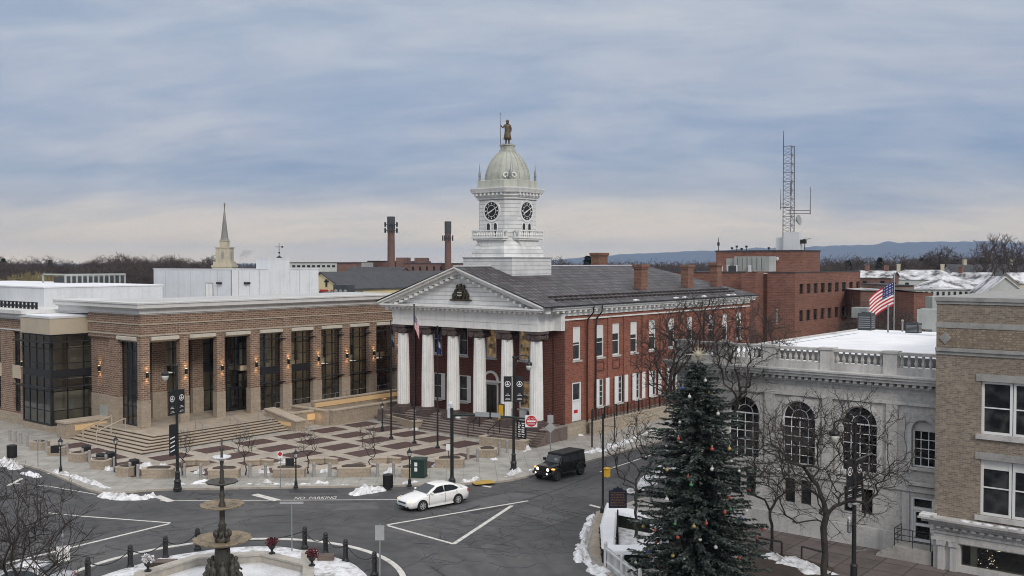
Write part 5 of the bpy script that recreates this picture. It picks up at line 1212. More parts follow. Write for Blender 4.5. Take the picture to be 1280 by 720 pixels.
def roof_box(name, label, cat, px, py, w, h, d, z, mat, detail=True):
    p = at(px, py, z); t = thing(name, label, cat, (p.x, p.y, z)); b = MB(); b.box(p.x - w / 2, p.y - d / 2, z, p.x + w / 2, p.y + d / 2, z + h); b.build('casing', mat, t)
    if detail:
        b = MB()
        for k in range(6): b.box(p.x - w * .42, p.y - d / 2 - .03, z + h * (.15 + .12 * k), p.x + w * .42, p.y - d / 2 + .0, z + h * (.2 + .12 * k)); b.box(p.x + w / 2, p.y - d * .4, z + h * (.15 + .12 * k), p.x + w / 2 + .03, p.y + d * .4, z + h * (.2 + .12 * k))
        b.build('louvre', 'grey_metal' if mat == 'hvac_dark' else 'hvac_dark', t)
        b = MB(); b.lathe([(w * .36, z + h), (w * .36, z + h + .06), (w * .1, z + h + .07)], (p.x, p.y, 0), 14); b.build('fan_guard', 'black_metal', t)
    return t
roof_box('rooftop_condenser', 'dark boxy air conditioner standing on the snowy bank roof left of the flag', 'air conditioner', 1083, 412.5, 1.05, 1.35, 1.0, 10.62, 'hvac_dark')
roof_box('rooftop_condenser', 'low dark air conditioner on the snowy bank roof right of the flag', 'air conditioner', 1142, 416, .95, .75, .9, 10.62, 'hvac_dark')
roof_box('roof_hatch', 'plain grey metal housing on the bank roof behind the dark air conditioner', 'roof hatch', 1077, 397, 1.5, 1.0, 1.3, 10.62, 'hvac_grey', False)
roof_box('duct_housing', 'grey duct housing at the end of the bank roof beside the tan building', 'duct', 1162, 411, 1.5, 1.6, 1.6, 10.62, 'hvac_grey', False)
for i, (px, py, h) in enumerate(((971, 404, 1.1), (1110, 414, 1.9), (1128, 413, .7))):
    p = at(px, py, 10.62); b = MB(); b.tube(p - Vector((0, 0, .1)), p + Vector((0, 0, h)), .07, .07, 8); b.lathe([(.1, h), (.12, h + .05), (.05, h + .16)], p, 8)
    o = b.build('vent_pipe', 'grey_metal'); tag(o, ('short pale vent pipe near the left edge of the snowy bank roof', 'tall thin vent pipe in front of the flag on the bank roof', 'stubby vent pipe right of the flag on the bank roof')[i], 'vent pipe', 'vent pipes on the bank roof')
# flag on the bank roof
fp = at(1117.5, 400, 10.62); fp.z = 0
FG = thing('flagpole', 'tall pole behind the bank roof flying a large American flag', 'flagpole', fp)
zt = far(1117.5, 342, (fp - CAM).dot(FWD)).z
m = MB(); m.tube(fp, (fp.x, fp.y, zt), .06, .04, 8); m.ball((fp.x, fp.y, zt + .06), .1); m.build('pole', 'sign_back', FG)
def flag_mesh(root, top, du, drop, w_, h_, seed, sway):
    nu, nv = 26, 26; pts = {}
    for i in range(nu + 1):
        for j in range(nv + 1):
            u, v = i / nu, j / nv
            p = Vector(top) + du * (w_ * u * (1 - .08 * u)) + Vector((0, 0, -1)) * (h_ * v + drop * u ** 1.2) + Vector((-du.y, du.x, 0)) * (sway * sin(u * 6.5 + v * 1.6 + seed) * u)
            pts[i, j] = p
    mb = MB(); mb.smooth = True; idx = {k: mb.add(p) for k, p in pts.items()}
    for i in range(nu):
        for j in range(nv):
            st = int(j * 13 / nv); canton = i < nu * .4 and st < 7
            mb.m = 2 if canton else (0 if st % 2 == 0 else 1); mb.face((idx[i, j], idx[i, j + 1], idx[i + 1, j + 1], idx[i + 1, j]))
    fl = mb.build('flag', ['flag_red', 'flag_white', 'flag_blue'], root)
    s = MB()                                           # stars, both faces
    for r in range(5):
        for c in range(6):
            u, v = .03 + .36 * (c + .5) / 6, .02 + .50 * (r + .5) / 5; i, j = int(u * nu), int(v * nv); p = pts[i, j].lerp(pts[i + 1, j + 1], .5)
            a, b_ = (pts[i + 1, j] - pts[i, j]).normalized(), (pts[i, j + 1] - pts[i, j]).normalized(); n_ = a.cross(b_).normalized(); R = h_ * .027
            for sgn in (.012, -.012): s.poly([p + n_ * sgn + (a * cos(k * pi / 5) + b_ * sin(k * pi / 5)) * (R if k % 2 == 0 else R * .45) for k in range(10)])
    s.build('stars', 'flag_white', fl); return fl
flag_mesh(FG, (fp.x - .05, fp.y, zt - .75), -RIGHT, 1.5, 2.5, 2.2, .6, .2)

# ================================================================== tan brick shop building (right edge)
TYF, TX0, TX1, TZT = 53.7, -15.2, 12.0, 14.25
TB = thing('tan_brick_building', 'tan brick commercial block with grey stone bands and a carved shopfront', 'building', (-8, 58, 0))
wins = []
for k in range(5):
    a = -13.02 + k * 4.1
    wins += [(a, a + 2.9, 7.32, 9.98), (a, a + 2.9, 3.2, 6.02)]
m = MB(); wall(m, 'y', TYF, -1, TX0, TX1, 2.85, TZT - .25, wins, .3); wall(m, 'x', TX0, -1, TYF, 76, 0, TZT - .25); wall(m, 'y', 76, 1, TX0, TX1, 0, TZT - .25); wall(m, 'x', TX1, 1, TYF, 76, 0, TZT - .25)
m.build('brick_wall', 'brick_tan', TB)
m = MB(); m.box(TX0 - .08, TYF - .12, TZT - .25, TX1 + .08, 76.1, TZT - .05); m.box(TX0 - .02, TYF - .06, TZT - .4, TX1, TYF + .1, TZT - .25)
for z0, z1, o in ((12.62, 12.9, .06), (11.42, 11.6, .14), (11.24, 11.42, .06)): m.box(TX0 - .02, TYF - o, z0, TX1, TYF + .1, z1)
m.build('stone_band', 'stone_grey', TB)
m = MB(); m.box(TX0 + .02, TYF - .03, 11.62, TX1, TYF + .08, 12.6); m.build('patterned_frieze', 'brick_herring', TB)
for x in (-14.75, -9.5, -4.2): s = MB(); wprism(s, 'y', TYF, -1, [(x - .3, 12.1), (x, 11.78), (x + .3, 12.1), (x, 12.42)], -.08, 0); s.build('stone_diamond', 'stone_grey', TB)
m = MB(); m.box(TX0 + .3, TYF + .3, TZT - .6, TX1, 75.8, TZT - .35); m.build('roof', 'snow_roof', TB)
for i, h in enumerate(wins):
    a, b, z0, z1 = h; mid = (a + b) / 2
    for u0, u1 in ((a, mid - .02), (mid + .02, b)):
        window(TB, 'y', TYF, -1, u0, u1, z0, z1, dep=.24, fm='white_wood', gm='pane_tan', fw=.12, mw=.06, cols=1, rows=2, sill=None, blind=0 if i % 2 == 0 else .17)
    s = MB(); wbox(s, 'y', TYF, -1, a - .22, b + .22, z1 + .02, z1 + .38, -.05, .05); s.build('lintel', 'stone_grey', TB)
    s = MB(); wbox(s, 'y', TYF, -1, a - .2, b + .2, z0 - .24, z0 - .003, -.14, .2); s.build('sill', 'stone_trim', TB)
# shopfront: carved stone frame, glass and a display inside
m = MB(); wall(m, 'y', TYF - .12, -1, TX0, TX1, 0, 2.3, [(-13.9, -5, .45, 1.55), (-4, 6, .45, 1.55)], .4)
m.box(TX0, TYF - .1, 2.3, TX1, TYF + .2, 2.85); m.build('shopfront', 'stone_trim', TB)
m = MB()
for z0, z1, o in ((1.62, 1.75, .22), (2.0, 2.12, .2), (2.4, 2.6, .32), (2.6, 2.75, .6), (2.75, 2.85, .75)): m.box(TX0 - (o - .12), TYF - o, z0, TX1, TYF - .11, z1)
for x in (-14.95, -14.35): m.box(x, TYF - .26, .0, x + .32, TYF - .11, 1.62); m.box(x - .06, TYF - .32, 1.4, x + .38, TYF - .11, 1.62)
for k in range(60): m.box(TX0 + .2 + k * .42, TYF - .42, 2.3, TX0 + .42 + k * .42, TYF - .12, 2.4)
m.build('shopfront_cornice', 'stone_trim', TB)
m = MB(); m.box(TX0 - .55, TYF - .75, 2.85, TX0 + .15, TYF - .1, 2.98)
for k in range(14): m.ball((TX0 + 1.6 + k * .55, TYF - .5, 2.87), .16, 6, 1.8, 1, .45)
split(m, 'cornice_snow', 'snow', TB)
g = MB(); wquad(g, 'y', TYF - .12, -1, -13.9, -5, .45, 1.55, .3); sw_ = g.build('shop_window', 'glass_clear', TB)
m = MB(); m.box(-14, TYF + .3, 0, -4.8, TYF + 4, .05); m.box(-14, TYF + 4, 0, -4.8, TYF + 4.1, 2.4); m.box(-14.1, TYF + .3, 0, -14, TYF + 4, 2.4); m.box(-14, TYF + .3, 2.3, -4.8, TYF + 4, 2.4); m.build('shop_interior', 'interior_dark', TB)
m = MB(); m.box(-13.6, TYF + .7, .05, -13.3, TYF + .9, 2.2); m.build('shop_curtain', 'interior_wall', TB)
p = far(1243, 697, 51.5)
m = MB(); m.lathe([(.2, 1.32), (.2, 1.4), (.05, 1.5)], (-12.3, TYF + .9, 0), 12); lp = m.build('ceiling_lamp_or_fill', 'grey_metal', TB)
m = MB(); m.lathe([(.12, 1.29), (.19, 1.315)], (-12.3, TYF + .9, 0), 12); m.build('bulb', 'shop_lamp', lp)
# ================================================================== modern red brick offices behind the courthouse
OC = far(994, 341, 141); OX, OY, OZ = OC.x, OC.y, OC.z
OB = thing('brick_office', 'flat roofed red brick office block with rows of narrow dark windows', 'office building', (OX - 10, OY + 10, 0))
oye = onx(1075, 341, OX).y
hs = []
for k in range(9):
    pa = 999.5 + k * 8.85; a = onx(pa, 360, OX).y; b = onx(pa + 4.9, 360, OX).y
    hs += [(a, b, onx(1000, 367.5, OX).z, onx(1000, 355, OX).z), (a, b, onx(1000, 402, OX).z, onx(1000, 388, OX).z)]
hs = [(a, b, z0, z1) for a, b, z0, z1 in hs]
m = MB(); wall(m, 'x', OX, 1, OY, oye, 0, OZ, hs, .3); wall(m, 'y', OY, -1, OX - 4.2, OX, 0, OZ); wall(m, 'y', OY - 2.2, -1, OX - 7.2, OX - 5.0, 0, OZ - .05); wall(m, 'y', OY + .6, -1, OX - 5.0, OX - 4.2, 0, OZ)
m.box(OX - 30, OY - 1.0, 0, OX - 7.2, OY + 3, OZ - .03); wall(m, 'x', OX - 5.0, 1, OY - 2.2, OY + .6, 0, OZ - .05); m.box(OX - 30, OY + 3, 0, OX - .4, oye - .1, OZ - .2); wall(m, 'y', oye, 1, OX - 12, OX, 0, OZ)
pc = far(1003, 314, 146); pz = pc.z
pxl = ony(895, 314, pc.y).x; m.box(pxl, pc.y, OZ - .5, pc.x, onx(1025, 314, pc.x).y, pz)
m.build('brick_wall', 'brick_office', OB)
m = MB(); m.box(pxl - .1, pc.y - .1, pz, pc.x + .1, onx(1025, 314, pc.x).y + .1, pz + .2); m.box(OX - 30.1, OY - 1.1, OZ - .03, OX - 7.2, OY - .7, OZ + .15); m.box(OX - 4.3, OY - .1, OZ, OX + .08, OY + .3, OZ + .14); m.box(OX - .3, OY + .3, OZ, OX + .08, oye, OZ + .14)
m.build('parapet_cap', 'roof_dark', OB)
for h in hs: window(OB, 'x', OX, 1, *h, dep=.25, fm='frame_dark', fw=.06, cols=1, rows=2, sill=None)
m = MB(); m.box(OX - 29, OY + .5, OZ - .18, OX - 1, oye - 1, OZ - .1); m.build('roof', 'snow_roof', OB)
q = pc + Vector((-5.2, -.02, 0)); m = MB(); p = ony(972, 323.5, pc.y); m.ball((p.x, p.y - .1, p.z), .3, 8, .8, .4, 1); m.build('wall_light', 'lamp_glass', OB)
# plant box on the office roof
a, b = ony(907, 340, OY + 1), ony(962, 340, OY + 1); zt = ony(930, 320.5, OY + 1).z
HV = thing('rooftop_plant', 'long grey green ventilation unit on the red brick office roof', 'ventilation unit', ((a.x + b.x) / 2, OY + 2, OZ))
m = MB(); m.box(a.x + 1.5, OY + .8, OZ + .15, b.x, OY + 3.2, zt); m.box(a.x, OY + 1.2, OZ + .3, a.x + 1.5, OY + 2.9, zt - .3); m.build('casing', 'hvac_grey', HV)
m = MB()
for k in range(6): x = a.x + 2 + (b.x - a.x - 2.4) * k / 6; m.box(x, OY + .77, OZ + .3, x + .06, OY + .8, zt - .15)
m.build('panel_seam', 'hvac_dark', HV)
m = MB()
for x in (a.x - .6, a.x + .6, a.x + 1.8, b.x - 3): m.box(x, OY + .2, OZ + .1, x + .35, OY + .6, OZ + 1.1)
split(m, 'vent', 'white_metal', HV)
m = MB(); m.box(a.x + .9, OY + .1, OZ + .1, a.x + 2.1, OY + .7, OZ + 1.0); m.build('fan_unit', 'hvac_dark', HV)
for i, (px, y0, y1) in enumerate(((898, 314, 297), (915, 314, 309), (921, 314, 307), (927, 314, 310), (933, 314, 307), (961, 314, 309))):
    p = ony(px, y0, pc.y + 2); q = ony(px, y1, pc.y + 2); b = MB(); b.tube((p.x, p.y, pz), (p.x, p.y, q.z), .07, .04, 6); b.box(p.x - .14, p.y - .14, q.z - .3 if i else pz + 1, p.x + .14, p.y + .14, q.z if i else pz + 1.5)
    o = b.build('roof_vent' if i else 'whip_aerial', 'black_metal'); tag(o, ['thin whip aerial at the left corner of the office roof', 'short dark roof vent nearest the whip aerial', 'capped dark roof vent second from the whip aerial', 'shortest roof vent in the cluster on the office roof', 'capped dark roof vent farthest from the whip aerial in the cluster', 'lone roof vent just left of the radio mast'][i], 'roof vent' if i else 'aerial')
# lattice radio mast and equipment
mp_ = ony(985.5, 312, pc.y + 3); mz = lambda y: ony(985.5, y, pc.y + 3).z
RM = thing('radio_mast', 'open steel lattice radio mast with whip antennas on the office roof', 'radio mast', (mp_.x, mp_.y, pz))
hw = .62; z0, z1 = pz, mz(183); m = MB(); cn = [(mp_.x + a * hw, mp_.y + b * hw) for a, b in ((-1, -1), (1, -1), (1, 1))]
for x, y in cn: m.tube((x, y, z0), (x, y, z1), .07, .055, 5)
n = 12
for k in range(n):
    za, zb = z0 + (z1 - z0) * k / n, z0 + (z1 - z0) * (k + 1) / n; zm_ = (za + zb) / 2
    for i in range(3):
        a, b = cn[i], cn[(i + 1) % 3]; m.tube((*a, za), (*b, zm_), .032, .032, 4, False); m.tube((*b, zm_), (*a, zb), .032, .032, 4, False); m.tube((*a, zb), (*b, zb), .03, .03, 4, False)
m.build('lattice', 'mast_steel', RM)
m = MB(); m.tube((cn[0][0], cn[0][1], z1 - .5), (cn[0][0], cn[0][1], mz(164)), .09, .05, 6); m.tube((cn[1][0] - .0, cn[1][1], mz(245)), (cn[1][0], cn[1][1], mz(228)), .12, .12, 6)
for px, ya, yb, yc in ((975.5, 262, 236, 255), (1012.5, 268, 234, 263)):
    dx = (px - 985.5) / F * 150; p = Vector((mp_.x, mp_.y, 0)) + RIGHT * dx; m.tube((p.x, p.y, mz(ya)), (p.x, p.y, mz(yb)), .08, .04, 6)
    for yy in (yc, yc + 4): m.tube((mp_.x, mp_.y, mz(yy)), (p.x, p.y, mz(yy)), .05, .05, 5)
m.build('antenna', 'mast_steel', RM)
dpos = Vector((mp_.x, mp_.y, mz(275))) + RIGHT * 1.4
m = MB(); m.X = Matrix.Translation(dpos) @ Matrix.Rotation(radians(80), 4, 'Y'); m.lathe([(.05, -.35), (.75, .1), (.8, .25), (.1, .2)], (0, 0, 0), 14); m.X = None; m.tube(dpos - RIGHT * 1, dpos, .07); m.build('dish', 'hvac_grey', RM)
m = MB()
for px0, px1, yt, dz in ((972.5, 986, 297, 0), (984, 1003, 291, .6)):
    a, b = ony(px0, 312, pc.y + 2.2), ony(px1, 312, pc.y + 2.2); m.box(a.x, pc.y + 1.4 - dz, pz, b.x, pc.y + 2.9 - dz * .3, mz(yt))
EQ = m.build('equipment_cabinet', 'white_metal'); tag(EQ, 'pale equipment cabinets at the foot of the lattice mast', 'cabinet')
m = MB(); p = ony(1006, 302, pc.y + 1.5); m.tube((p.x, p.y, pz), (p.x, p.y, p.z), .07); m.box(p.x - .9, p.y - .2, p.z - .3, p.x + .2, p.y + .2, p.z + .3); m.tube((p.x - .3, p.y, p.z + .35), (p.x + 1.0, p.y - .3, p.z + .4), .05); tag(m.build('roof_camera', 'black_metal'), 'dark boxy camera housing beside the pale equipment cabinets', 'camera')

# ================================================================== church steeple
CP = far(281, 330, 262)
CB = thing('church', 'pale stone church tower with a tapering grey spire and cross', 'church', (CP.x, CP.y, 0)); px_m = F / 262
zz = lambda y: 16 + (327.6 - y) / px_m
m = MB()
def sq(mb, hw, z0, z1, hw1=None): hw1 = hw1 or hw; r = .66; c, s = cos(r), sin(r); mb.loft([[(CP.x + h * (a * c - b * s), CP.y + h * (a * s + b * c), z) for a, b in ((-1, -1), (1, -1), (1, 1), (-1, 1))] for h, z in ((hw, z0), (hw1, z1))])
sq(m, 2.6, 0, zz(331)); sq(m, 2.35, zz(331), zz(327)); sq(m, 1.85, zz(327), zz(310)); sq(m, 2.05, zz(310), zz(309)); sq(m, 1.0, zz(309), zz(302)); sq(m, 1.15, zz(302), zz(301)); sq(m, 2.75, zz(334), zz(331.5)); m.box(CP.x - 14, CP.y + 2, 0, CP.x + 10, CP.y + 30, 8)
m.build('tower', 'cream_stone', CB)
m = MB(); m.lathe([(1.25, zz(301.5)), (.95, zz(298)), (.22, zz(266)), (.1, zz(262))], (CP.x, CP.y, 0), 8, ang=.2); sp_ = m.build('spire', 'spire_lead', CB)
m = MB(); m.box(CP.x - .08, CP.y - .08, zz(263), CP.x + .08, CP.y + .08, zz(254)); a = Vector((CP.x, CP.y, zz(256.5))); m.tube(a - RIGHT * .42, a + RIGHT * .42, .08, .08, 4); m.build('cross', 'bronze', sp_)
m = MB()
r = .66
for an in (r - pi / 2, r):
    d_ = Vector((cos(an), sin(an), 0)); t_ = Vector((-d_.y, d_.x, 0)); c_ = Vector((CP.x, CP.y, 0)) + d_ * 1.86
    m.loft([[c_ + t_ * a_ + Vector((0, 0, z)) + d_ * e for a_, z in ((-.45, zz(324)), (.45, zz(324)), (.45, zz(316)), (0, zz(313)), (-.45, zz(316)))] for e in (-.05, .06)])
split(m, 'belfry_opening', 'stone_grey', CB)
m = MB(); m.box(CP.x - 14, CP.y + 2, 8, CP.x + 10, CP.y + 30, 8.3); m.build('nave_roof', 'roof_dark', CB)
# drifting puff of chimney smoke
SMK = far(305, 318, 300)
m = MB(); m.smooth = True
for dx, dz, r in ((-1.3, -1.4, .45), (-1.0, -.8, .6), (-.5, -.2, .8), (.3, .4, 1.0), (1.3, .5, .8), (.6, -.3, .7), (2.1, .8, .5)): m.ball(SMK + RIGHT * dx + Vector((0, 0, dz)), r, 16)
smm = bpy.data.materials.new('smoke'); smm.use_nodes = True; sn = smm.node_tree; sn.nodes.remove(sn.nodes['Principled BSDF']); sv = sn.nodes.new('ShaderNodeVolumePrincipled'); sv.inputs['Color'].default_value = (.55, .58, .66, 1); sv.inputs['Density'].default_value = .28; sn.links.new(sv.outputs[0], sn.nodes['Material Output'].inputs['Volume']); MATS['smoke'] = smm
sm_ = m.build('smoke', 'smoke'); tag(sm_, kind='stuff')

# ================================================================== generic buildings behind
def fbox(mb, x0, x1, ybase, ytop, depth, thick, z0=0.0, dy=0.0):    # block facing the viewer, spanning photo columns at a distance
    a, b = far(x0, 330, depth), far(x1, 330, depth); zt = 16 + (327.6 - ytop) / F * depth
    d = Vector((FWD.x, FWD.y, 0)).normalized(); p = [a.xy, b.xy, b.xy + d.xy * thick, a.xy + d.xy * thick]
    mb.prism(p, z0, zt); return p, zt
# brick smokestacks with telecom aerials
def stack(px, ytop, depth, r0, r1, label):
    p = far(px, 330, depth); zt = 16 + (327.6 - ytop) / F * depth
    t = thing('smokestack', label, 'smokestack', (p.x, p.y, 0), 'factory smokestacks'); m = MB(); m.smooth = True; m.lathe([(r0 * 1.5, 0), (r0, 6), (r1, zt - 2.2), (r1 * 1.12, zt - 2.0), (r1 * 1.1, zt)], (p.x, p.y, 0), 20); m.build('shaft', 'brick_factory', t)
    m = MB(); m.lathe([(r1 * 1.14, zt - 4), (r1 * 1.14, zt + .02), (r1 * .8, zt + .03)], (p.x, p.y, 0), 20); m.build('blackened_rim', 'roof_dark', t)
    return t, p, zt
t, p, zt = stack(489, 271, 330, 1.35, 1.15, 'taller brick smokestack ringed with two tiers of telecom panels')
def ant(t, p, zs, r, n, h, mat='white_metal'):
    m = MB()
    for z in zs:
        m.lathe([(r * .93, z - .06), (r * .93, z + .06)], (p.x, p.y, 0), 16)
        for k in range(n):
            a = 2 * pi * k / n + .3; x, y = p.x + r * cos(a), p.y + r * sin(a); m.box(x - .17, y - .17, z - h / 2, x + .17, y + .17, z + h / 2); m.tube((p.x + r * .6 * cos(a), p.y + r * .6 * sin(a), z), (x, y, z), .06, .06, 4)
    split(m, 'telecom_panel', mat, t)
ant(t, p, (zt - 2.6, zt - 4.6), 2.1, 8, 1.5, 'hvac_dark')
t, p, zt = stack(560, 277, 335, 1.25, 1.0, 'shorter brick smokestack with a single ring of telecom panels')
ant(t, p, (zt - 5.6,), 1.75, 7, 1.8, 'hvac_dark')
def windows_on(mb, x0, x1, y0, y1, depth, n, frac=.5):
    for k in range(n):
        c = x0 + (x1 - x0) * (k + .5) / n; hw_ = (x1 - x0) / n * frac / 2; a, b = far(c - hw_, 330, depth - .12), far(c + hw_, 330, depth - .12); d = Vector((FWD.x, FWD.y)).normalized()
        mb.prism([a.xy, b.xy, b.xy + d * .3, a.xy + d * .3], 16 + (327.6 - y1) / F * depth, 16 + (327.6 - y0) / F * depth)
def block(name, label, cat, parts, wins=(), roofs=()):
    c = far((parts[0][0] + parts[0][1]) / 2, 330, parts[0][3]); t = thing(name, label, cat, (c.x, c.y, 0))
    for x0, x1, yt, dep, th, mat in parts: m = MB(); fbox(m, x0, x1, 0, yt, dep, th); m.build('wall', mat, t)
    for x0, x1, y0, y1, dep, n, fr in wins: m = MB(); windows_on(m, x0, x1, y0, y1, dep, n, fr); split(m, 'window', 'pane', t)
    for x0, x1, yt, dep, th, mat in roofs: m = MB(); fbox(m, x0 - .6, x1 + .6, 0, yt - .5, dep - .4, th + .8, z0=16 + (327.6 - yt) / F * dep + .01); m.build('roof', mat, t)
    return t
block('factory', 'long red brick factory with stepped roofline behind the smokestacks', 'factory',
      [(459, 530, 326.5, 345, 30, 'brick_factory'), (495, 509, 322, 343, 12, 'brick_factory'), (518, 533, 322.3, 343, 12, 'brick_factory'), (505, 584, 329.5, 338, 30, 'brick_factory'), (440, 464, 327.5, 340, 20, 'brick_factory')],
      [(512, 582, 333, 338, 338, 8, .3)], [(459, 495, 326.5, 345, 30, 'roof_dark'), (505, 584, 329.5, 338, 30, 'roof_dark')])
block('metal_shed', 'pale corrugated industrial shed left of the brick factory', 'shed', [(362, 421, 328.3, 330, 30, 'pale_siding'), (444, 455, 328.5, 300, 20, 'hvac_grey')], [(364, 420, 331.5, 334, 330, 9, .6)], [(362, 421, 328.3, 330, 30, 'roof_dark')])
block('brick_warehouse', 'low windowless red brick warehouse between the pale shed and the factory', 'warehouse', [(421, 445, 328.6, 290, 20, 'brick_factory')], (), [(421, 445, 328.6, 290, 20, 'roof_dark')])
def gable(name, label, cat, px, w, d, ze, zr, depth, rz, wallm, roofm, chim=0, z0=0, win=2, hip=False, over=.35, chm='brick_chimney', pos=None):
    c = pos or far(px, 330, depth); t = thing(name, label, cat, (c.x, c.y, 0), rz=0); Rm = Matrix.Translation((c.x, c.y, 0)) @ Matrix.Rotation(rz, 4, 'Z')
    m = MB(); m.X = Rm; m.box(-w / 2, -d / 2, z0, w / 2, d / 2, ze)
    if not hip:
        for s in (-1, 1): m.loft([[(s * (w / 2 - e), y, z) for y, z in ((-d / 2, ze), (d / 2, ze), (0, zr))] for e in (0, .2)])
    m.build('wall', wallm, t)
    m = MB(); m.X = Rm; o = over; th = .18
    if hip:
        k = min(w, d) / 2 * .95
        A = [m.add((a * (w / 2 + o), b * (d / 2 + o), ze - .05)) for a, b in ((-1, -1), (1, -1), (1, 1), (-1, 1))]; B_ = [m.add((a * (w / 2 - k + .02), 0, zr)) for a in (-1, 1)]
        m.face((A[0], A[1], B_[1], B_[0])); m.face((A[2], A[3], B_[0], B_[1])); m.face((A[1], A[2], B_[1])); m.face((A[3], A[0], B_[0])); m.face(A[::-1])
    else:
        sl = (zr - ze) / (d / 2)
        for s in (-1, 1): m.loft([[(x, s * (d / 2 + o), ze - o * sl), (x, 0, zr), (x, 0, zr + th), (x, s * (d / 2 + o), ze - o * sl + th)] for x in (-w / 2 - o, w / 2 + o)])
    m.build('roof', roofm, t)
    m = MB(); m.X = Rm
    for k in range(win):
        u = -w / 2 + w * (k + .5) / win
        for sd_ in (-1, 1): m.box(u - .45, sd_ * d / 2 - .06, ze - 2.2, u + .45, sd_ * d / 2 + .06, ze - .8)
    for s in (-1, 1): m.box(s * w / 2 - .06, -.5, ze - 1.9, s * w / 2 + .06, .5, ze - .4)
    split(m, 'window', 'pane', t)
    for k in range(chim):
        m = MB(); m.X = Rm; x = (-.3 + .55 * k) * w; m.box(x - .45, -.35, ze, x + .45, .35, zr + 1.3); m.box(x - .52, -.42, zr + 1.3, x + .52, .42, zr + 1.5); m.build('chimney', chm, t)
    return t, Rm
# yellow gable and the dark roofs behind the judicial centre
t, Rm = gable('yellow_gable_building', 'building with a pale yellow gable end and a long dark roof', 'building', 0, 46, 9.6, 12.0, 14.35, 150, pi / 2, 'yellow_siding', 'roof_dark', win=9, pos=far(402, 330, 150) + Vector((0, 23, 0)))
m = MB(); m.X = Rm
for k in range(9):
    if k in (2, 4): continue
    m.box(-23.12, -4.0 + k * .5, 11.55, -23.02, -3.65 + k * .5, 11.85)
m.build('sign_marks', 'sign_red', t)
m = MB(); m.X = Rm; m.box(-23.14, -1.3, 12.3, -23.0, -1.0, 13.4); m.box(-23.14, -1.6, 13.0, -23.0, -.7, 13.2); m.build('gable_vent', 'frame_dark', t)
gable('gabled_brick_house', 'dark roofed house with a small brown brick gable facing right', 'house', 480, 17, 8, 12.2, 14.7, 215, 0, 'brick_chimney', 'roof_dark', win=4, pos=far(506, 330, 215) + Vector((-8.5, 0, 0)))
block('flat_roof_annex', 'low grey annex with snowy flat roofs beside the penthouse', 'annex', [(398, 440, 367, 138, 10, 'hvac_grey'), (430, 500, 372, 134, 8, 'hvac_dark')], (), [(398, 440, 367, 138, 10, 'roof_tar'), (430, 500, 371, 134, 8, 'roof_patchy_snow')])
c = far(430, 364, 141); m = MB(); m.box(c.x - 1.6, c.y - .6, 11.2, c.x + 1.6, c.y + .6, 12.8); 
tu = thing('roof_chiller', 'dark chiller unit with round fans below the yellow gable', 'chiller', (c.x, c.y, 11.2)); m.build('casing', 'hvac_dark', tu)
m = MB()
for k in (-1, 0, 1): m.disc(c + Vector((k * 1.0 + 0, -.62, -.1)), (0, -1, 0), .38, 14, .05)
m.build('fan', 'hvac_grey', tu)
# right-hand background: houses with snow on their roofs
gable('pale_green_house', 'pale green hip roofed house with a snowy roof and two chimneys', 'house', 1153, 19, 11, 11.6, 14.0, 255, YAW - .35, 'pale_siding', 'roof_patchy_snow', chim=2, win=5, hip=True, chm='cream_stone')
gable('low_hip_house', 'lower hip roofed house with a broad snowy roof right of the green house', 'house', 1186, 13, 11, 10.2, 13.0, 215, YAW + .2, 'pale_siding', 'roof_patchy_snow', win=5, hip=True)
gable('snowy_cross_house', 'small house with a steep snowy roof and brick gable', 'house', 1215, 9, 7, 10.5, 13.4, 235, YAW - .9, 'brick_factory', 'roof_patchy_snow', chim=1)
gable('grey_gable_house', 'grey sided house whose gable faces the viewer above the tan parapet', 'house', 1247, 11, 8, 9.8, 13.2, 185, YAW + 1.35, 'pale_siding', 'roof_patchy_snow', win=2)
gable('dark_roof_house', 'house with a wide dark shingle roof and a tall pale chimney', 'house', 1238, 24, 10, 11.8, 15.2, 270, YAW + .05, 'pale_siding', 'roof_dark', chim=2, chm='cream_stone')
gable('cream_house', 'cream house with snow on its roof at the right edge', 'house', 1279, 9, 7, 11.2, 13.4, 230, YAW + .3, 'cream_stone', 'roof_patchy_snow')
gable('brick_row_house', 'dark brick row house with snow on the roof beyond the office', 'house', 1097, 8, 7, 12.4, 13.8, 235, YAW - .6, 'brick_factory', 'roof_patchy_snow', chim=2)
block('tall_brown_block', 'brown brick commercial block behind the flag with a row of tall windows', 'commercial building', [(1076, 1118, 363, 150, 14, 'brick_factory'), (1118, 1143, 357, 150, 14, 'brick_brown')], [(1120, 1143, 366, 376, 150, 4, .4), (1120, 1143, 380, 393, 150, 4, .4)], [(1076, 1118, 363, 150, 14, 'roof_patchy_snow'), (1118, 1143, 357, 150, 14, 'roof_dark')])
block('orange_brick_block', 'low orange brick building between the brown block and the tan parapet', 'commercial building', [(1143, 1166, 366, 140, 12, 'brick_office'), (1166, 1185, 371, 120, 2, 'hvac_grey')], [(1147, 1160, 385, 398, 140, 2, .4)], [(1143, 1166, 364, 140, 12, 'roof_tar')])
block('white_flat_house', 'white walled house with a snowy flat roof below the green house', 'house', [(1145, 1215, 362, 190, 10, 'pale_siding')], [(1148, 1212, 364.5, 369, 190, 9, .4)], [(1145, 1215, 362, 190, 10, 'roof_patchy_snow')])
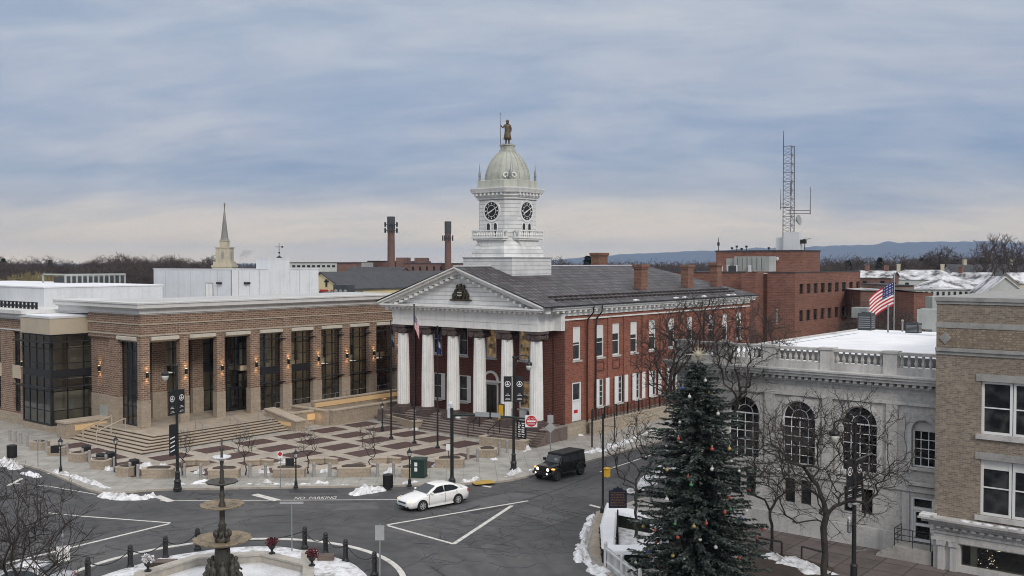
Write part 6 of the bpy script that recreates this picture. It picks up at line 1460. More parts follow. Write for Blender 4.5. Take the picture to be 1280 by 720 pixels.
# ================================================================== street furniture
def g2(x, y, z=SW): p = at(x, y, z); return Vector((p.x, p.y, z))
def lamp_fluted(mb, h, r):
    mb.lathe([(.30, 0), (.30, .12), (.24, .18), (.22, .5), (.26, .58), (.17, .75), (.16, 1.15), (.19, 1.2), (r, 1.32), (r, 1.4), (r * .7, h), (0.0, h + .02)], (0, 0, 0), 14)
def lantern(root, p, s=1.0, mat='black_metal', glow='lamp_glass'):
    b = MB(); b.lathe([(.04, .42), (.08, .36), (.1, .3), (.24, .2), (.27, .1), (.25, .08), (.25, 0)], p, 12); o = b.build('lantern', mat, root)
    b = MB(); b.lathe([(.24, .0), (.23, -.12), (.17, -.3), (.06, -.38), (.0, -.39)], p, 12, smooth=True); b.build('globe', glow, o)
def banner(root, p, d, w_, z0, z1, side, emblem=True):
    a = p + d * (side * .14); b_ = p + d * (side * (.14 + w_)); n = Vector((-d.y, d.x, 0)) * .008
    b = MB(); b.loft([[a - n + Vector((0, 0, z)), b_ - n + Vector((0, 0, z)), b_ + n + Vector((0, 0, z)), a + n + Vector((0, 0, z))] for z in (z0, z1)]); o = b.build('banner', 'banner_black', root)
    b = MB(); b.tube(p + Vector((0, 0, z1 + .03)), b_ + Vector((0, 0, z1 + .03)), .02); b.tube(p + Vector((0, 0, z0 - .03)), b_ + Vector((0, 0, z0 - .03)), .02); split(b, 'banner_arm', 'black_metal', o)
    b = MB(); c = (a + b_) / 2; nn = Vector((-d.y, d.x, 0))
    for s in (-1, 1):
        k = c + nn * (.012 * s)
        if emblem:
            zc = z1 - .55; R = w_ * .36
            pts = [(R * cos(t), R * sin(t)) for t in [i * pi / 9 for i in range(18)]]; inn = [(u * .78, v * .78) for u, v in pts]
            for i in range(18): b.poly([k + d * u + Vector((0, 0, zc + v)) for u, v in (pts[i], pts[(i + 1) % 18], inn[(i + 1) % 18], inn[i])])
            b.poly([k + d * (u * .5) + Vector((0, 0, zc + v * .3 - .03)) for u, v in pts]); b.poly([k + d * (u * .16) + Vector((0, 0, zc + v * .5 + .04)) for u, v in pts])
        for z, ww, hh in (((z0 + .52, .3, .035), (z0 + .42, .6, .03), (z0 + .2, .5, .025), (z0 + .12, .66, .025)) if emblem else ((z0 + .2, .7, .09), (z0 + .5, .7, .09), (z0 + .8, .7, .09), (z0 + 1.1, .7, .09))):
            u0, u1 = -w_ * ww / 2, w_ * ww / 2; sk = 0 if emblem else .1
            b.poly([k + d * u0 + Vector((0, 0, z)), k + d * u1 + Vector((0, 0, z + sk)), k + d * u1 + Vector((0, 0, z + hh + sk)), k + d * u0 + Vector((0, 0, z + hh))])
    b.build('banner_print', 'sign_white', o)
def tall_lamp(label, pos, arm, bdir, z0, z1, sides=(1, -1), h=8.6, striped=None, arm_z=None, R=1.3):
    t = thing('street_lamp', label, 'street lamp', pos, 'tall street lamps with banners'); OFF[t] = Vector((0, 0, 0))
    b = MB(); lamp_fluted(b, h, .11); b.lathe([(.1, h), (.12, h + .05), (.03, h + .22), (0, h + .3)], (0, 0, 0), 8); b.build('pole', 'black_metal', t)
    b = MB(); za = arm_z or h - .1
    b.path([(arm * (R * u)) + Vector((0, 0, za + .32 * sin(u * pi * .8) - .1 * u)) for u in [i / 10 for i in range(11)]], .04, 6); b.tube(Vector((0, 0, za - .7)), arm * (R * .55) + Vector((0, 0, za + .22)), .022)
    e = arm * R + Vector((0, 0, za - .02)); b.tube(e + Vector((0, 0, .1)), e - Vector((0, 0, .15)), .035); b.build('arm', 'black_metal', t)
    lantern(t, e - Vector((0, 0, .5)))
    for s in sides: banner(t, Vector((0, 0, 0)), bdir, .62, z0, z1, s)
    if striped: banner(t, Vector((0, 0, 0)), bdir, .62, striped[0], striped[1], sides[0], False)
    return t
tall_lamp('tall black street lamp with two emblem banners in front of the courthouse steps', g2(642, 588), RIGHT * .9 + Vector((FWD.x, FWD.y, 0)) * .3, RIGHT, 5.3, 7.15)
tall_lamp('tall black street lamp with stacked banners before the brown brick building', g2(222, 612), -RIGHT, (RIGHT * .45 + Vector((FWD.x, FWD.y, 0))).normalized(), 5.3, 6.95, (-1, 1), striped=(2.5, 4.6), R=.8)
L3 = tall_lamp('tall black street lamp with paired banners and snowy clamps before the stone bank', g2(1067, 738), -RIGHT, (RIGHT + Vector((FWD.x, FWD.y, 0)) * .9).normalized(), 4.5, 6.4, h=8.15, R=1.0)
b = MB(); b.ball((0, -.02, 4.3), .24, 8, 1.3, 1, .6); b.ball((-.2, 0, 4.12), .13, 7); b.ball((-.24, 0, 3.45), .11, 7); b.build('snow_cap', 'snow', L3)
b = MB(); b.lathe([(.05, 2.75), (.11, 2.82), (.11, 3.3), (.06, 3.4)], (-.24, 0, 0), 10); b.tube((-.24, 0, 3.1), (0, 0, 3.1), .03); b.tube((0, 0, 1.9), (.55, .1, 2.05), .03); b.tube((0, 0, 6.3), (.8, .1, 6.75), .04); b.build('bracket_lamp', 'grey_metal', L3)
def short_lamp(label, pos, plate=False):
    t = thing('post_lamp', label, 'post lamp', pos, 'short black post lamps'); OFF[t] = Vector((0, 0, 0))
    b = MB(); b.lathe([(.17, 0), (.17, .1), (.12, .16), (.11, .45), (.07, .55), (.055, .6), (.045, 2.05), (.09, 2.1), (.05, 2.14)], (0, 0, 0), 10); b.build('post', 'black_metal', t)
    b = MB(); b.lathe([(.09, 2.14), (.17, 2.4), (.16, 2.42), (.16, 2.44)], (0, 0, 0), 8); b.build('glass', 'lamp_glass', t)
    b = MB(); b.lathe([(.1, 2.12), (.1, 2.16), (.06, 2.17)], (0, 0, 0), 8)
    for k in range(6): a = k * pi / 3; b.tube((.1 * cos(a), .1 * sin(a), 2.14), (.18 * cos(a), .18 * sin(a), 2.42), .014, .014, 4)
    b.lathe([(.2, 2.42), (.2, 2.45), (.09, 2.6), (.03, 2.66), (.02, 2.76), (0, 2.78)], (0, 0, 0), 8); b.build('cap', 'black_metal', t)
    if plate: b = MB(); q = -RIGHT * .42; b.loft([[q + RIGHT * u + Vector((0, 0, z)) + Vector((FWD.x, FWD.y, 0)) * v for u, v in ((-.3, -.06), (.28, -.06), (.28, .06), (-.3, .06))] for z in (1.55, 2.1)]); b.tube(q + Vector((0, 0, 1.8)), (0, 0, 1.8), .03); b.build('plate', 'plastic_black', t)
    return t
short_lamp('short black post lamp with a black plate, near the middle stone planter', g2(370, 610), True)
short_lamp('short black post lamp on the kerb beside the green cabinet and the white sedan', g2(512, 608))
short_lamp('short black post lamp standing in kerb snow far left of the plaza', g2(76, 592), True)
short_lamp('short black post lamp in front of the foot of the tan entrance stairs', g2(145, 590))
short_lamp('short black post lamp at the back of the plaza by the low ramp wall', g2(478, 539))
# mast arm with the no-entry sign
P0 = g2(565, 603); E0 = at(664, 524, 5.05)
t = thing('mast_arm_pole', 'black mast arm pole reaching over the street and carrying a red no entry sign', 'signal pole', P0)
b = MB(); b.X = Matrix.Translation(P0); b.lathe([(.26, 0), (.26, .2), (.16, .35), (.13, .5), (.12, 5.3), (.14, 5.32), (.03, 5.42)], (0, 0, 0), 14); b.build('pole', 'black_metal', t)
b = MB(); A0 = Vector((P0.x, P0.y, 5.0)); b.path([A0, A0.lerp(E0, .3) + Vector((0, 0, .08)), A0.lerp(E0, .7) + Vector((0, 0, .08)), E0], .09, 8, .06); b.build('mast_arm', 'dark_green_metal', t)
dr = (E0 - A0).normalized()
b = MB()
for u0, u1 in ((.30, .48), (.50, .62)): a, c = A0.lerp(E0, u0), A0.lerp(E0, u1); b.loft([[q + Vector((0, 0, z)) + Vector((FWD.x, FWD.y, 0)) * v for z, v in ((.02, -.14), (.34, -.14), (.34, -.11), (.02, -.11))] for q in (a, c)])
b.build('street_sign', 'sign_back', t)
vn = Vector((-FWD.x, -FWD.y, 0)).normalized(); sc = E0 + vn * .12 - Vector((0, 0, .12)); SR = Vector((-vn.y, vn.x, 0))
def sgn_poly(mb, c, pts, off, th=.01): mb.loft([[c + SR * u + Vector((0, 0, v)) + vn * o for u, v in pts] for o in (off, off + th)])
b = MB(); sgn_poly(b, sc, [(-.42, -.42), (.42, -.42), (.42, .42), (-.42, .42)], 0, .015); ns = b.build('no_entry_sign', 'sign_white', t)
b = MB(); sgn_poly(b, sc, [(.385 * cos(i * pi / 16), .385 * sin(i * pi / 16)) for i in range(32)], .016, .004); b.build('disc', 'sign_red', ns)
b = MB(); sgn_poly(b, sc, [(-.3, -.055), (.3, -.055), (.3, .055), (-.3, .055)], .022, .004); b.build('bar', 'sign_white', ns)
for body, dz in (('DO NOT', .18), ('ENTER', -.18)):
    M = Matrix.Translation(sc + vn * .024 + Vector((0, 0, dz)) - OFF[t]) @ Matrix(((SR.x, 0, vn.x, 0), (SR.y, 0, vn.y, 0), (0, 1, 0, 0), (0, 0, 0, 1)))
    text_mesh(body, .17, 'lettering', 'sign_white', ns, M)
b = MB(); q = P0 + Vector((0, 0, 5.4)); b.box(q.x - .1, q.y - .1, q.z, q.x + .1, q.y + .1, q.z + .15); b.lathe([(.16, .1), (.18, .3), (.1, .45)], q - RIGHT * .1, 10); b.box(q.x - .35, q.y - .1, q.z - .75, q.x - .1, q.y + .1, q.z - .05); b.ball(q + Vector((.1, 0, -.7)) + RIGHT * .35, .2, 8, 1.3, 1, .6); b.build('camera', 'white_metal', t)
# flagpoles on the plaza
def flagpole(label, px, py, top, flag):
    p = g2(px, py); zt = far(px, top, (p - CAM).dot(FWD)).z; t = thing('flagpole', label, 'flagpole', p, 'flagpoles on the plaza')
    b = MB(); b.lathe([(.2, 0), (.2, .12), (.1, .2), (.085, .3), (.05, zt - p.z), (0.0, zt - p.z + .02)], p, 10); b.ball((p.x, p.y, zt + .08), .09); b.build('pole', 'black_metal', t)
    return t, p, zt
t, p, zt = flagpole('tallest plaza flagpole with a limp American flag', 518, 554, 382, 'us'); flag_mesh(t, (p.x + .06, p.y, zt - .75), RIGHT, 1.0, .42, 1.25, .2, .1)
def limp(root, top, mats, w_, h_, seed):
    mb = MB(); mb.smooth = True; n, k = 10, 14; ids = {}
    for i in range(n + 1):
        for j in range(k + 1): u, v = i / n, j / k; ids[i, j] = mb.add(Vector(top) + RIGHT * (w_ * u * (.4 + .6 * v)) + Vector((FWD.x, FWD.y, 0)) * (.09 * sin(u * 9 + seed + v)) - Vector((0, 0, 1)) * (h_ * v + .25 * u))
    for i in range(n):
        for j in range(k): mb.m = 1 if len(mats) > 1 and .3 < (j / k) < .62 and i % 4 < 2 else 0; mb.face((ids[i, j], ids[i, j + 1], ids[i + 1, j + 1], ids[i + 1, j]))
    mb.build('flag', mats, root)
t, p, zt = flagpole('plaza flagpole nearest the columns with a limp dark blue flag', 547, 560, 409, 'pa'); limp(t, (p.x + .05, p.y, zt - .5), ['flag_blue', 'flag_white'], .34, 1.7, 1)
t, p, zt = flagpole('plaza flagpole nearest the brown building with a limp grey blue flag', 489, 548, 402, 'x'); limp(t, (p.x + .05, p.y, zt - .4), ['marker_blue', 'sign_back'], .3, 1.8, 2)

# ---------------- planters, bollards, bins around the plaza
DD, DN = Vector((.745, .667)), Vector((-.667, .745))
def planter(label, p, q, depth=1.25, h=.72, group='stone planters round the plaza', taper=.35):
    p, q = Vector(p[:2]), Vector(q[:2]); d = (q - p).normalized(); n = Vector((-d.y, d.x)); t = thing('stone_planter', label, 'planter', ((p.x + q.x) / 2, (p.y + q.y) / 2, SW), group)
    poly = [p, q, q + n * depth * .55 + d * taper * .2, q + n * depth - d * taper, p + n * depth + d * taper, p + n * depth * .55 - d * taper * .2]
    cen = sum(poly, Vector((0, 0))) / 6; b = MB(); b.prism(poly, SW - .04, h); b.build('body', 'stone_beige', t)
    o_ = [cen + (v - cen) * 1.04 for v in poly]; b = MB(); b.prism(o_, h, h + .1); b.build('coping', 'coping', t)
    b = MB(); b.prism([cen + (v - cen) * .74 for v in poly], h + .1, h + .125); b.build('bed', 'soil', t); return t, cen
tx = ['end planter at the plaza corner with snow behind it', 'second planter from the plaza corner, behind the fountain spire', 'middle planter in the row, behind the post lamp with a plate', 'fourth planter, left of the black litter bin', 'short planter left of the green cabinet']
for k, (a, b_) in enumerate((((177, 598), (214, 598)), ((260, 599), (298, 598)), ((341, 597.5), (380, 597)), ((422, 596.5), (462, 595.5)), ((501, 597), (516, 597)))): planter('tan stone ' + tx[k], g2(*a), g2(*b_), 1.3)
planter('tan stone planter between the green cabinet and the mast arm pole', g2(544, 585), g2(579, 585), 1.4)
planter('tan stone planter with snow beside the emblem street lamp', g2(598, 572), g2(620, 572), 1.5, .7)
planter('long low tan planter wall below the courthouse steps', g2(599, 557), g2(655, 563), 1.0, .85, taper=.1)
planter('low tan planter at the back of the plaza beside the column bases', g2(482, 527.5), g2(517, 537), 1.0, .8, taper=.1)
tl = ['leftmost square planter by the grey bollards', 'second square planter from the left end', 'square planter behind the left post lamp', 'square planter in front of the tan cheek wall', 'square planter before the foot of the stairs']
for k, (x0, x1, y) in enumerate(((37, 52, 562), (59, 74, 569), (85, 101, 577), (112, 130, 586), (144, 160, 595))): planter('tan stone ' + tl[k], g2(x0, y), g2(x1, y + 1.5), 1.0, .74, taper=.12)
bp = [(12.5, 551), (19, 553), (26, 555), (34, 558), (50, 563), (58, 565), (84, 568), (103, 577), (112, 579), (132.5, 585), (143, 588), (162.5, 595), (172.5, 598), (230.5, 597), (251, 597), (312.5, 597), (332, 597), (392.5, 596), (412.5, 596), (472, 595.5), (492, 595.5), (585, 575), (597, 577), (624, 569), (634, 566)]
bl0 = None
for i, q in enumerate(bp):
    if bl0 is None:
        bl0 = proto('steel_bollard', 'dull grey steel bollard, one of the line between the plaza planters', 'bollard', 'grey bollards between the plaza planters'); b = MB(); b.lathe([(.15, 0), (.15, .03), (.115, .04), (.115, 1.0), (.10, 1.04), (.0, 1.05)], (0, 0, 0), 14); b.build('post', 'bollard_steel', bl0)
        b = MB(); b.lathe([(.118, .82), (.118, .88)], (0, 0, 0), 14); b.build('band', 'grey_metal', bl0); place(bl0, g2(*q))
    else: dup(bl0, g2(*q))
# low seat walls in the gaps behind the bollards
for i, (px, py) in enumerate(((245, 583), (325, 583), (405, 581), (484, 580))):
    c = g2(px, py - 2).xy; t = thing('seat_wall', 'low tan seat wall ' + ('left of the first plaza tree' if i == 0 else ('between the second and third large planters', 'between the third and fourth large planters', 'left of the short planter and green cabinet')[i - 1]), 'seat wall', (c.x, c.y, SW), 'low seat walls behind the bollards')
    b = MB(); b.obox(c - DD * 1.1 - DN * .1, c, .42, SW - .04, .5); b.obox(c + DD * .06 + DN * .14, c + DD * 1.0 - DN * .35, .42, SW - .04, .498); b.build('wall', 'stone_beige', t)
    b = MB(); b.obox(c - DD * 1.12 - DN * .1, c + DD * .02, .5, .5, .57); b.obox(c + DD * .06 + DN * .14, c + DD * 1.03 - DN * .35, .5, .498, .568); b.build('coping', 'coping', t)
def bin_(label, px, py, r=.33, h=.95):
    p = g2(px, py); t = thing('litter_bin', label, 'litter bin', p); b = MB(); b.lathe([(r * .9, .0), (r * .92, .06), (r, h - .1), (r * 1.08, h - .06), (r * 1.08, h), (r * .55, h + .06), (r * .5, h - .1)], p, 18)
    for k in range(18): a = 2 * pi * k / 18; b.box(p.x + r * 1.0 * cos(a) - .02, p.y + r * sin(a) - .02, p.z + .06, p.x + r * cos(a) + .02, p.y + r * sin(a) + .02, p.z + h - .08)
    b.build('body', 'plastic_black', t); b = MB(); b.lathe([(r * .5, h - .0), (r * .5, h + .065)], p, 14); b.build('rim', 'black_metal', t)
bin_('round black litter bin on the kerb beside a snow heap, left of the white sedan', 485, 610)
bin_('round black litter bin at the far left edge of the sidewalk', 15, 572, .36, 1.0)
p = g2(524, 596); t = thing('utility_cabinet', 'dark green metal cabinet with white labels beside the short planter', 'cabinet', p)
b = MB(); b.X = Matrix.Translation(p) @ Matrix.Rotation(YAW * .7, 4, 'Z'); b.box(-.5, -.42, .08, .5, .42, 1.32); b.frust(0, 0, .56, .48, 1.32, .5, .42, 1.42); b.box(-.53, -.45, 0, .53, .45, .08); b.build('casing', 'green_cabinet', t)
b = MB(); b.X = Matrix.Translation(p) @ Matrix.Rotation(YAW * .7, 4, 'Z')
for z in (1.0, .62): b.box(-.24, -.432, z - .14, -.02, -.42, z + .14)
b.build('label_plate', 'sign_white', t)
for i, (px, py, w_, h) in enumerate(((108, 573, .55, .95), (127, 577, .75, .55), (138, 582, .5, 1.0), (168, 593, .55, 1.05))):
    p = g2(px, py); t = thing('waste_box', 'square black metal box ' + ('between the third and fourth small planters', 'low and wide behind the fourth small planter', 'right of the fourth small planter', 'right of the last small planter, by the corner planter')[i], 'waste box', p)
    b = MB(); b.box(p.x - w_ / 2, p.y - .25, p.z, p.x + w_ / 2, p.y + .25, p.z + h); b.build('casing', 'plastic_black', t); b = MB(); b.frust(p.x, p.y, w_ / 2 + .04, .29, p.z + h, w_ / 2 - .02, .22, p.z + h + .1); b.build('lid', 'black_metal', t)
# ---------------- sign posts
def sign_post(name, label, cat, px, py, h, plates, r=.03, mat='grey_metal', z=SW):
    p = g2(px, py, z); t = thing(name, label, cat, p); b = MB(); b.tube(p - Vector((0, 0, .02)), p + Vector((0, 0, h)), r, r, 8); b.build('post', mat, t)
    for pts, zc, m_ in plates: b = MB(); b.loft([[p + SR * u + Vector((0, 0, zc + v)) + vn * o for u, v in pts] for o in (.035, .05)]); b.build('plate', m_, t)
    return t, p
rc = lambda w_, h: [(-w_ / 2, -h / 2), (w_ / 2, -h / 2), (w_ / 2, h / 2), (-w_ / 2, h / 2)]
ci = lambda r: [(r * cos(i * pi / 12), r * sin(i * pi / 12)) for i in range(24)]
t, p = sign_post('parking_sign', 'slim post with a small round red parking sign near the middle planter', 'sign', 350.5, 609, 2.55, [(rc(.34, .46), 2.3, 'sign_white')])
b = MB(); b.loft([[p + SR * u + Vector((0, 0, 2.36 + v)) + vn * o for u, v in ci(.14)] for o in (.05, .056)]); b.build('red_disc', 'sign_red', t)
sign_post('traffic_sign', 'grey sign seen from behind on a thin post inside the fountain island chain', 'sign', 365, 690, 2.75, [(rc(1.3, .12), 2.72, 'sign_back')], .035)
sign_post('traffic_sign', 'grey blank backed sign at the right edge of the fountain island', 'sign', 475, 724, 2.75, [(rc(.46, .75), 2.35, 'sign_back')], .045)
sign_post('traffic_sign', 'thin bare post standing by the white block on the left street', 'post', 79, 716, 2.2, [(rc(.1, .3), 2.05, 'sign_back')], .035, z=0)
dia = lambda r: [(0, -r), (r, 0), (0, r), (-r, 0)]
sign_post('traffic_sign', 'grey sign backs, a square over a diamond, on one post behind the black SUV', 'sign', 688, 571, 3.45, [(rc(.48, .62), 3.1, 'sign_back'), (dia(.44), 2.4, 'sign_back')], .05)
sign_post('parking_sign', 'thin grey post on the sidewalk right of the far left litter bin', 'post', 47.5, 583, 2.3, [(rc(.08, .4), 2.1, 'sign_back')])
t, p = sign_post('info_sign', 'small white sign on a black post behind the mast arm pole', 'sign', 561, 583, 1.75, [(rc(.4, .5), 1.5, 'sign_white')], .035, 'black_metal')
sign_post('iron_post', 'plain black iron post at the kerb behind the SUV', 'post', 740, 559, 3.2, [], .07, 'black_metal')
sign_post('iron_post', 'thin black post beside the stone ramp wall behind the SUV', 'post', 768, 552, 2.6, [], .04, 'black_metal')
# pedestrian signal pole with a yellow push-button box
p = g2(753.5, 641); t = thing('signal_post', 'slim black signal post with a yellow box at the corner of the snowy hedge', 'signal post', p)
b = MB(); b.lathe([(.17, 0), (.17, .3), (.1, .42), (.075, .5), (.065, 6.3), (.09, 6.32), (0.0, 6.4)], p, 10); b.build('pole', 'black_metal', t)
q = p + RIGHT * .26 + Vector((0, 0, 2.55)); b = MB(); b.box(q.x - .15, q.y - .15, q.z - .25, q.x + .15, q.y + .15, q.z + .25); b.box(q.x - .2, q.y - .2, q.z + .25, q.x + .2, q.y + .2, q.z + .3); b.tube(q - RIGHT * .3, q, .03); b.build('signal_box', 'yellow_box', t)
# historical marker
p = g2(772, 684); t = thing('historical_marker', 'ornate dark blue marker with gold lettering on a post in the snowy hedge', 'marker sign', p)
b = MB(); b.tube(p, p + Vector((0, 0, 2.1)), .05, .045, 8); b.build('post', 'black_metal', t)
pc_ = p + Vector((0, 0, 2.7))
b = MB(); pts = [(-.5, -.5), (.5, -.5), (.5, .48), (.3, .5), (.22, .62), (.1, .6), (0, .72), (-.1, .6), (-.22, .62), (-.3, .5), (-.5, .48)]; b.loft([[pc_ + SR * u + Vector((0, 0, v)) + vn * o for u, v in pts] for o in (-.04, .04)]); pl_ = b.build('plaque', 'marker_blue', t)
b = MB(); rng = random.Random(5)
for k in range(9):
    u = -.4
    while u < .36: w_ = rng.uniform(.05, .16); b.loft([[pc_ + SR * a + Vector((0, 0, z)) + vn * o for a, z in ((u, .34 - k * .09), (min(u + w_, .4), .34 - k * .09), (min(u + w_, .4), .38 - k * .09), (u, .38 - k * .09))] for o in (.041, .046)]); u += w_ + .04
b.build('gold_text', 'marker_gold', pl_)
# boards by the courthouse door
def board(label, px, py, z, w_, h, mat, frame='black_metal', leg=.0):
    p = at(px, py, z); t = thing('display_board', label, 'display board', p); b = MB(); F_ = .06
    for u0, u1, v0, v1 in ((-w_ / 2, -w_ / 2 + F_, 0, h), (w_ / 2 - F_, w_ / 2, 0, h), (-w_ / 2 + F_, w_ / 2 - F_, h - F_, h), (-w_ / 2 + F_, w_ / 2 - F_, leg, leg + F_)): b.box(p.x + u0, p.y - .05, z + v0, p.x + u1, p.y + .05, z + v1)
    b.build('frame', frame, t); b = MB(); b.box(p.x - w_ / 2 + F_, p.y - .03, z + leg + F_, p.x + w_ / 2 - F_, p.y + .03, z + h - F_); b.build('panel', mat, t); return t, p
board('tall black framed amber board left of the courthouse door', 626.5, 529, 1.4, .72, 1.75, 'yellow_box')
board('tall black framed amber board right of the courthouse door', 670, 532, 1.4, .72, 1.8, 'yellow_box')
board('pale grey board standing between the amber board and the banner lamp', 637, 529, 1.4, .95, 1.35, 'sign_back', 'grey_metal')
board('pale grey board standing right of the banner lamp', 654, 530.5, 1.4, .9, 1.35, 'sign_back', 'grey_metal')
t, p = board('black notice board with white print on the courthouse steps', 652, 549, .9, 1.0, 1.6, 'banner_black')
b = MB(); rng = random.Random(3)
for k in range(7): 
    for u in (-.38, .02): b.box(p.x + u + rng.uniform(0, .06), p.y - .045, .9 + .2 + k * .19, p.x + u + rng.uniform(.2, .34), p.y - .031, .9 + .2 + k * .19 + rng.uniform(.05, .12))
b.build('print', 'sign_white', t)
for i, (px, y0) in enumerate(((610, 553), (585, 545))):
    p = at(px, y0, .25); t = thing('stair_handrail', ('black iron handrail on the courthouse steps nearest the emblem lamp', 'black iron handrail on the courthouse steps nearest the flagpoles')[i], 'handrail', p); b = MB()
    b.path([(p.x, p.y, p.z - .1), (p.x, p.y, p.z + 1.0), (p.x, p.y + 1.6, p.z + 1.75), (p.x, p.y + 1.6, p.z + .6)], .045, 6); b.tube((p.x, p.y + .8, p.z + .3), (p.x, p.y + .8, p.z + 1.37), .03); b.build('rail', 'black_metal', t)
# stone ramp wall and iron fence along the courthouse flank
t = thing('ramp_wall', 'pale coursed stone wall along the right flank of the courthouse', 'retaining wall', (-51.3, 84, SW))
b = MB(); b.box(-51.5, 74.9, -.01, -51.05, 99, 1.3); b.box(-51.5, 74.9, -.01, SX + .1, 75.3, 1.3) if False else None; b.build('wall', 'stone_block', t); b = MB(); b.box(-51.56, 74.8, 1.3, -50.99, 99.1, 1.4); b.build('coping', 'coping', t)
t = thing('iron_fence', 'black iron fence on top of the pale stone ramp wall', 'fence', (-51.28, 84, 1.4)); b = MB()
for z in (1.55, 2.35): b.box(-51.3, 75, z, -51.26, 99, z + .05)
b.build('rail', 'black_metal', t); b = MB()
for k in range(97): b.box(-51.295, 75 + k * .25, 1.4, -51.265, 75.03 + k * .25, 2.4)
split(b, 'picket', 'black_metal', t); b = MB()
for k in range(13): b.box(-51.33, 75 + k * 2, 1.4, -51.23, 75.1 + k * 2, 2.55)
split(b, 'fence_post', 'black_metal', t)
# ---------------- fountain island
FC = Vector((-41.0, 28.3)); 
m = MB(); m.lathe([(8.62, -.01), (8.62, .1), (0.01, .1)], (FC.x, FC.y, 0), 72, caps=False); struct('island_paving', m, 'asphalt')
m = MB(); m.lathe([(8.95, -.01), (8.93, .13), (8.62, .13), (8.62, .09)], (FC.x, FC.y, 0), 72, caps=False); struct('island_kerb', m, 'road_paint')
m = MB(); m.smooth = True; n = 72; rr = [[], [], []]
for k in range(n):
    a = 2 * pi * k / n; w_ = 6.85 + .22 * noise.noise((cos(a) * 3, sin(a) * 3, 1)) + .5 * abs(sin(2 * a)) ** 3 * .6
    for j, (r, z) in enumerate(((w_ + .1, .1), (w_ - .15, .17), (4.5, .2))): rr[j].append((FC.x + r * cos(a), FC.y + r * sin(a), z + .02 * noise.noise((r * 2, a * 9, 0))))
m.loft(rr, True, False); tag(m.build('snow', 'snow'), kind='stuff')
FT = thing('fountain', 'tiered iron fountain with scalloped bowls in an octagonal stone pool', 'fountain', (FC.x, FC.y, .1))
fd = (Vector((FC.x, FC.y, 0)) - CAM).dot(FWD); fz = lambda y: far(277, y, fd).z
oc = lambda r, z: [(FC.x + r * cos(radians(140 + 22.5 + 45 * k)), FC.y + r * sin(radians(140 + 22.5 + 45 * k)), z) for k in range(8)]
m = MB(); rings_ = [oc(4.62, .1), oc(4.62, .5), oc(4.72, .52), oc(4.72, .64), oc(4.1, .64), oc(4.1, .54), oc(4.2, .52), oc(4.2, .0)]; m.loft(rings_, True, False); m.build('pool_wall', 'pool_wall', FT)
m = MB(); m.prism([(x, y) for x, y, z in oc(4.25, 0)], .1, .16); m.build('pool_floor', 'ice', FT)
m = MB(); f_ = (FC.x, FC.y, 0)
m.lathe([(1.05, .14), (1.05, .45), (.92, .5), (.85, .62), (.55, .75), (.4, 1.3), (.36, fz(684))], f_, 24); m.build('pedestal', 'fountain_iron', FT)
m = MB()
for k in range(8):
    a = 2 * pi * k / 8 + .2; c = Vector((FC.x + .62 * cos(a), FC.y + .62 * sin(a), .6)); s = .9 + .15 * (k % 2)
    m.lathe([(.2, 0), (.24, .15), (.16, .4), (.2, .62), (.13, .78), (.06, .82), (.11, .92), (.11, 1.02), (.0, 1.1)], c, 8, smooth=True); m.tube(c + Vector((0, 0, .65)), c + Vector((.35 * cos(a + .6), .35 * sin(a + .6), .35)), .06, .05, 6); m.ball(c + Vector((.15 * cos(a), .15 * sin(a), .12)), .2, 8)
split(m, 'figure_piece', 'fountain_iron', FT)
def bowl(z, r, lobes, mat, dp):
    m = MB(); m.smooth = True; n = lobes * 6
    prof = [(.12, z - dp), (r * .35, z - dp * .9), (r * .72, z - dp * .5), (r * .98, z - .06), (r * 1.0, z), (r * .96, z + .01), (r * .68, z - dp * .3), (r * .2, z - dp * .42)]
    m.loft([[(FC.x + q * (1 + (.07 * abs(sin(lobes * pi * k / n)) if q > r * .5 else 0)) * cos(2 * pi * k / n), FC.y + q * (1 + (.07 * abs(sin(lobes * pi * k / n)) if q > r * .5 else 0)) * sin(2 * pi * k / n), zz_) for k in range(n)] for q, zz_ in prof]); return m.build('bowl', mat, FT)
bowl(fz(672), 1.33, 12, 'fountain_bowl', .42); bowl(fz(629), 1.0, 12, 'fountain_bowl', .28); bowl(fz(600.5), .72, 10, 'fountain_iron', .22); bowl(fz(569.5), .42, 10, 'ice', .2)
m = MB(); z0, z1, z2, z3, z4 = fz(674), fz(630), fz(602), fz(571), fz(546)
m.lathe([(0.328, z0 - .2), (0.369, z0 + .05), (0.295, z0 + .2), (0.213, z0 + .35), (0.164, z0 + .6), (0.213, z0 + .7), (0.131, z0 + .85), (0.131, z1 - .3), (0.197, z1 - .2), (0.164, z1), (0.107, z1 + .2), (0.139, z1 + .5), (0.098, z1 + .6), (0.098, z2 - .1), (0.139, z2), (0.082, z2 + .15), (0.107, z2 + .5), (0.066, z2 + .7), (0.098, z3 - .2), (0.066, z3 + .05), (0.057, z3 + .3), (0.115, z3 + .4), (0.041, z3 + .5), (0.049, z4 - .1), (.0, z4)], f_, 16, smooth=True)
for k in range(8): a = 2 * pi * k / 8; m.ball((FC.x + .34 * cos(a), FC.y + .34 * sin(a), z0 + .3), .12, 7, 1, 1, 1.6)
m.build('stem', 'fountain_iron', FT)
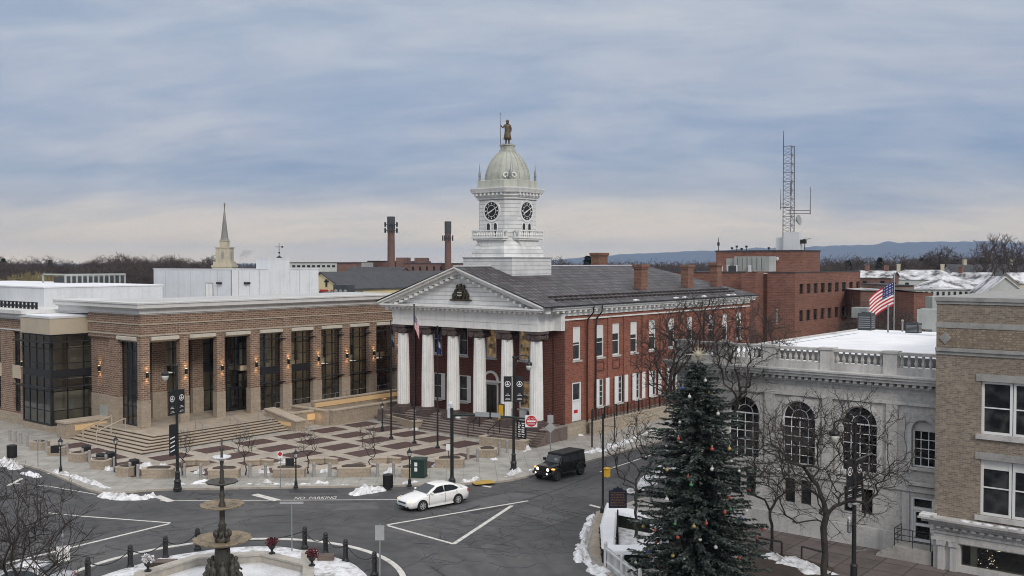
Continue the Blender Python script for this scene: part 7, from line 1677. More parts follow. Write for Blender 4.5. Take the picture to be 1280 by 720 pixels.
def urn(label, px, py, z, fl):
    p = at(px, py, z); t = thing('flower_urn', label, 'urn', p, 'urns on the fountain pool rim'); b = MB(); b.lathe([(.17, 0), (.17, .05), (.06, .12), (.06, .2), (.16, .3), (.23, .45), (.26, .52), (.2, .5)], p, 14); b.build('vase', 'black_metal', t)
    b = MB(); rng = random.Random(int(px))
    for k in range(150):
        v = Vector((rng.gauss(0, 1), rng.gauss(0, 1), rng.gauss(0, 1))).normalized() * rng.uniform(.15, .36); c = p + Vector((v.x, v.y, .62 + v.z * .7)); a = Vector((rng.gauss(0, 1), rng.gauss(0, 1), rng.gauss(0, 1))).normalized() * .07; b2 = a.orthogonal().normalized() * .05; b.poly([c - a, c + b2, c + a, c - b2])
    b.build('flowers', fl, t)
urn('black urn of dark red flowers on the back rim of the fountain pool', 340, 692, .64, 'planter_red'); urn('black urn of dark red flowers at the right corner of the fountain pool', 390, 707, .64, 'planter_red'); urn('black urn heaped with snow at the left corner of the fountain pool', 185, 714, .64, 'snow')
p = g2(401, 699, .2); t = thing('stone_block', 'low pale stone block in the snow right of the fountain', 'stone block', p); b = MB(); b.obox(p.xy - DD * 1.0, p.xy - DD * .15, .5, .15, .62); b.build('block', 'pool_wall', t); b = MB(); b.obox(p.xy - DD * .13, p.xy + DD * .7, .42, .15, .45); b.build('step', 'stone_brown', t)
p = g2(203, 707, .2); t = thing('stone_slab', 'dark stone slab lying in the snow left of the fountain', 'stone slab', p); b = MB(); b.obox(p.xy - DD * .7, p.xy + DD * .7, .5, .15, .42); b.build('slab', 'soil', t)
b = MB(); b.obox(p.xy - DD * .72, p.xy + DD * .72, .56, .42, .47); b.build('slab_edge', 'stone_brown', t)
bps = [(110, 727), (163, 710), (207, 698), (247, 687), (381, 685), (407, 693), (432, 702), (468, 719)]
cb0 = None; tops = []
for q in bps:
    p = g2(*q, .1); tops.append(p + Vector((0, 0, .95)))
    if cb0 is None:
        cb0 = proto('chain_post', 'black iron post with a domed cap, linked by chain around the fountain island', 'post', 'black chain posts around the fountain island'); b = MB(); b.lathe([(.2, 0), (.2, .08), (.16, .14), (.135, .2), (.125, .9), (.155, .93), (.155, .98), (.11, 1.02), (.13, 1.1), (.08, 1.2), (0.0, 1.24)], (0, 0, 0), 12); b.build('post', 'black_metal', cb0); b = MB(); b.lathe([(.138, .7), (.15, .72), (.138, .76)], (0, 0, 0), 12); b.build('collar', 'black_metal', cb0); place(cb0, p)
    else: dup(cb0, p)
for i, (a, c) in enumerate(zip(tops, tops[1:])):
    m = MB(); n = 14; sg = .32 + .03 * (c - a).length; m.path([a.lerp(c, k / n) - Vector((0, 0, sg * 4 * (k / n) * (1 - k / n))) for k in range(n + 1)], .028, 5)
    tag(m.build('chain', 'black_metal'), 'sagging black chain, ' + ('nearest the left edge of the photo', 'second from the left', 'just left of the fountain stem', 'longest, across the back of the island', 'first right of the long back span', 'second right of the long back span', 'farthest right, by the blank grey sign')[i] + ', between island posts', 'chain', 'chains around the fountain island')
# ---------------- bank corner: hedge, fence, racks
HP = [at(*q, 1.0).xy for q in ((758, 629), (803, 640), (812, 649), (770, 641), (768, 682), (806, 681), (812, 690), (768, 691), (753, 683), (751, 655))]
m = MB(); m.smooth = False
t = thing('clipped_hedge', 'dark clipped hedge in a square loop with thick snow on top', 'hedge', (HP[0].x, HP[0].y, SW))
b = MB(); b.prism(HP, SW, .92); bo = b.build('foliage', 'hedge_leaf', t)
b = MB(); rng = random.Random(11)
for i in range(len(HP)):
    p, q = HP[i], HP[(i + 1) % len(HP)]
    for k in range(int((q - p).length * 60)):
        c = p.lerp(q, rng.random()); z = rng.uniform(SW, .93); v = Vector((rng.gauss(0, .04), rng.gauss(0, .04), 0)); a = Vector((rng.gauss(0, 1), rng.gauss(0, 1), rng.gauss(0, 1))).normalized() * .06; b2 = a.orthogonal().normalized() * .03; c = Vector((c.x, c.y, z)) + v; b.poly([c - a, c + b2, c + a, c - b2])
b.build('leaves', 'hedge_leaf', t)
cen = sum(HP, Vector((0, 0))) / len(HP)
b = MB(); b.smooth = True
HS = []
for i in range(len(HP)):
    p, q = HP[i], HP[(i + 1) % len(HP)]
    for k in range(5): HS.append(p.lerp(q, k / 5))
r0, r1 = [], []
for i, p in enumerate(HS): d = (HS[(i + 1) % len(HS)] - HS[i - 1]).normalized(); n = Vector((d.y, -d.x)); w_ = .02 * noise.noise((i * .7, 0, 0)); r0.append((*(p - n * (.05 + w_)), .9)); r1.append((*(p + n * .06), 1.05 + w_))
b.loft([r0, r1], True, False); top = [b.add(v) for v in r1]; b.face(top if sum(HP[i].x * HP[(i + 1) % len(HP)].y - HP[(i + 1) % len(HP)].x * HP[i].y for i in range(len(HP))) > 0 else top[::-1]); b.build('snow_cap', 'snow_roof', t)
m = MB(); q = [at(*a, SW).xy for a in ((772, 650), (830, 655), (835, 690), (775, 690))]; m.prism(q, SW - .02, SW + .05); tag(m.build('snow', 'snow'), kind='stuff')
a, c = at(757, 708, SW).xy, at(800, 744, SW).xy
t = thing('white_fence', 'short white picket fence beside the hedge at the bottom edge', 'fence', (a.x, a.y, SW)); d = (c - a); n = 14
b = MB(); 
for z in (.35, 1.0): b.obox(a + d * .01, c, .05, z, z + .1)
b.build('rail', 'white_paint', t); b = MB()
for k in range(1, n * 2): p = a + d * (k / (n * 2)); b.obox(p - d.normalized() * .04 + Vector((.03, .03)), p + d.normalized() * .04 + Vector((.03, .03)), .025, SW, 1.2)
split(b, 'picket', 'white_paint', t); b = MB()
for k in (0, .5, 1): p = a + d * k; b.box(p.x - .07, p.y - .07, SW, p.x + .07, p.y + .07, 1.35); b.frust(p.x, p.y, .09, .09, 1.35, .02, .02, 1.45)
b.build('fence_post', 'white_paint', t)
for i, (q0, q1) in enumerate((((946, 691), (977, 697)), ((1002, 703), (1034, 712)))):
    a, c = g2(*q0), g2(*q1); t = thing('bike_rack', 'black hoop rack ' + ('under the thin tree beside the Christmas tree', 'beside the trunk of the bare tree before the bank')[i], 'bike rack', a, 'hoop racks before the bank'); b = MB(); u = Vector((0, 0, .85)); b.path([a, a + u * .9, a + u, c + u, c + u * .9, c], .05, 6); b.build('hoop', 'black_metal', t)
    b = MB(); b.lathe([(.12, 0), (.12, .03)], a, 8); b.lathe([(.12, 0), (.12, .03)], c, 8); b.build('foot', 'black_metal', t)
# ================================================================== trees
import numpy as np
def bare_tree(label, pos, seed, H, R, fork, zc0, n, r0=.010, group=None, name='bare_tree', cat='tree', cm='twig', twigs=3, tl=.55, off=(0, 0), pw=2.25, lean=.03, step=.45, shell=.3):
    """trunk and limbs grown towards points of a crown of height H and radius R; pipe-model thickness"""
    t = thing(name, label, cat, pos, group); OFF[t] = Vector((0, 0, 0)); rng = random.Random(seed)
    P = [Vector((0, 0, -.05))]; par = [-1]; ln = [0.0]; k = 7
    for i in range(1, k + 1): P.append(Vector((rng.gauss(0, lean) * i * .5, rng.gauss(0, lean) * i * .5, fork * i / k))); par.append(i - 1); ln.append(fork * i / k)
    zm = (zc0 + H) / 2; hh = (H - zc0) / 2; tg = []
    lob = [(rng.uniform(0, 6.28), rng.uniform(-.4, .8), rng.uniform(.12, .3)) for _ in range(7)]
    while len(tg) < n:
        v = Vector((rng.gauss(0, 1), rng.gauss(0, 1), rng.gauss(0, 1))).normalized(); q = (shell + (1 - shell) * rng.random() ** .6)
        for a, z_, am in lob:
            if v.dot(Vector((cos(a), sin(a), z_)).normalized()) > .82: q *= 1 + am * .6
        if v.z < -.3 and hypot(v.x, v.y) * q < .45: continue
        tg.append(Vector((off[0] + v.x * q * R, off[1] + v.y * q * R, zm + v.z * q * hh * (1 - .1 * rng.random()))))
    fk = P[-1]; tg.sort(key=lambda g: (g - fk).length)
    A = np.zeros((n * 24 + 64, 4)); m_ = 0
    def put(i): A[i, :3] = P[i]; A[i, 3] = ln[i]
    for i in range(len(P)): put(i)
    chains = []; i0 = max(2, int(k * .62))
    for g in tg:
        N_ = len(P); d = np.sqrt(((A[i0:N_, :3] - np.array(g)) ** 2).sum(1)); rel = A[i0:N_, 2] > g.z + .25; c = int(np.argmin(d + .3 * A[i0:N_, 3] + rel * d * .5)) + i0
        a = P[c]; L_ = (g - a).length
        if L_ < .12: continue
        pd = (a - P[par[c]]).normalized(); ct = a + (pd * .5 + Vector((0, 0, .25))) * L_ * .45 + Vector((rng.gauss(0, .06), rng.gauss(0, .06), rng.gauss(0, .06))) * L_
        ns = max(2, min(20, int(L_ / step) + 1)); ch = [c]; pr = c
        for q in range(1, ns + 1):
            u = q / ns; p = a * (1 - u) ** 2 + ct * 2 * u * (1 - u) + g * u * u + Vector((rng.gauss(0, .035), rng.gauss(0, .035), rng.gauss(0, .035))) * min(1, L_)
            P.append(p); par.append(pr); ln.append(ln[pr] + L_ / ns); pr = len(P) - 1; put(pr); ch.append(pr)
        chains.append(ch)
    W_ = [0.0] * len(P); leafw = r0 ** pw
    haskid = [False] * len(P)
    for i in range(1, len(P)): haskid[par[i]] = True
    for i in range(len(P) - 1, 0, -1):
        if not haskid[i]: W_[i] += leafw
        W_[par[i]] += W_[i] + leafw * .04
    rad = [w ** (1 / pw) for w in W_]; rad[0] = rad[1] * 1.5; rad[1] = rad[2] * 1.12
    T, C = MB(), MB(); T.path(P[:k + 1], [rad[i] for i in range(k + 1)], 9)
    for ch in chains:
        rr = [rad[i] for i in ch]; rr[0] = min(rr[0], rr[1] * 1.3); C.path([P[i] for i in ch], rr, 6 if rr[1] > .06 else (4 if rr[1] > .025 else 3))
        for w in range(twigs):
            i = ch[-1 - int(w * .7) % max(1, len(ch) - 1)]; b = P[par[i]]; d = ((P[i] - b).normalized() + Vector((rng.gauss(0, .5), rng.gauss(0, .5), rng.gauss(.1, .4)))).normalized(); e = P[i] + d * tl * rng.uniform(.4, 1.1)
            C.path([P[i], P[i].lerp(e, .5) + Vector((rng.gauss(0, .04), rng.gauss(0, .04), rng.gauss(0, .04))), e], r0 * .8, 3, r0 * .4)
            if twigs > 2:
                mdl = P[i].lerp(e, .55); e2 = mdl + (d + Vector((rng.gauss(0, .7), rng.gauss(0, .7), rng.gauss(0, .6)))).normalized() * tl * .55; C.path([mdl, e2], r0 * .6, 3, r0 * .35)
    T.build('trunk', 'bark', t); C.build('crown', cm, t); return t
# near trees
bare_tree('bare street tree with a spreading crown in front of the bank arches', g2(1030, 742), 21, 9.8, 3.9, 4.4, 3.0, 520, .0135, tl=.65, twigs=3)
bare_tree('large bare tree spreading behind the top of the Christmas tree', g2(884, 652), 5, 13.9, 4.3, 5.6, 6.2, 800, .0145, tl=.7, shell=.2, twigs=4)
bare_tree('thin young bare tree beside a hoop rack right of the Christmas tree', g2(964, 690), 8, 7.8, 1.7, 2.6, 2.6, 150, .012, tl=.5)
bare_tree('slim young bare tree in the hedge corner left of the Christmas tree', g2(795, 672), 14, 7.6, 1.9, 2.6, 2.4, 150, .012, tl=.5)
lp = far(-62, 800, 26); LT = bare_tree('bare tree reaching its dark twigs in from the lower left corner', Vector((lp.x, lp.y, 0)), 33, 10.8, 3.6, 5.0, 5.6, 600, .0095, tl=.55, twigs=4)
sx = ['nearest the tall banner lamp', 'behind the fountain spire', 'right of the black plated post lamp', 'left of the green cabinet']
for k, (px, py) in enumerate(((228, 594), (307, 594), (385, 592), (462, 588))):
    bare_tree('small bare plaza tree ' + sx[k], g2(px, py), 50 + k, 3.5, .85, 1.15, 1.3, 80, .0085, tl=.35, step=.25, group='young bare trees along the plaza planters')
for k, (px, dep, H_, R_, lab) in enumerate(((915, 124, 9.5, 3.2, 'bare bush-like tree against the windowless side of the brick office'), (1062, 128, 8.5, 3.0, 'bare tree against the right end of the brick office'), (1103, 122, 12.0, 4.4, 'bare tree filling the gap behind the flag'), (1130, 132, 9.5, 3.2, 'bare tree before the brown block right of the flag'))):
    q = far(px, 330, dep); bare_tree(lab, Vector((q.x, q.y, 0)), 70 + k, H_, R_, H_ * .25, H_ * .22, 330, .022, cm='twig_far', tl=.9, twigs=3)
# skyline trees: a few kinds, copied
protos = []
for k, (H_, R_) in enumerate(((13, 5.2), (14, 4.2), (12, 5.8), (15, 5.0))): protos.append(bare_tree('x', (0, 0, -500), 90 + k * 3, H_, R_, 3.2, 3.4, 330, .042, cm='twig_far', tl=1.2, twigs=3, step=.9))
def conifer(label, pos, H, R, n, seed, mat='conifer_far'):
    t = thing('conifer', label, 'tree', pos); OFF[t] = Vector((0, 0, 0)); rng = random.Random(seed); T, C = MB(), MB(); T.tube((0, 0, 0), (0, 0, H), H * .02, .02, 7); T.build('trunk', 'bark', t)
    for k in range(n):
        z = H * (.06 + .93 * rng.random() ** 1.3); rr = R * (1 - z / H) ** .8 * rng.uniform(.35, 1.08) + .05; a = rng.random() * 2 * pi; c = Vector((rr * cos(a), rr * sin(a), z - rr * .15)); o = Vector((cos(a), sin(a), rng.uniform(-.5, .1))).normalized(); s = Vector((-sin(a), cos(a), 0)); q = H * rng.uniform(.03, .06); C.poly([c - o * q, c + s * q * .6, c + o * q, c - s * q * .6 + Vector((0, 0, q * .3))])
    C.build('crown', mat, t); return t
cp = conifer('x', (0, 0, -500), 12, 3.2, 1500, 4)
rng = random.Random(17)
def sky_tree(kind, px, dep, top, label, grp, mat=None):
    q = far(px, 330, dep); zt = 16 + (327.6 - top) / F * dep; pr = cp if kind == 'c' else protos[kind]
    H = 12.0 if kind == 'c' else TOPZ[kind]; s = zt / H
    return dup(pr, (q.x, q.y, 0), rng.random() * 6.28, label, (s * rng.uniform(.9, 1.1), s * rng.uniform(.9, 1.1), s), grp)
crown_top = lambda t: max(v.co.z for c in t.children for v in c.data.vertices)
TOPZ = [crown_top(p) for p in protos]
GL = 'bare trees on the skyline beyond the left roofs'; LL = 'bare brown tree on the skyline beyond the brown building roof'
for px in range(-20, 268, 7):
    sky_tree(rng.randrange(4), px + rng.uniform(-3, 3), rng.uniform(270, 400), rng.uniform(316, 328), LL, GL)
for px, top, dep in ((150, 313, 260), (186, 317, 270), (172, 318, 285), (214, 316, 300), (122, 321, 290), (14, 324, 300), (70, 324, 280)): sky_tree(rng.randrange(4), px, dep, top, 'taller bare tree standing out of the skyline beyond the plant screen', 'taller bare trees beyond the plant screen')
for px in (4, 62, 108, 128, 222, 246): sky_tree('c', px, rng.uniform(330, 400), rng.uniform(322, 332), 'dark evergreen among the bare trees beyond the left roofs', 'evergreens on the left skyline')
wl = bare_tree('broad pale olive willow-like tree at the far left beyond the roofs', (0, 0, 0), 41, 11, 6.5, 2.5, 1.5, 620, .05, cm='twig_pale', name='willow_tree', tl=1.6, twigs=4, step=.9); q = far(42, 330, 215)
place(wl, (q.x, q.y, 0), 1, (1.25, 1.25, (16 + (327.6 - 337) / F * 215) / crown_top(wl)))
w2 = dup(wl, far(78, 330, 230) * 1, 2.2, 'second pale olive willow-like tree, right of the broad one at the far left', (1.05, 1.05, wl.scale[2] * .94)); w2.location.z = 0
for px in range(690, 905, 9): sky_tree(rng.randrange(4), px + rng.uniform(-4, 4), rng.uniform(300, 420), rng.uniform(322, 331), 'bare tree on the skyline above the courthouse roof', 'bare trees above the courthouse roof')
sky_tree(1, 697, 250, 318, 'bare tree rising just right of the clock tower base', None); sky_tree('c', 735, 240, 320, 'dark evergreen between the clock tower and the far chimney', None)
GR, LR = 'bare trees on the skyline right of the office', 'bare brown tree on the skyline behind the snowy roofs'
for px in range(1030, 1300, 6): sky_tree(rng.randrange(4), px + rng.uniform(-4, 4), rng.uniform(270, 400), rng.uniform(314, 328), LR, GR)
for px, top, dep, lab in ((1180, 304, 300, 'tall bare tree left of the great oak on the right skyline'), (1163, 312, 310, 'rounded bare tree second left of the great oak'), (1140, 317, 320, 'bare tree third left of the great oak'), (1215, 312, 290, 'bare tree touching the great oak on its left'), (1274, 305, 280, 'bare tree right of the great oak at the photo edge')): sky_tree(rng.randrange(4), px, dep, top, lab, None)
ok_ = bare_tree('great bare oak with a broad rounded crown on the right skyline', (0, 0, 0), 61, 23.5, 7.0, 9, 10, 520, .05, cm='twig_far', tl=1.3, twigs=3, step=.9); q = far(1249, 330, 250); s_ = (16 + (327.6 - 289) / F * 250) / crown_top(ok_); place(ok_, (q.x, q.y, 0), .5, s_)
for px, top in ((1100, 322), (1130, 326), (1152, 323), (1195, 325), (1228, 322), (1060, 326)): sky_tree('c', px, rng.uniform(280, 340), top, 'dark evergreen among the bare trees on the right skyline', 'evergreens on the right skyline')
for p_ in protos + [cp]:
    for ch in list(p_.children): bpy.data.objects.remove(ch)
    bpy.data.objects.remove(p_)
# far-off woods reading as one mass
m = MB(); rng = random.Random(2)
for k in range(2600):
    px = rng.uniform(-250, 1520); dep = rng.uniform(480, 2600); q = far(px, 330, dep); h = rng.uniform(8, 15) if dep < 1200 else rng.uniform(10, 18); w_ = h * .32
    for j in range(9):
        a = rng.random() * 6.28; r = w_ * rng.random(); b0 = Vector((q.x + r * cos(a), q.y + r * sin(a), h * rng.uniform(0, .35))); tp = b0 + Vector((rng.gauss(0, w_ * .5), rng.gauss(0, w_ * .5), h * rng.uniform(.3, .65))); s = RIGHT * rng.uniform(.4, 1.3); m.poly([b0 - s, b0 + s, tp + s * .3, tp - s * .3])
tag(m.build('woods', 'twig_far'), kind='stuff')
# ---------------- Christmas tree
XP = g2(871, 744); XH = far(871, 447, (XP - CAM).dot(FWD)).z - SW
XT_ = thing('christmas_tree', 'tall decorated spruce Christmas tree hung with coloured baubles before the bank', 'christmas tree', XP); OFF[XT_] = Vector((0, 0, 0))
T, C, B_ = MB(), MB(), MB(); rng = random.Random(9); T.tube((0, 0, -.05), (0, 0, XH), .17, .03, 9)
tips = []
nb = 780
for k in range(nb):
    u = (k + rng.random()) / nb; z = XH * (.03 + .95 * (1 - (1 - u) ** .62 if False else u ** 1.18)); R = float(np.interp(z / XH * 11.1, (0, 1.4, 4.6, 6.9, 8.5, 9.3, 10.1, 11.1), (2.95, 2.95, 2.7, 2.4, 1.8, 1.4, .95, .12))); L_ = R * rng.uniform(.5, 1.2); a = k * 2.39996 + rng.gauss(0, .25)
    o = Vector((cos(a), sin(a), 0)); s = Vector((-sin(a), cos(a), 0)); dr_ = .22 * (1 - z / XH) + .05; pth = []
    for i in range(5): v = i / 4; pth.append(Vector((0, 0, z)) + o * (L_ * v) + Vector((0, 0, L_ * (-dr_ * 1.7 * v + dr_ * 1.25 * v * v))))
    B_.path(pth, .02, 3, .006); tips.append((pth[-1], a, z)); nn = int(14 + L_ * 22)
    for j in range(nn):
        v = .18 + .85 * (j + rng.random()) / nn; i = min(int(v * 4), 3); c = pth[i].lerp(pth[i + 1], v * 4 - i); sd = rng.choice((-1, 1)); q = rng.uniform(.09, .25) * (.6 + .5 * L_ / 3.2) * (1.15 - .5 * max(0, v - .6))
        e = (s * sd * rng.uniform(.35, 1) + o * rng.uniform(.4, 1.0) + Vector((0, 0, rng.uniform(-.35, .2)))).normalized(); w_ = e.cross(Vector((0, 0, 1))).normalized() * q * rng.uniform(.16, .3); w_ = w_ + Vector((0, 0, rng.uniform(-.05, .05)))
        C.poly([c, c + e * q * .5 + w_, c + e * q * 1.25 - Vector((0, 0, q * .15)), c + e * q * .5 - w_])
        if rng.random() < .5: e2 = (e + Vector((0, 0, -.6))).normalized(); w2_ = Vector((w_.y, -w_.x, 0)) * .3 + Vector((0, 0, q * .14)); C.poly([c, c + e2 * q * .5 + w2_, c + e2 * q, c + e2 * q * .5 - w2_])
T.build('trunk', 'bark', XT_); B_.build('branches', 'bark', XT_); C.build('needles', 'needles', XT_)
# the star
sp_ = XP + Vector((0, 0, XH + .18)); t = thing('tree_star', 'pale gold starburst on the tip of the Christmas tree', 'star', sp_); b = MB()
for k in range(12):
    a = k * pi / 6; R = (.6 if k % 6 == 0 else (.5 if k % 3 == 0 else .34)); d = SR * cos(a) + Vector((0, 0, sin(a))); n = SR * -sin(a) + Vector((0, 0, cos(a)))
    for vv in (-.02, .02): b.poly([sp_ + n * .06 + vn * vv, sp_ - n * .06 + vn * vv, sp_ + d * R + vn * vv])
    b.tube(sp_, sp_ + d * R, .035, .012, 5)
b.build('rays', 'star_gold', t); b = MB(); b.ball(sp_, .16, 8); b.build('hub', 'star_gold', t)
cols = [('red', 'bulb_red', 18), ('white', 'bulb_white', 40), ('gold', 'bulb_gold', 10), ('blue', 'bulb_blue', 4), ('green', 'bulb_green', 6)]
cand = [tp for tp in tips if tp[0].dot(Vector((XP.x, XP.y, 0)) * -1) > -.6 * XP.length and tp[0].length > .4]; rng.shuffle(cand); ci_ = 0; used = []
for cn_, mt, n in cols:
    pr = None; k = 0
    while k < n and ci_ < len(cand):
        tp = cand[ci_]; ci_ += 1; c = tp[0] * .98
        if any((c - u).length < .45 for u in used): continue
        used.append(c); k += 1; p = XP + c - Vector((0, 0, .16)); s = rng.uniform(.8, 1.25)
        if pr is None:
            pr = thing('bauble', cn_ + ' bauble hanging among the dark branches of the Christmas tree', 'bauble', p, cn_ + ' baubles on the Christmas tree'); OFF[pr] = Vector((0, 0, 0)); b = MB(); b.ball((0, 0, 0), .078, 12); b.build('globe', mt, pr); b = MB(); b.tube((0, 0, .085), (0, 0, .15), .025, .018, 6); b.build('cap', 'star_gold', pr)
        else: dup(pr, p, 0, None, s)
b = MB(); p0 = XP + Vector((.6, -.6, XH * .42))
e1, e2 = g2(892, 726), at(980, 682, SW)
for i, (a_, c_) in enumerate(((p0, g2(895, 742)), (XP + Vector((1.6, .2, 3.6)), g2(990, 706)))): b = MB(); b.tube(a_, c_, .012, .012, 4); tag(b.build('guy_wire', 'sign_back'), ('pale guy wire running down the front of the Christmas tree', 'pale guy wire running from the Christmas tree to the planting bed on its right')[i], 'guy wire')
# ---------------- small lit tree in the shop window
p = Vector((-12.9, TYF + 1.0, .05)); t = thing('shop_christmas_tree', 'small Christmas tree with glowing lights inside the shop window', 'christmas tree', p); OFF[t] = Vector((0, 0, 0)); C = MB(); rng = random.Random(3)
for k in range(700): z = 1.55 * rng.random() ** 1.2; r = .55 * (1 - z / 1.65) * rng.uniform(.4, 1.05); a = rng.random() * 6.28; c = Vector((r * cos(a), r * sin(a), z + .1)); v = Vector((rng.gauss(0, 1), rng.gauss(0, 1), rng.gauss(0, .6))).normalized() * .09; w_ = v.orthogonal() * .4; C.poly([c - v, c + w_, c + v, c - w_])
C.build('needles', 'needles', t); C = MB(); C.tube((0, 0, 0), (0, 0, 1.6), .03, .01); C.build('trunk', 'bark', t); C, R_ = MB(), MB()
for k in range(60): z = 1.45 * rng.random() ** 1.2; r = .56 * (1 - z / 1.65); a = rng.random() * 6.28; (C if k % 2 else R_).ball((r * cos(a), r * sin(a), z + .1), .026, 5)
C.build('lights', 'bulb_lit', t); R_.build('baubles', 'bulb_red', t)
# ================================================================== vehicles
# local axes: +X forward, +Y left side, Z up
def loftcar(mb, st):                                   # st: x, half width, z bottom, z shoulder, z top centre
    rings = []
    for x, hw, zb, zs, zt in st:
        half = [(.0, zb), (hw * .80, zb), (hw * .95, zb + .06), (hw, zb + (zs - zb) * .45), (hw * .985, zs - .05), (hw * .93, zs), (hw * .72, zs + (zt - zs) * .65), (hw * .3, zt)]
        rings.append([(x, y, z) for y, z in half[1:]] + [(x, -y, z) for y, z in reversed(half[1:])])
    mb.loft(rings)
def wheel(par, x, y, r, w_, rimmat, spokes=7):
    s = 1 if y > 0 else -1
    b = MB(); b.smooth = True; M_ = Matrix.Translation((x, y, r)) @ Matrix.Rotation(-s * pi / 2, 4, 'X'); b.X = M_
    b.lathe([(r * .66, -w_ / 2), (r * .93, -w_ / 2), (r, -w_ * .32), (r, w_ * .32), (r * .93, w_ / 2), (r * .68, w_ / 2), (r * .66, w_ * .3)], (0, 0, 0), 24); wo = b.build('wheel', 'tyre', par)
    b = MB(); b.X = M_; b.lathe([(r * .68, w_ * .42), (r * .68, w_ * .5), (r * .61, w_ * .5), (r * .6, w_ * .38)], (0, 0, 0), 24, caps=False)
    for k in range(spokes): a = 2 * pi * k / spokes; c, s_ = cos(a), sin(a); t = (-s_ * r * .08, c * r * .08); b.loft([[(c * q + t[0] * e * (1.3 if q < .2 * r else 1), s_ * q + t[1] * e * (1.3 if q < .2 * r else 1), z) for q, e, z in ((r * .1, -1, w_ * .46), (r * .64, -1, w_ * .46), (r * .64, 1, w_ * .46), (r * .1, 1, w_ * .46))], [(c * q + t[0] * e, s_ * q + t[1] * e, z) for q, e, z in ((r * .1, -1, w_ * .36), (r * .64, -1, w_ * .36), (r * .64, 1, w_ * .36), (r * .1, 1, w_ * .36))]])
    b.lathe([(r * .15, w_ * .3), (r * .15, w_ * .48), (r * .05, w_ * .5)], (0, 0, 0), 10); b.build('rim', rimmat, wo)
    b = MB(); b.X = M_; b.lathe([(r * .6, w_ * .1), (r * .2, w_ * .1), (.01, w_ * .1)], (0, 0, 0), 20, caps=False); b.build('brake_disc', 'plastic_black', wo)
def sideglass(par, poly, hwf, name, mat='car_glass', off=.012, both=True):
    for s in (1, -1):
        b = MB(); p = [(x, s * (hwf(z) + off), z) for x, z in poly]; b.poly(p if s < 0 else p[::-1]); b.build(name, mat, par)
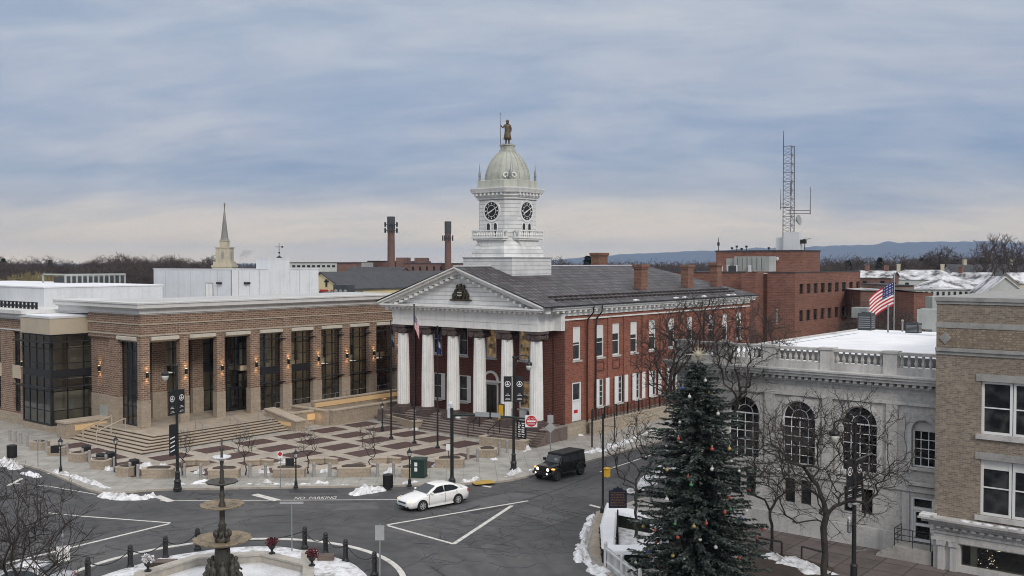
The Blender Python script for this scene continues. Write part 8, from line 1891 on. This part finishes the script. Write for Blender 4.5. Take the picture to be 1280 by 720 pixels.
def sedan(label, mat, lights=True, group=None, x0=None):
    t = thing('sedan', label, 'car', (0, 0, 0), group)
    b = MB(); b.smooth = True
    loftcar(b, [(2.42, .55, .30, .52, .56), (2.36, .72, .24, .60, .66), (2.2, .82, .19, .68, .75), (1.9, .88, .18, .755, .835), (1.4, .905, .18, .85, .93), (.95, .91, .18, .91, 1.0), (.3, .91, .18, .93, 1.0), (-.6, .91, .18, .96, 1.0), (-1.3, .91, .18, .985, 1.03), (-1.75, .90, .19, .995, 1.08), (-2.1, .87, .21, 1.0, 1.09), (-2.32, .80, .28, .96, 1.04), (-2.4, .68, .36, .80, .86)])
    body = b.build('body', mat, t)
    hwf = lambda z: .835 - (z - .95) * .43
    prof = [(1.02, .97), (.62, 1.19), (.2, 1.385), (-.1, 1.44), (-.5, 1.47), (-.9, 1.445), (-1.15, 1.40), (-1.5, 1.25), (-1.85, 1.07)]
    b = MB(); b.smooth = True; rings = []
    for x, z in prof:
        h = hwf(z); rings.append([(x, h, .94), (x, hwf((z + .94) / 2 + .02), (z + .94) / 2), (x, h - .0, z - .05), (x, h - .07, z), (x, h * .5, z + .02), (x, -h * .5, z + .02), (x, -h + .07, z), (x, -h, z - .05), (x, -hwf((z + .94) / 2 + .02), (z + .94) / 2), (x, -h, .94)])
    b.loft(rings, True, True); b.build('cabin', mat, t)
    def slant(nm, a, c, in0, in1):
        (xa, za), (xb, zb) = a, c; b = MB(); n = Vector((zb - za, 0, -(xb - xa))).normalized(); n = n if n.z > 0 else -n; pts = []
        rows = 5
        for k in range(rows + 1):
            u = k / rows; x, z = xa + (xb - xa) * u, za + (zb - za) * u; pts.append((x, z))
        pr = [q for q in prof if min(xa, xb) + .03 < q[0] < max(xa, xb) - .03]; line = [a] + sorted(pr, key=lambda q: -q[0] if xa > xb else q[0]) + [c]
        b.smooth = True; b.loft([[(x + n.x * .03, y, z + .035 + n.z * .005) for y in (-(hwf(z) - in0), -(hwf(z) * .5), hwf(z) * .5, hwf(z) - in0)] for x, z in line], False, False); b.build(nm, 'car_glass', t)
    slant('windshield', (.98, .985), (.22, 1.365), .10, .12); slant('rear_window', (-1.2, 1.375), (-1.78, 1.10), .11, .1)
    sideglass(t, [(.74, 1.0), (.18, 1.32), (-.05, 1.355), (-.30, 1.37), (-.30, 1.0)], hwf, 'side_window'); sideglass(t, [(-.38, 1.0), (-.38, 1.375), (-.85, 1.355), (-1.12, 1.3), (-1.42, 1.14), (-1.45, 1.06), (-1.2, 1.0)], hwf, 'side_window')
    for s in (1, -1):
        b = MB(); b.smooth = True; b.ball((.72, s * 1.0, 1.03), .12, 8, .7, 1.0, .7); b.tube((.75, s * .85, .98), (.72, s * 1.0, 1.0), .03); b.build('mirror', mat, t)
        b = MB(); b.loft([[(2.27, s * .50, .58), (2.12, s * .80, .62), (1.88, s * .885, .70), (1.86, s * .87, .755), (2.08, s * .8, .735), (2.3, s * .52, .665)], [(2.36, s * .51, .575), (2.22, s * .81, .615), (1.93, s * .91, .70), (1.9, s * .895, .765), (2.16, s * .815, .745), (2.37, s * .53, .67)]]); b.build('headlight', 'headlamp' if (lights and s > 0) else 'lamp_glass', t)
        if lights: b = MB(); b.ball((2.22, s * .76, .66), .07, 6); b.build('indicator', 'amber', t)
        b = MB(); b.loft([[(-2.2, s * .60, .72), (-2.2, s * .84, .76), (-2.2, s * .84, .96), (-2.2, s * .60, .94)], [(-2.41, s * .60, .72), (-2.3, s * .855, .76), (-2.26, s * .86, .96), (-2.38, s * .60, .94)]]); b.build('tail_light', 'sign_red', t)
        b = MB(); b.box(2.3, s * .55 - .12, .26, 2.4, s * .55 + .12, .36); b.build('fog_recess', 'plastic_black', t)
        for x in (.9, -.34, -1.28): b = MB(); b.box(x - .008, s * .80, .3, x + .008, s * .917, .93) if x != -1.28 else b.box(x - .008, s * .8, .62, x + .008, s * .917, .96); b.build('door_seam', 'plastic_black', t)
        for x in (-.1, -1.1): b = MB(); b.box(x - .11, s * .895, .86, x + .11, s * .93, .895); b.build('door_handle', mat, t)
        b = MB(); b.box(-1.0, s * .85, .16, 1.0, s * .918, .24); b.build('sill', mat, t)
        for x in (1.43, -1.38):
            b = MB(); b.lathe([(.39, 0), (.39, .09)], (0, 0, 0), 24); b.v = [Vector((x + v.x, s * (.835 + v.z), .335 + v.y)) for v in b.v]; b.build('wheel_arch', 'plastic_black', t); wheel(t, x, s * .83, .33, .22, 'rim_silver', 7)
    b = MB(); b.box(2.34, -.42, .50, 2.44, .42, .60); b.box(2.3, -.4, .24, 2.425, .4, .34); b.build('grille', 'plastic_black', t)
    b = MB()
    for z in (.52, .555, .59): b.box(2.43, -.42, z - .008, 2.452, .42, z + .008)
    b.build('chrome_bar', 'chrome', t)
    b = MB(); b.box(-2.43, -.26, .62, -2.40, .26, .74); b.build('licence_plate', 'sign_white', t)
    b = MB(); b.box(-2.2, -.7, .14, 2.2, .7, .25); b.build('underbody', 'plastic_black', t)
    return t
def suv(label, mat):
    t = thing('suv', label, 'car', (0, 0, 0))
    b = MB(); b.box(-2.15, -.78, .48, 1.0, .78, 1.12); b.frust(1.05, 0, .9, .60, .70, .95, .52, 1.16) if False else None
    b.loft([[(1.0, y, z) for y, z in ((-.74, .58), (.74, .58), (.74, 1.08), (.62, 1.19), (-.62, 1.19), (-.74, 1.08))], [(1.98, y, z) for y, z in ((-.60, .6), (.60, .6), (.6, 1.02), (.52, 1.12), (-.52, 1.12), (-.6, 1.02))]]); b.build('body', mat, t)
    b = MB(); b.loft([[(1.98, y, z) for y, z in ((-.60, .56), (.60, .56), (.62, 1.02), (.5, 1.13), (-.5, 1.13), (-.62, 1.02))], [(2.05, y, z) for y, z in ((-.58, .58), (.58, .58), (.6, 1.0), (.49, 1.1), (-.49, 1.1), (-.6, 1.0))]]); gr = b.build('grille', mat, t)
    b = MB()
    for k in range(7): b.box(2.03, -.33 + k * .11 - .032, .68, 2.062, -.33 + k * .11 + .032, 1.0)
    b.build('grille_slot', 'plastic_black', gr)
    hwf = lambda z: .765 - (z - 1.12) * .16
    b = MB(); b.loft([[(x, s * hwf(z), z) for s, z in ((1, 1.12), (1, zt), (-1, zt), (-1, 1.12))] for x, zt in ((.88, 1.14), (.52, 1.72), (-2.12, 1.70), (-2.16, 1.69))]); b.build('cabin', mat, t)
    b = MB(); b.box(-2.2, -.70, 1.715, .56, .70, 1.80); b.box(-2.12, -.66, 1.80, .46, .66, 1.83); b.build('hard_top', 'plastic_black', t)
    b = MB(); b.poly([(.90, -.62, 1.2), (.90, .62, 1.2), (.57, .58, 1.69), (.57, -.58, 1.69)]); b.build('windshield', 'car_glass', t)
    b = MB(); b.box(.76, .12, 1.3, .80, .4, 1.5); b.build('window_sticker', 'sign_back', t)
    for po in ([(.72, 1.2), (.50, 1.63), (-.25, 1.63), (-.25, 1.2)], [(-.35, 1.2), (-.35, 1.63), (-1.15, 1.63), (-1.2, 1.2)], [(-1.3, 1.2), (-1.3, 1.63), (-2.05, 1.62), (-2.05, 1.2)]): sideglass(t, po, hwf, 'side_window')
    b = MB(); b.poly([(-2.165, .5, 1.2), (-2.165, -.5, 1.2), (-2.165, -.48, 1.62), (-2.165, .48, 1.62)]); b.build('rear_window', 'car_glass', t)
    for s in (1, -1):
        b = MB(); b.X = Matrix.Translation((2.03, s * .47, .87)) @ Matrix.Rotation(pi / 2, 4, 'Y'); b.lathe([(.12, 0), (.12, .03), (.09, .05)], (0, 0, 0), 14); b.build('headlight', 'headlamp', t)
        b = MB(); b.X = Matrix.Translation((2.2, s * .52, .60)) @ Matrix.Rotation(pi / 2, 4, 'Y'); b.lathe([(.07, 0), (.07, .03), (.04, .04)], (0, 0, 0), 10); b.build('fog_light', 'headlamp', t)
        b = MB(); b.box(1.75, s * .70, .88, 1.92, s * .92, .96); b.build('indicator', 'amber', t)
        for x, r_ in ((1.42, .47), (-1.50, .47)):
            b = MB(); o, i = arc(0, 0, .58, 12, .25, pi - .25), arc(0, 0, .47, 12, .2, pi - .2)
            for k in range(12): b.loft([[(x + u, s * .72, .41 + v) for u, v in (o[k], o[k + 1], i[k + 1], i[k])], [(x + u, s * .95, .41 + v - (.02)) for u, v in (o[k], o[k + 1], i[k + 1], i[k])]])
            b.build('fender_flare', 'plastic_black', t); wheel(t, x, s * .79, .41, .27, 'hvac_dark', 5)
        b = MB(); b.box(.58, s * .93 - .09, 1.22, .72, s * .93 + .09, 1.42); b.tube((.65, s * .76, 1.25), (.65, s * .9, 1.28), .03); b.build('mirror', 'plastic_black', t)
        b = MB(); b.box(-1.0, s * .74, .42, .9, s * .90, .49); b.build('side_step', 'plastic_black', t)
        b = MB(); b.box(-2.2, s * .70 - .08, .85, -2.15, s * .70 + .08, 1.08); b.build('tail_light', 'sign_red', t)
        for x in (.74, -.3, -1.22): b = MB(); b.box(x - .01, s * .76, .55, x + .01, s * .786, 1.15); b.build('door_seam', 'plastic_black', t)
        for x in (-.1, -1.05): b = MB(); b.box(x - .09, s * .77, 1.02, x + .09, s * .815, 1.07); b.build('door_handle', 'plastic_black', t)
    b = MB(); b.box(2.04, -.82, .52, 2.22, .82, .68); b.box(-2.32, -.75, .5, -2.15, .75, .66); b.build('bumper', 'plastic_black', t)
    b = MB(); b.X = Matrix.Translation((-2.3, 0, 1.0)) @ Matrix.Rotation(pi / 2, 4, 'Y'); b.lathe([(.26, -.12), (.38, -.12), (.41, -.05), (.41, .1), (.3, .14)], (0, 0, 0), 20); b.build('spare_wheel', 'tyre', t)
    b = MB(); b.box(-2.0, -.6, .34, 1.9, .6, .5); b.build('underbody', 'plastic_black', t)
    return t
s1, s2 = at(528, 638.5), at(572.5, 630); hd = (s1 - s2).normalized(); mid = (s1 + s2) / 2; left = Vector((-hd.y, hd.x, 0))
v = sedan('white four door sedan with its amber indicator lit, turning on the square', 'car_white'); place(v, mid - left * .84 , atan2(hd.y, hd.x))
u = suv('boxy black off-road SUV with lit headlamps coming down the street', 'car_black'); q = at(696, 603), at(729, 593); mid = (q[0] + q[1]) / 2; place(u, Vector((-43.6, 59.5, 0)), -pi / 2 - .02)
pk = at(27, 722, .8); v2 = sedan('silver sedan dusted with snow, half hidden by twigs in the lower left corner', 'car_silver', False); place(v2, Vector((pk.x, pk.y, 0)), atan2(DD.y, DD.x) + pi * .94)
b = MB(); b.smooth = True; b.loft([[(x, y, z) for y, z in ((-.6, zz_), (.6, zz_), (.45, zz_ + .07), (-.45, zz_ + .07))] for x, zz_ in ((.2, 1.40), (-.4, 1.47), (-1.1, 1.42))]); b.build('snow_cap', 'snow', v2)
for k, (px, py, z, mt, lab) in enumerate(((523, 491, 1.0, 'car_silver', 'silver car parked in the alley, nearest behind the left portico columns'), (528, 474, 1.6, 'car_white', 'white car parked farther up the alley behind the left portico columns'))):
    pos = at(px, py, 0); v3 = sedan(lab, mt, False); place(v3, Vector((pos.x, pos.y, .0)), YAW + .4)
# ================================================================== ploughed snow along the kerbs
def snow_bank(pts, w_, h, seed, z=0.0):
    P_ = [Vector((p[0], p[1])) for p in pts]; L_ = sum((b - a).length for a, b in zip(P_, P_[1:])); n = max(6, int(L_ / .16)); mm = max(7, int(w_ / .13)); m = MB(); m.smooth = True; rows = []
    for i in range(n + 1):
        s = L_ * i / n; k = 0
        while k < len(P_) - 2 and s > (P_[k + 1] - P_[k]).length: s -= (P_[k + 1] - P_[k]).length; k += 1
        d = (P_[k + 1] - P_[k]).normalized(); c = P_[k] + d * s; nn = Vector((-d.y, d.x)); u = i / n; env = min(1, u * 5, (1 - u) * 5) ** .5 if L_ < 4 else min(1, u * 12, (1 - u) * 12) ** .5
        row = []
        for j in range(mm + 1):
            v = j / mm * 2 - 1; q = c + nn * (v * w_ / 2 * (1 + .35 * noise.noise((c.x * .9 + seed, c.y * .9, v)))); x = (q.x * 2.3 + seed, q.y * 2.3, 0)
            hh = h * env * max(0, (1 - abs(v) ** 1.7)) * (.75 + .9 * noise.noise(x) + .55 * noise.noise((x[0] * 2.7, x[1] * 2.7, 3))) - .05 * abs(v) - .03
            vd = noise.voronoi((q.x * 3.1, q.y * 3.1, seed))[0][0]; hh += h * env * (1 - abs(v) ** 2) * .45 * (.4 - vd)
            gap = noise.noise((c.x * .55 + seed * 3, c.y * .55, 5)); hh -= max(0, gap - .12) * .6 * h * 2
            row.append((q.x, q.y, z + hh))
        rows.append(row)
    m.loft(rows, False, False); tag(m.build('snow', 'snow'), kind='stuff')
X = lambda *l: [at(x, y).xy for x, y in l]
snow_bank(X((-30, 576), (5, 580), (26, 587)), 1.3, .5, 1); snow_bank(X((27, 591), (50, 597)), .7, .3, 2)
snow_bank(X((66, 591), (90, 597), (118, 607), (138, 614)), .8, .3, 3, SW - .02); snow_bank(X((126, 619), (150, 623), (178, 624), (202, 619)), 1.15, .4, 4)
snow_bank(X((205, 608), (260, 607), (340, 607.5), (410, 607.5), (440, 608)), .42, .16, 5, SW - .04); snow_bank(X((240, 606), (268, 603)), .5, .2, 6, SW); snow_bank(X((328, 605), (350, 605)), .5, .2, 61, SW); snow_bank(X((392, 606), (412, 606)), .5, .22, 62, SW)
snow_bank(X((437, 619), (455, 616), (484, 612)), 1.1, .55, 7); snow_bank(X((502, 607), (530, 603)), .5, .22, 8, SW - .02); snow_bank(X((572, 606), (590, 604), (598, 598)), .7, .4, 9)
snow_bank(X((631, 600), (640, 594), (652, 590)), 1.0, .5, 10); snow_bank(X((654, 593), (670, 587)), .6, .28, 11); snow_bank(X((731, 569), (752, 565), (770, 560), (788, 552)), 1.2, .55, 12); snow_bank(X((716, 546), (730, 546)), .8, .4, 13, SW); snow_bank(X((790, 551), (820, 538)), .7, .35, 14)
for k, (a, b_) in enumerate((((240, 594), (258, 593)), ((322, 593), (338, 592)), ((400, 592), (410, 592)), ((478, 594), (494, 592)), ((170, 587), (215, 586)), ((131, 590), (142, 588)), ((108, 576), (114, 575)), ((347, 580), (362, 580)), ((540, 586), (556, 583)), ((514, 540), (530, 536)), ((612, 577), (622, 576)), ((652, 567), (662, 563)))): snow_bank(X(a, b_), .9, .5 if k < 6 else .35, 20 + k, SW - .03)
snow_bank(X((744, 638), (738, 650), (730, 668), (724, 690), (722, 705)), .75, .22, 40); snow_bank(X((742, 645), (735, 660), (729, 680), (733, 700), (745, 716)), .6, .35, 41); snow_bank(X((735, 712), (765, 722)), 1.0, .4, 42)
snow_bank(X((800, 610), (815, 600), (835, 585)), 1.5, .45, 43, SW); snow_bank(X((785, 618), (800, 612)), .8, .3, 44, SW)
m = MB(); q = [at(*a, SW).xy for a in ((925, 700), (948, 689), (1000, 700), (1042, 713), (1030, 740), (940, 740))]; m.prism(q, SW - .02, SW + .14)
t = tag(m.build('planting_bed_soil', 'soil'), kind='structure')
snow_bank([at(945, 696, SW).xy, at(985, 703, SW).xy, at(1030, 722, SW).xy], 2.0, .3, 50, SW + .12)
for nm, pts, wd in (('snow_patch', ((0, 0),), 0),): pass
# ================================================================== render settings
scene.render.engine = 'CYCLES'
scene.cycles.use_denoising = True; scene.cycles.filter_width = 1.0
try: scene.cycles.denoiser = 'OPENIMAGEDENOISE'
except Exception: pass
scene.cycles.max_bounces = 8; scene.cycles.diffuse_bounces = 3; scene.cycles.glossy_bounces = 3; scene.cycles.transparent_max_bounces = 12; scene.cycles.volume_bounces = 0
scene.cycles.caustics_reflective = False; scene.cycles.caustics_refractive = False; scene.cycles.sample_clamp_indirect = 4
vs = scene.view_settings; vs.view_transform = 'Standard'; vs.look = 'None'; vs.exposure = 0.0; vs.gamma = 1.0; vs.use_curve_mapping = False
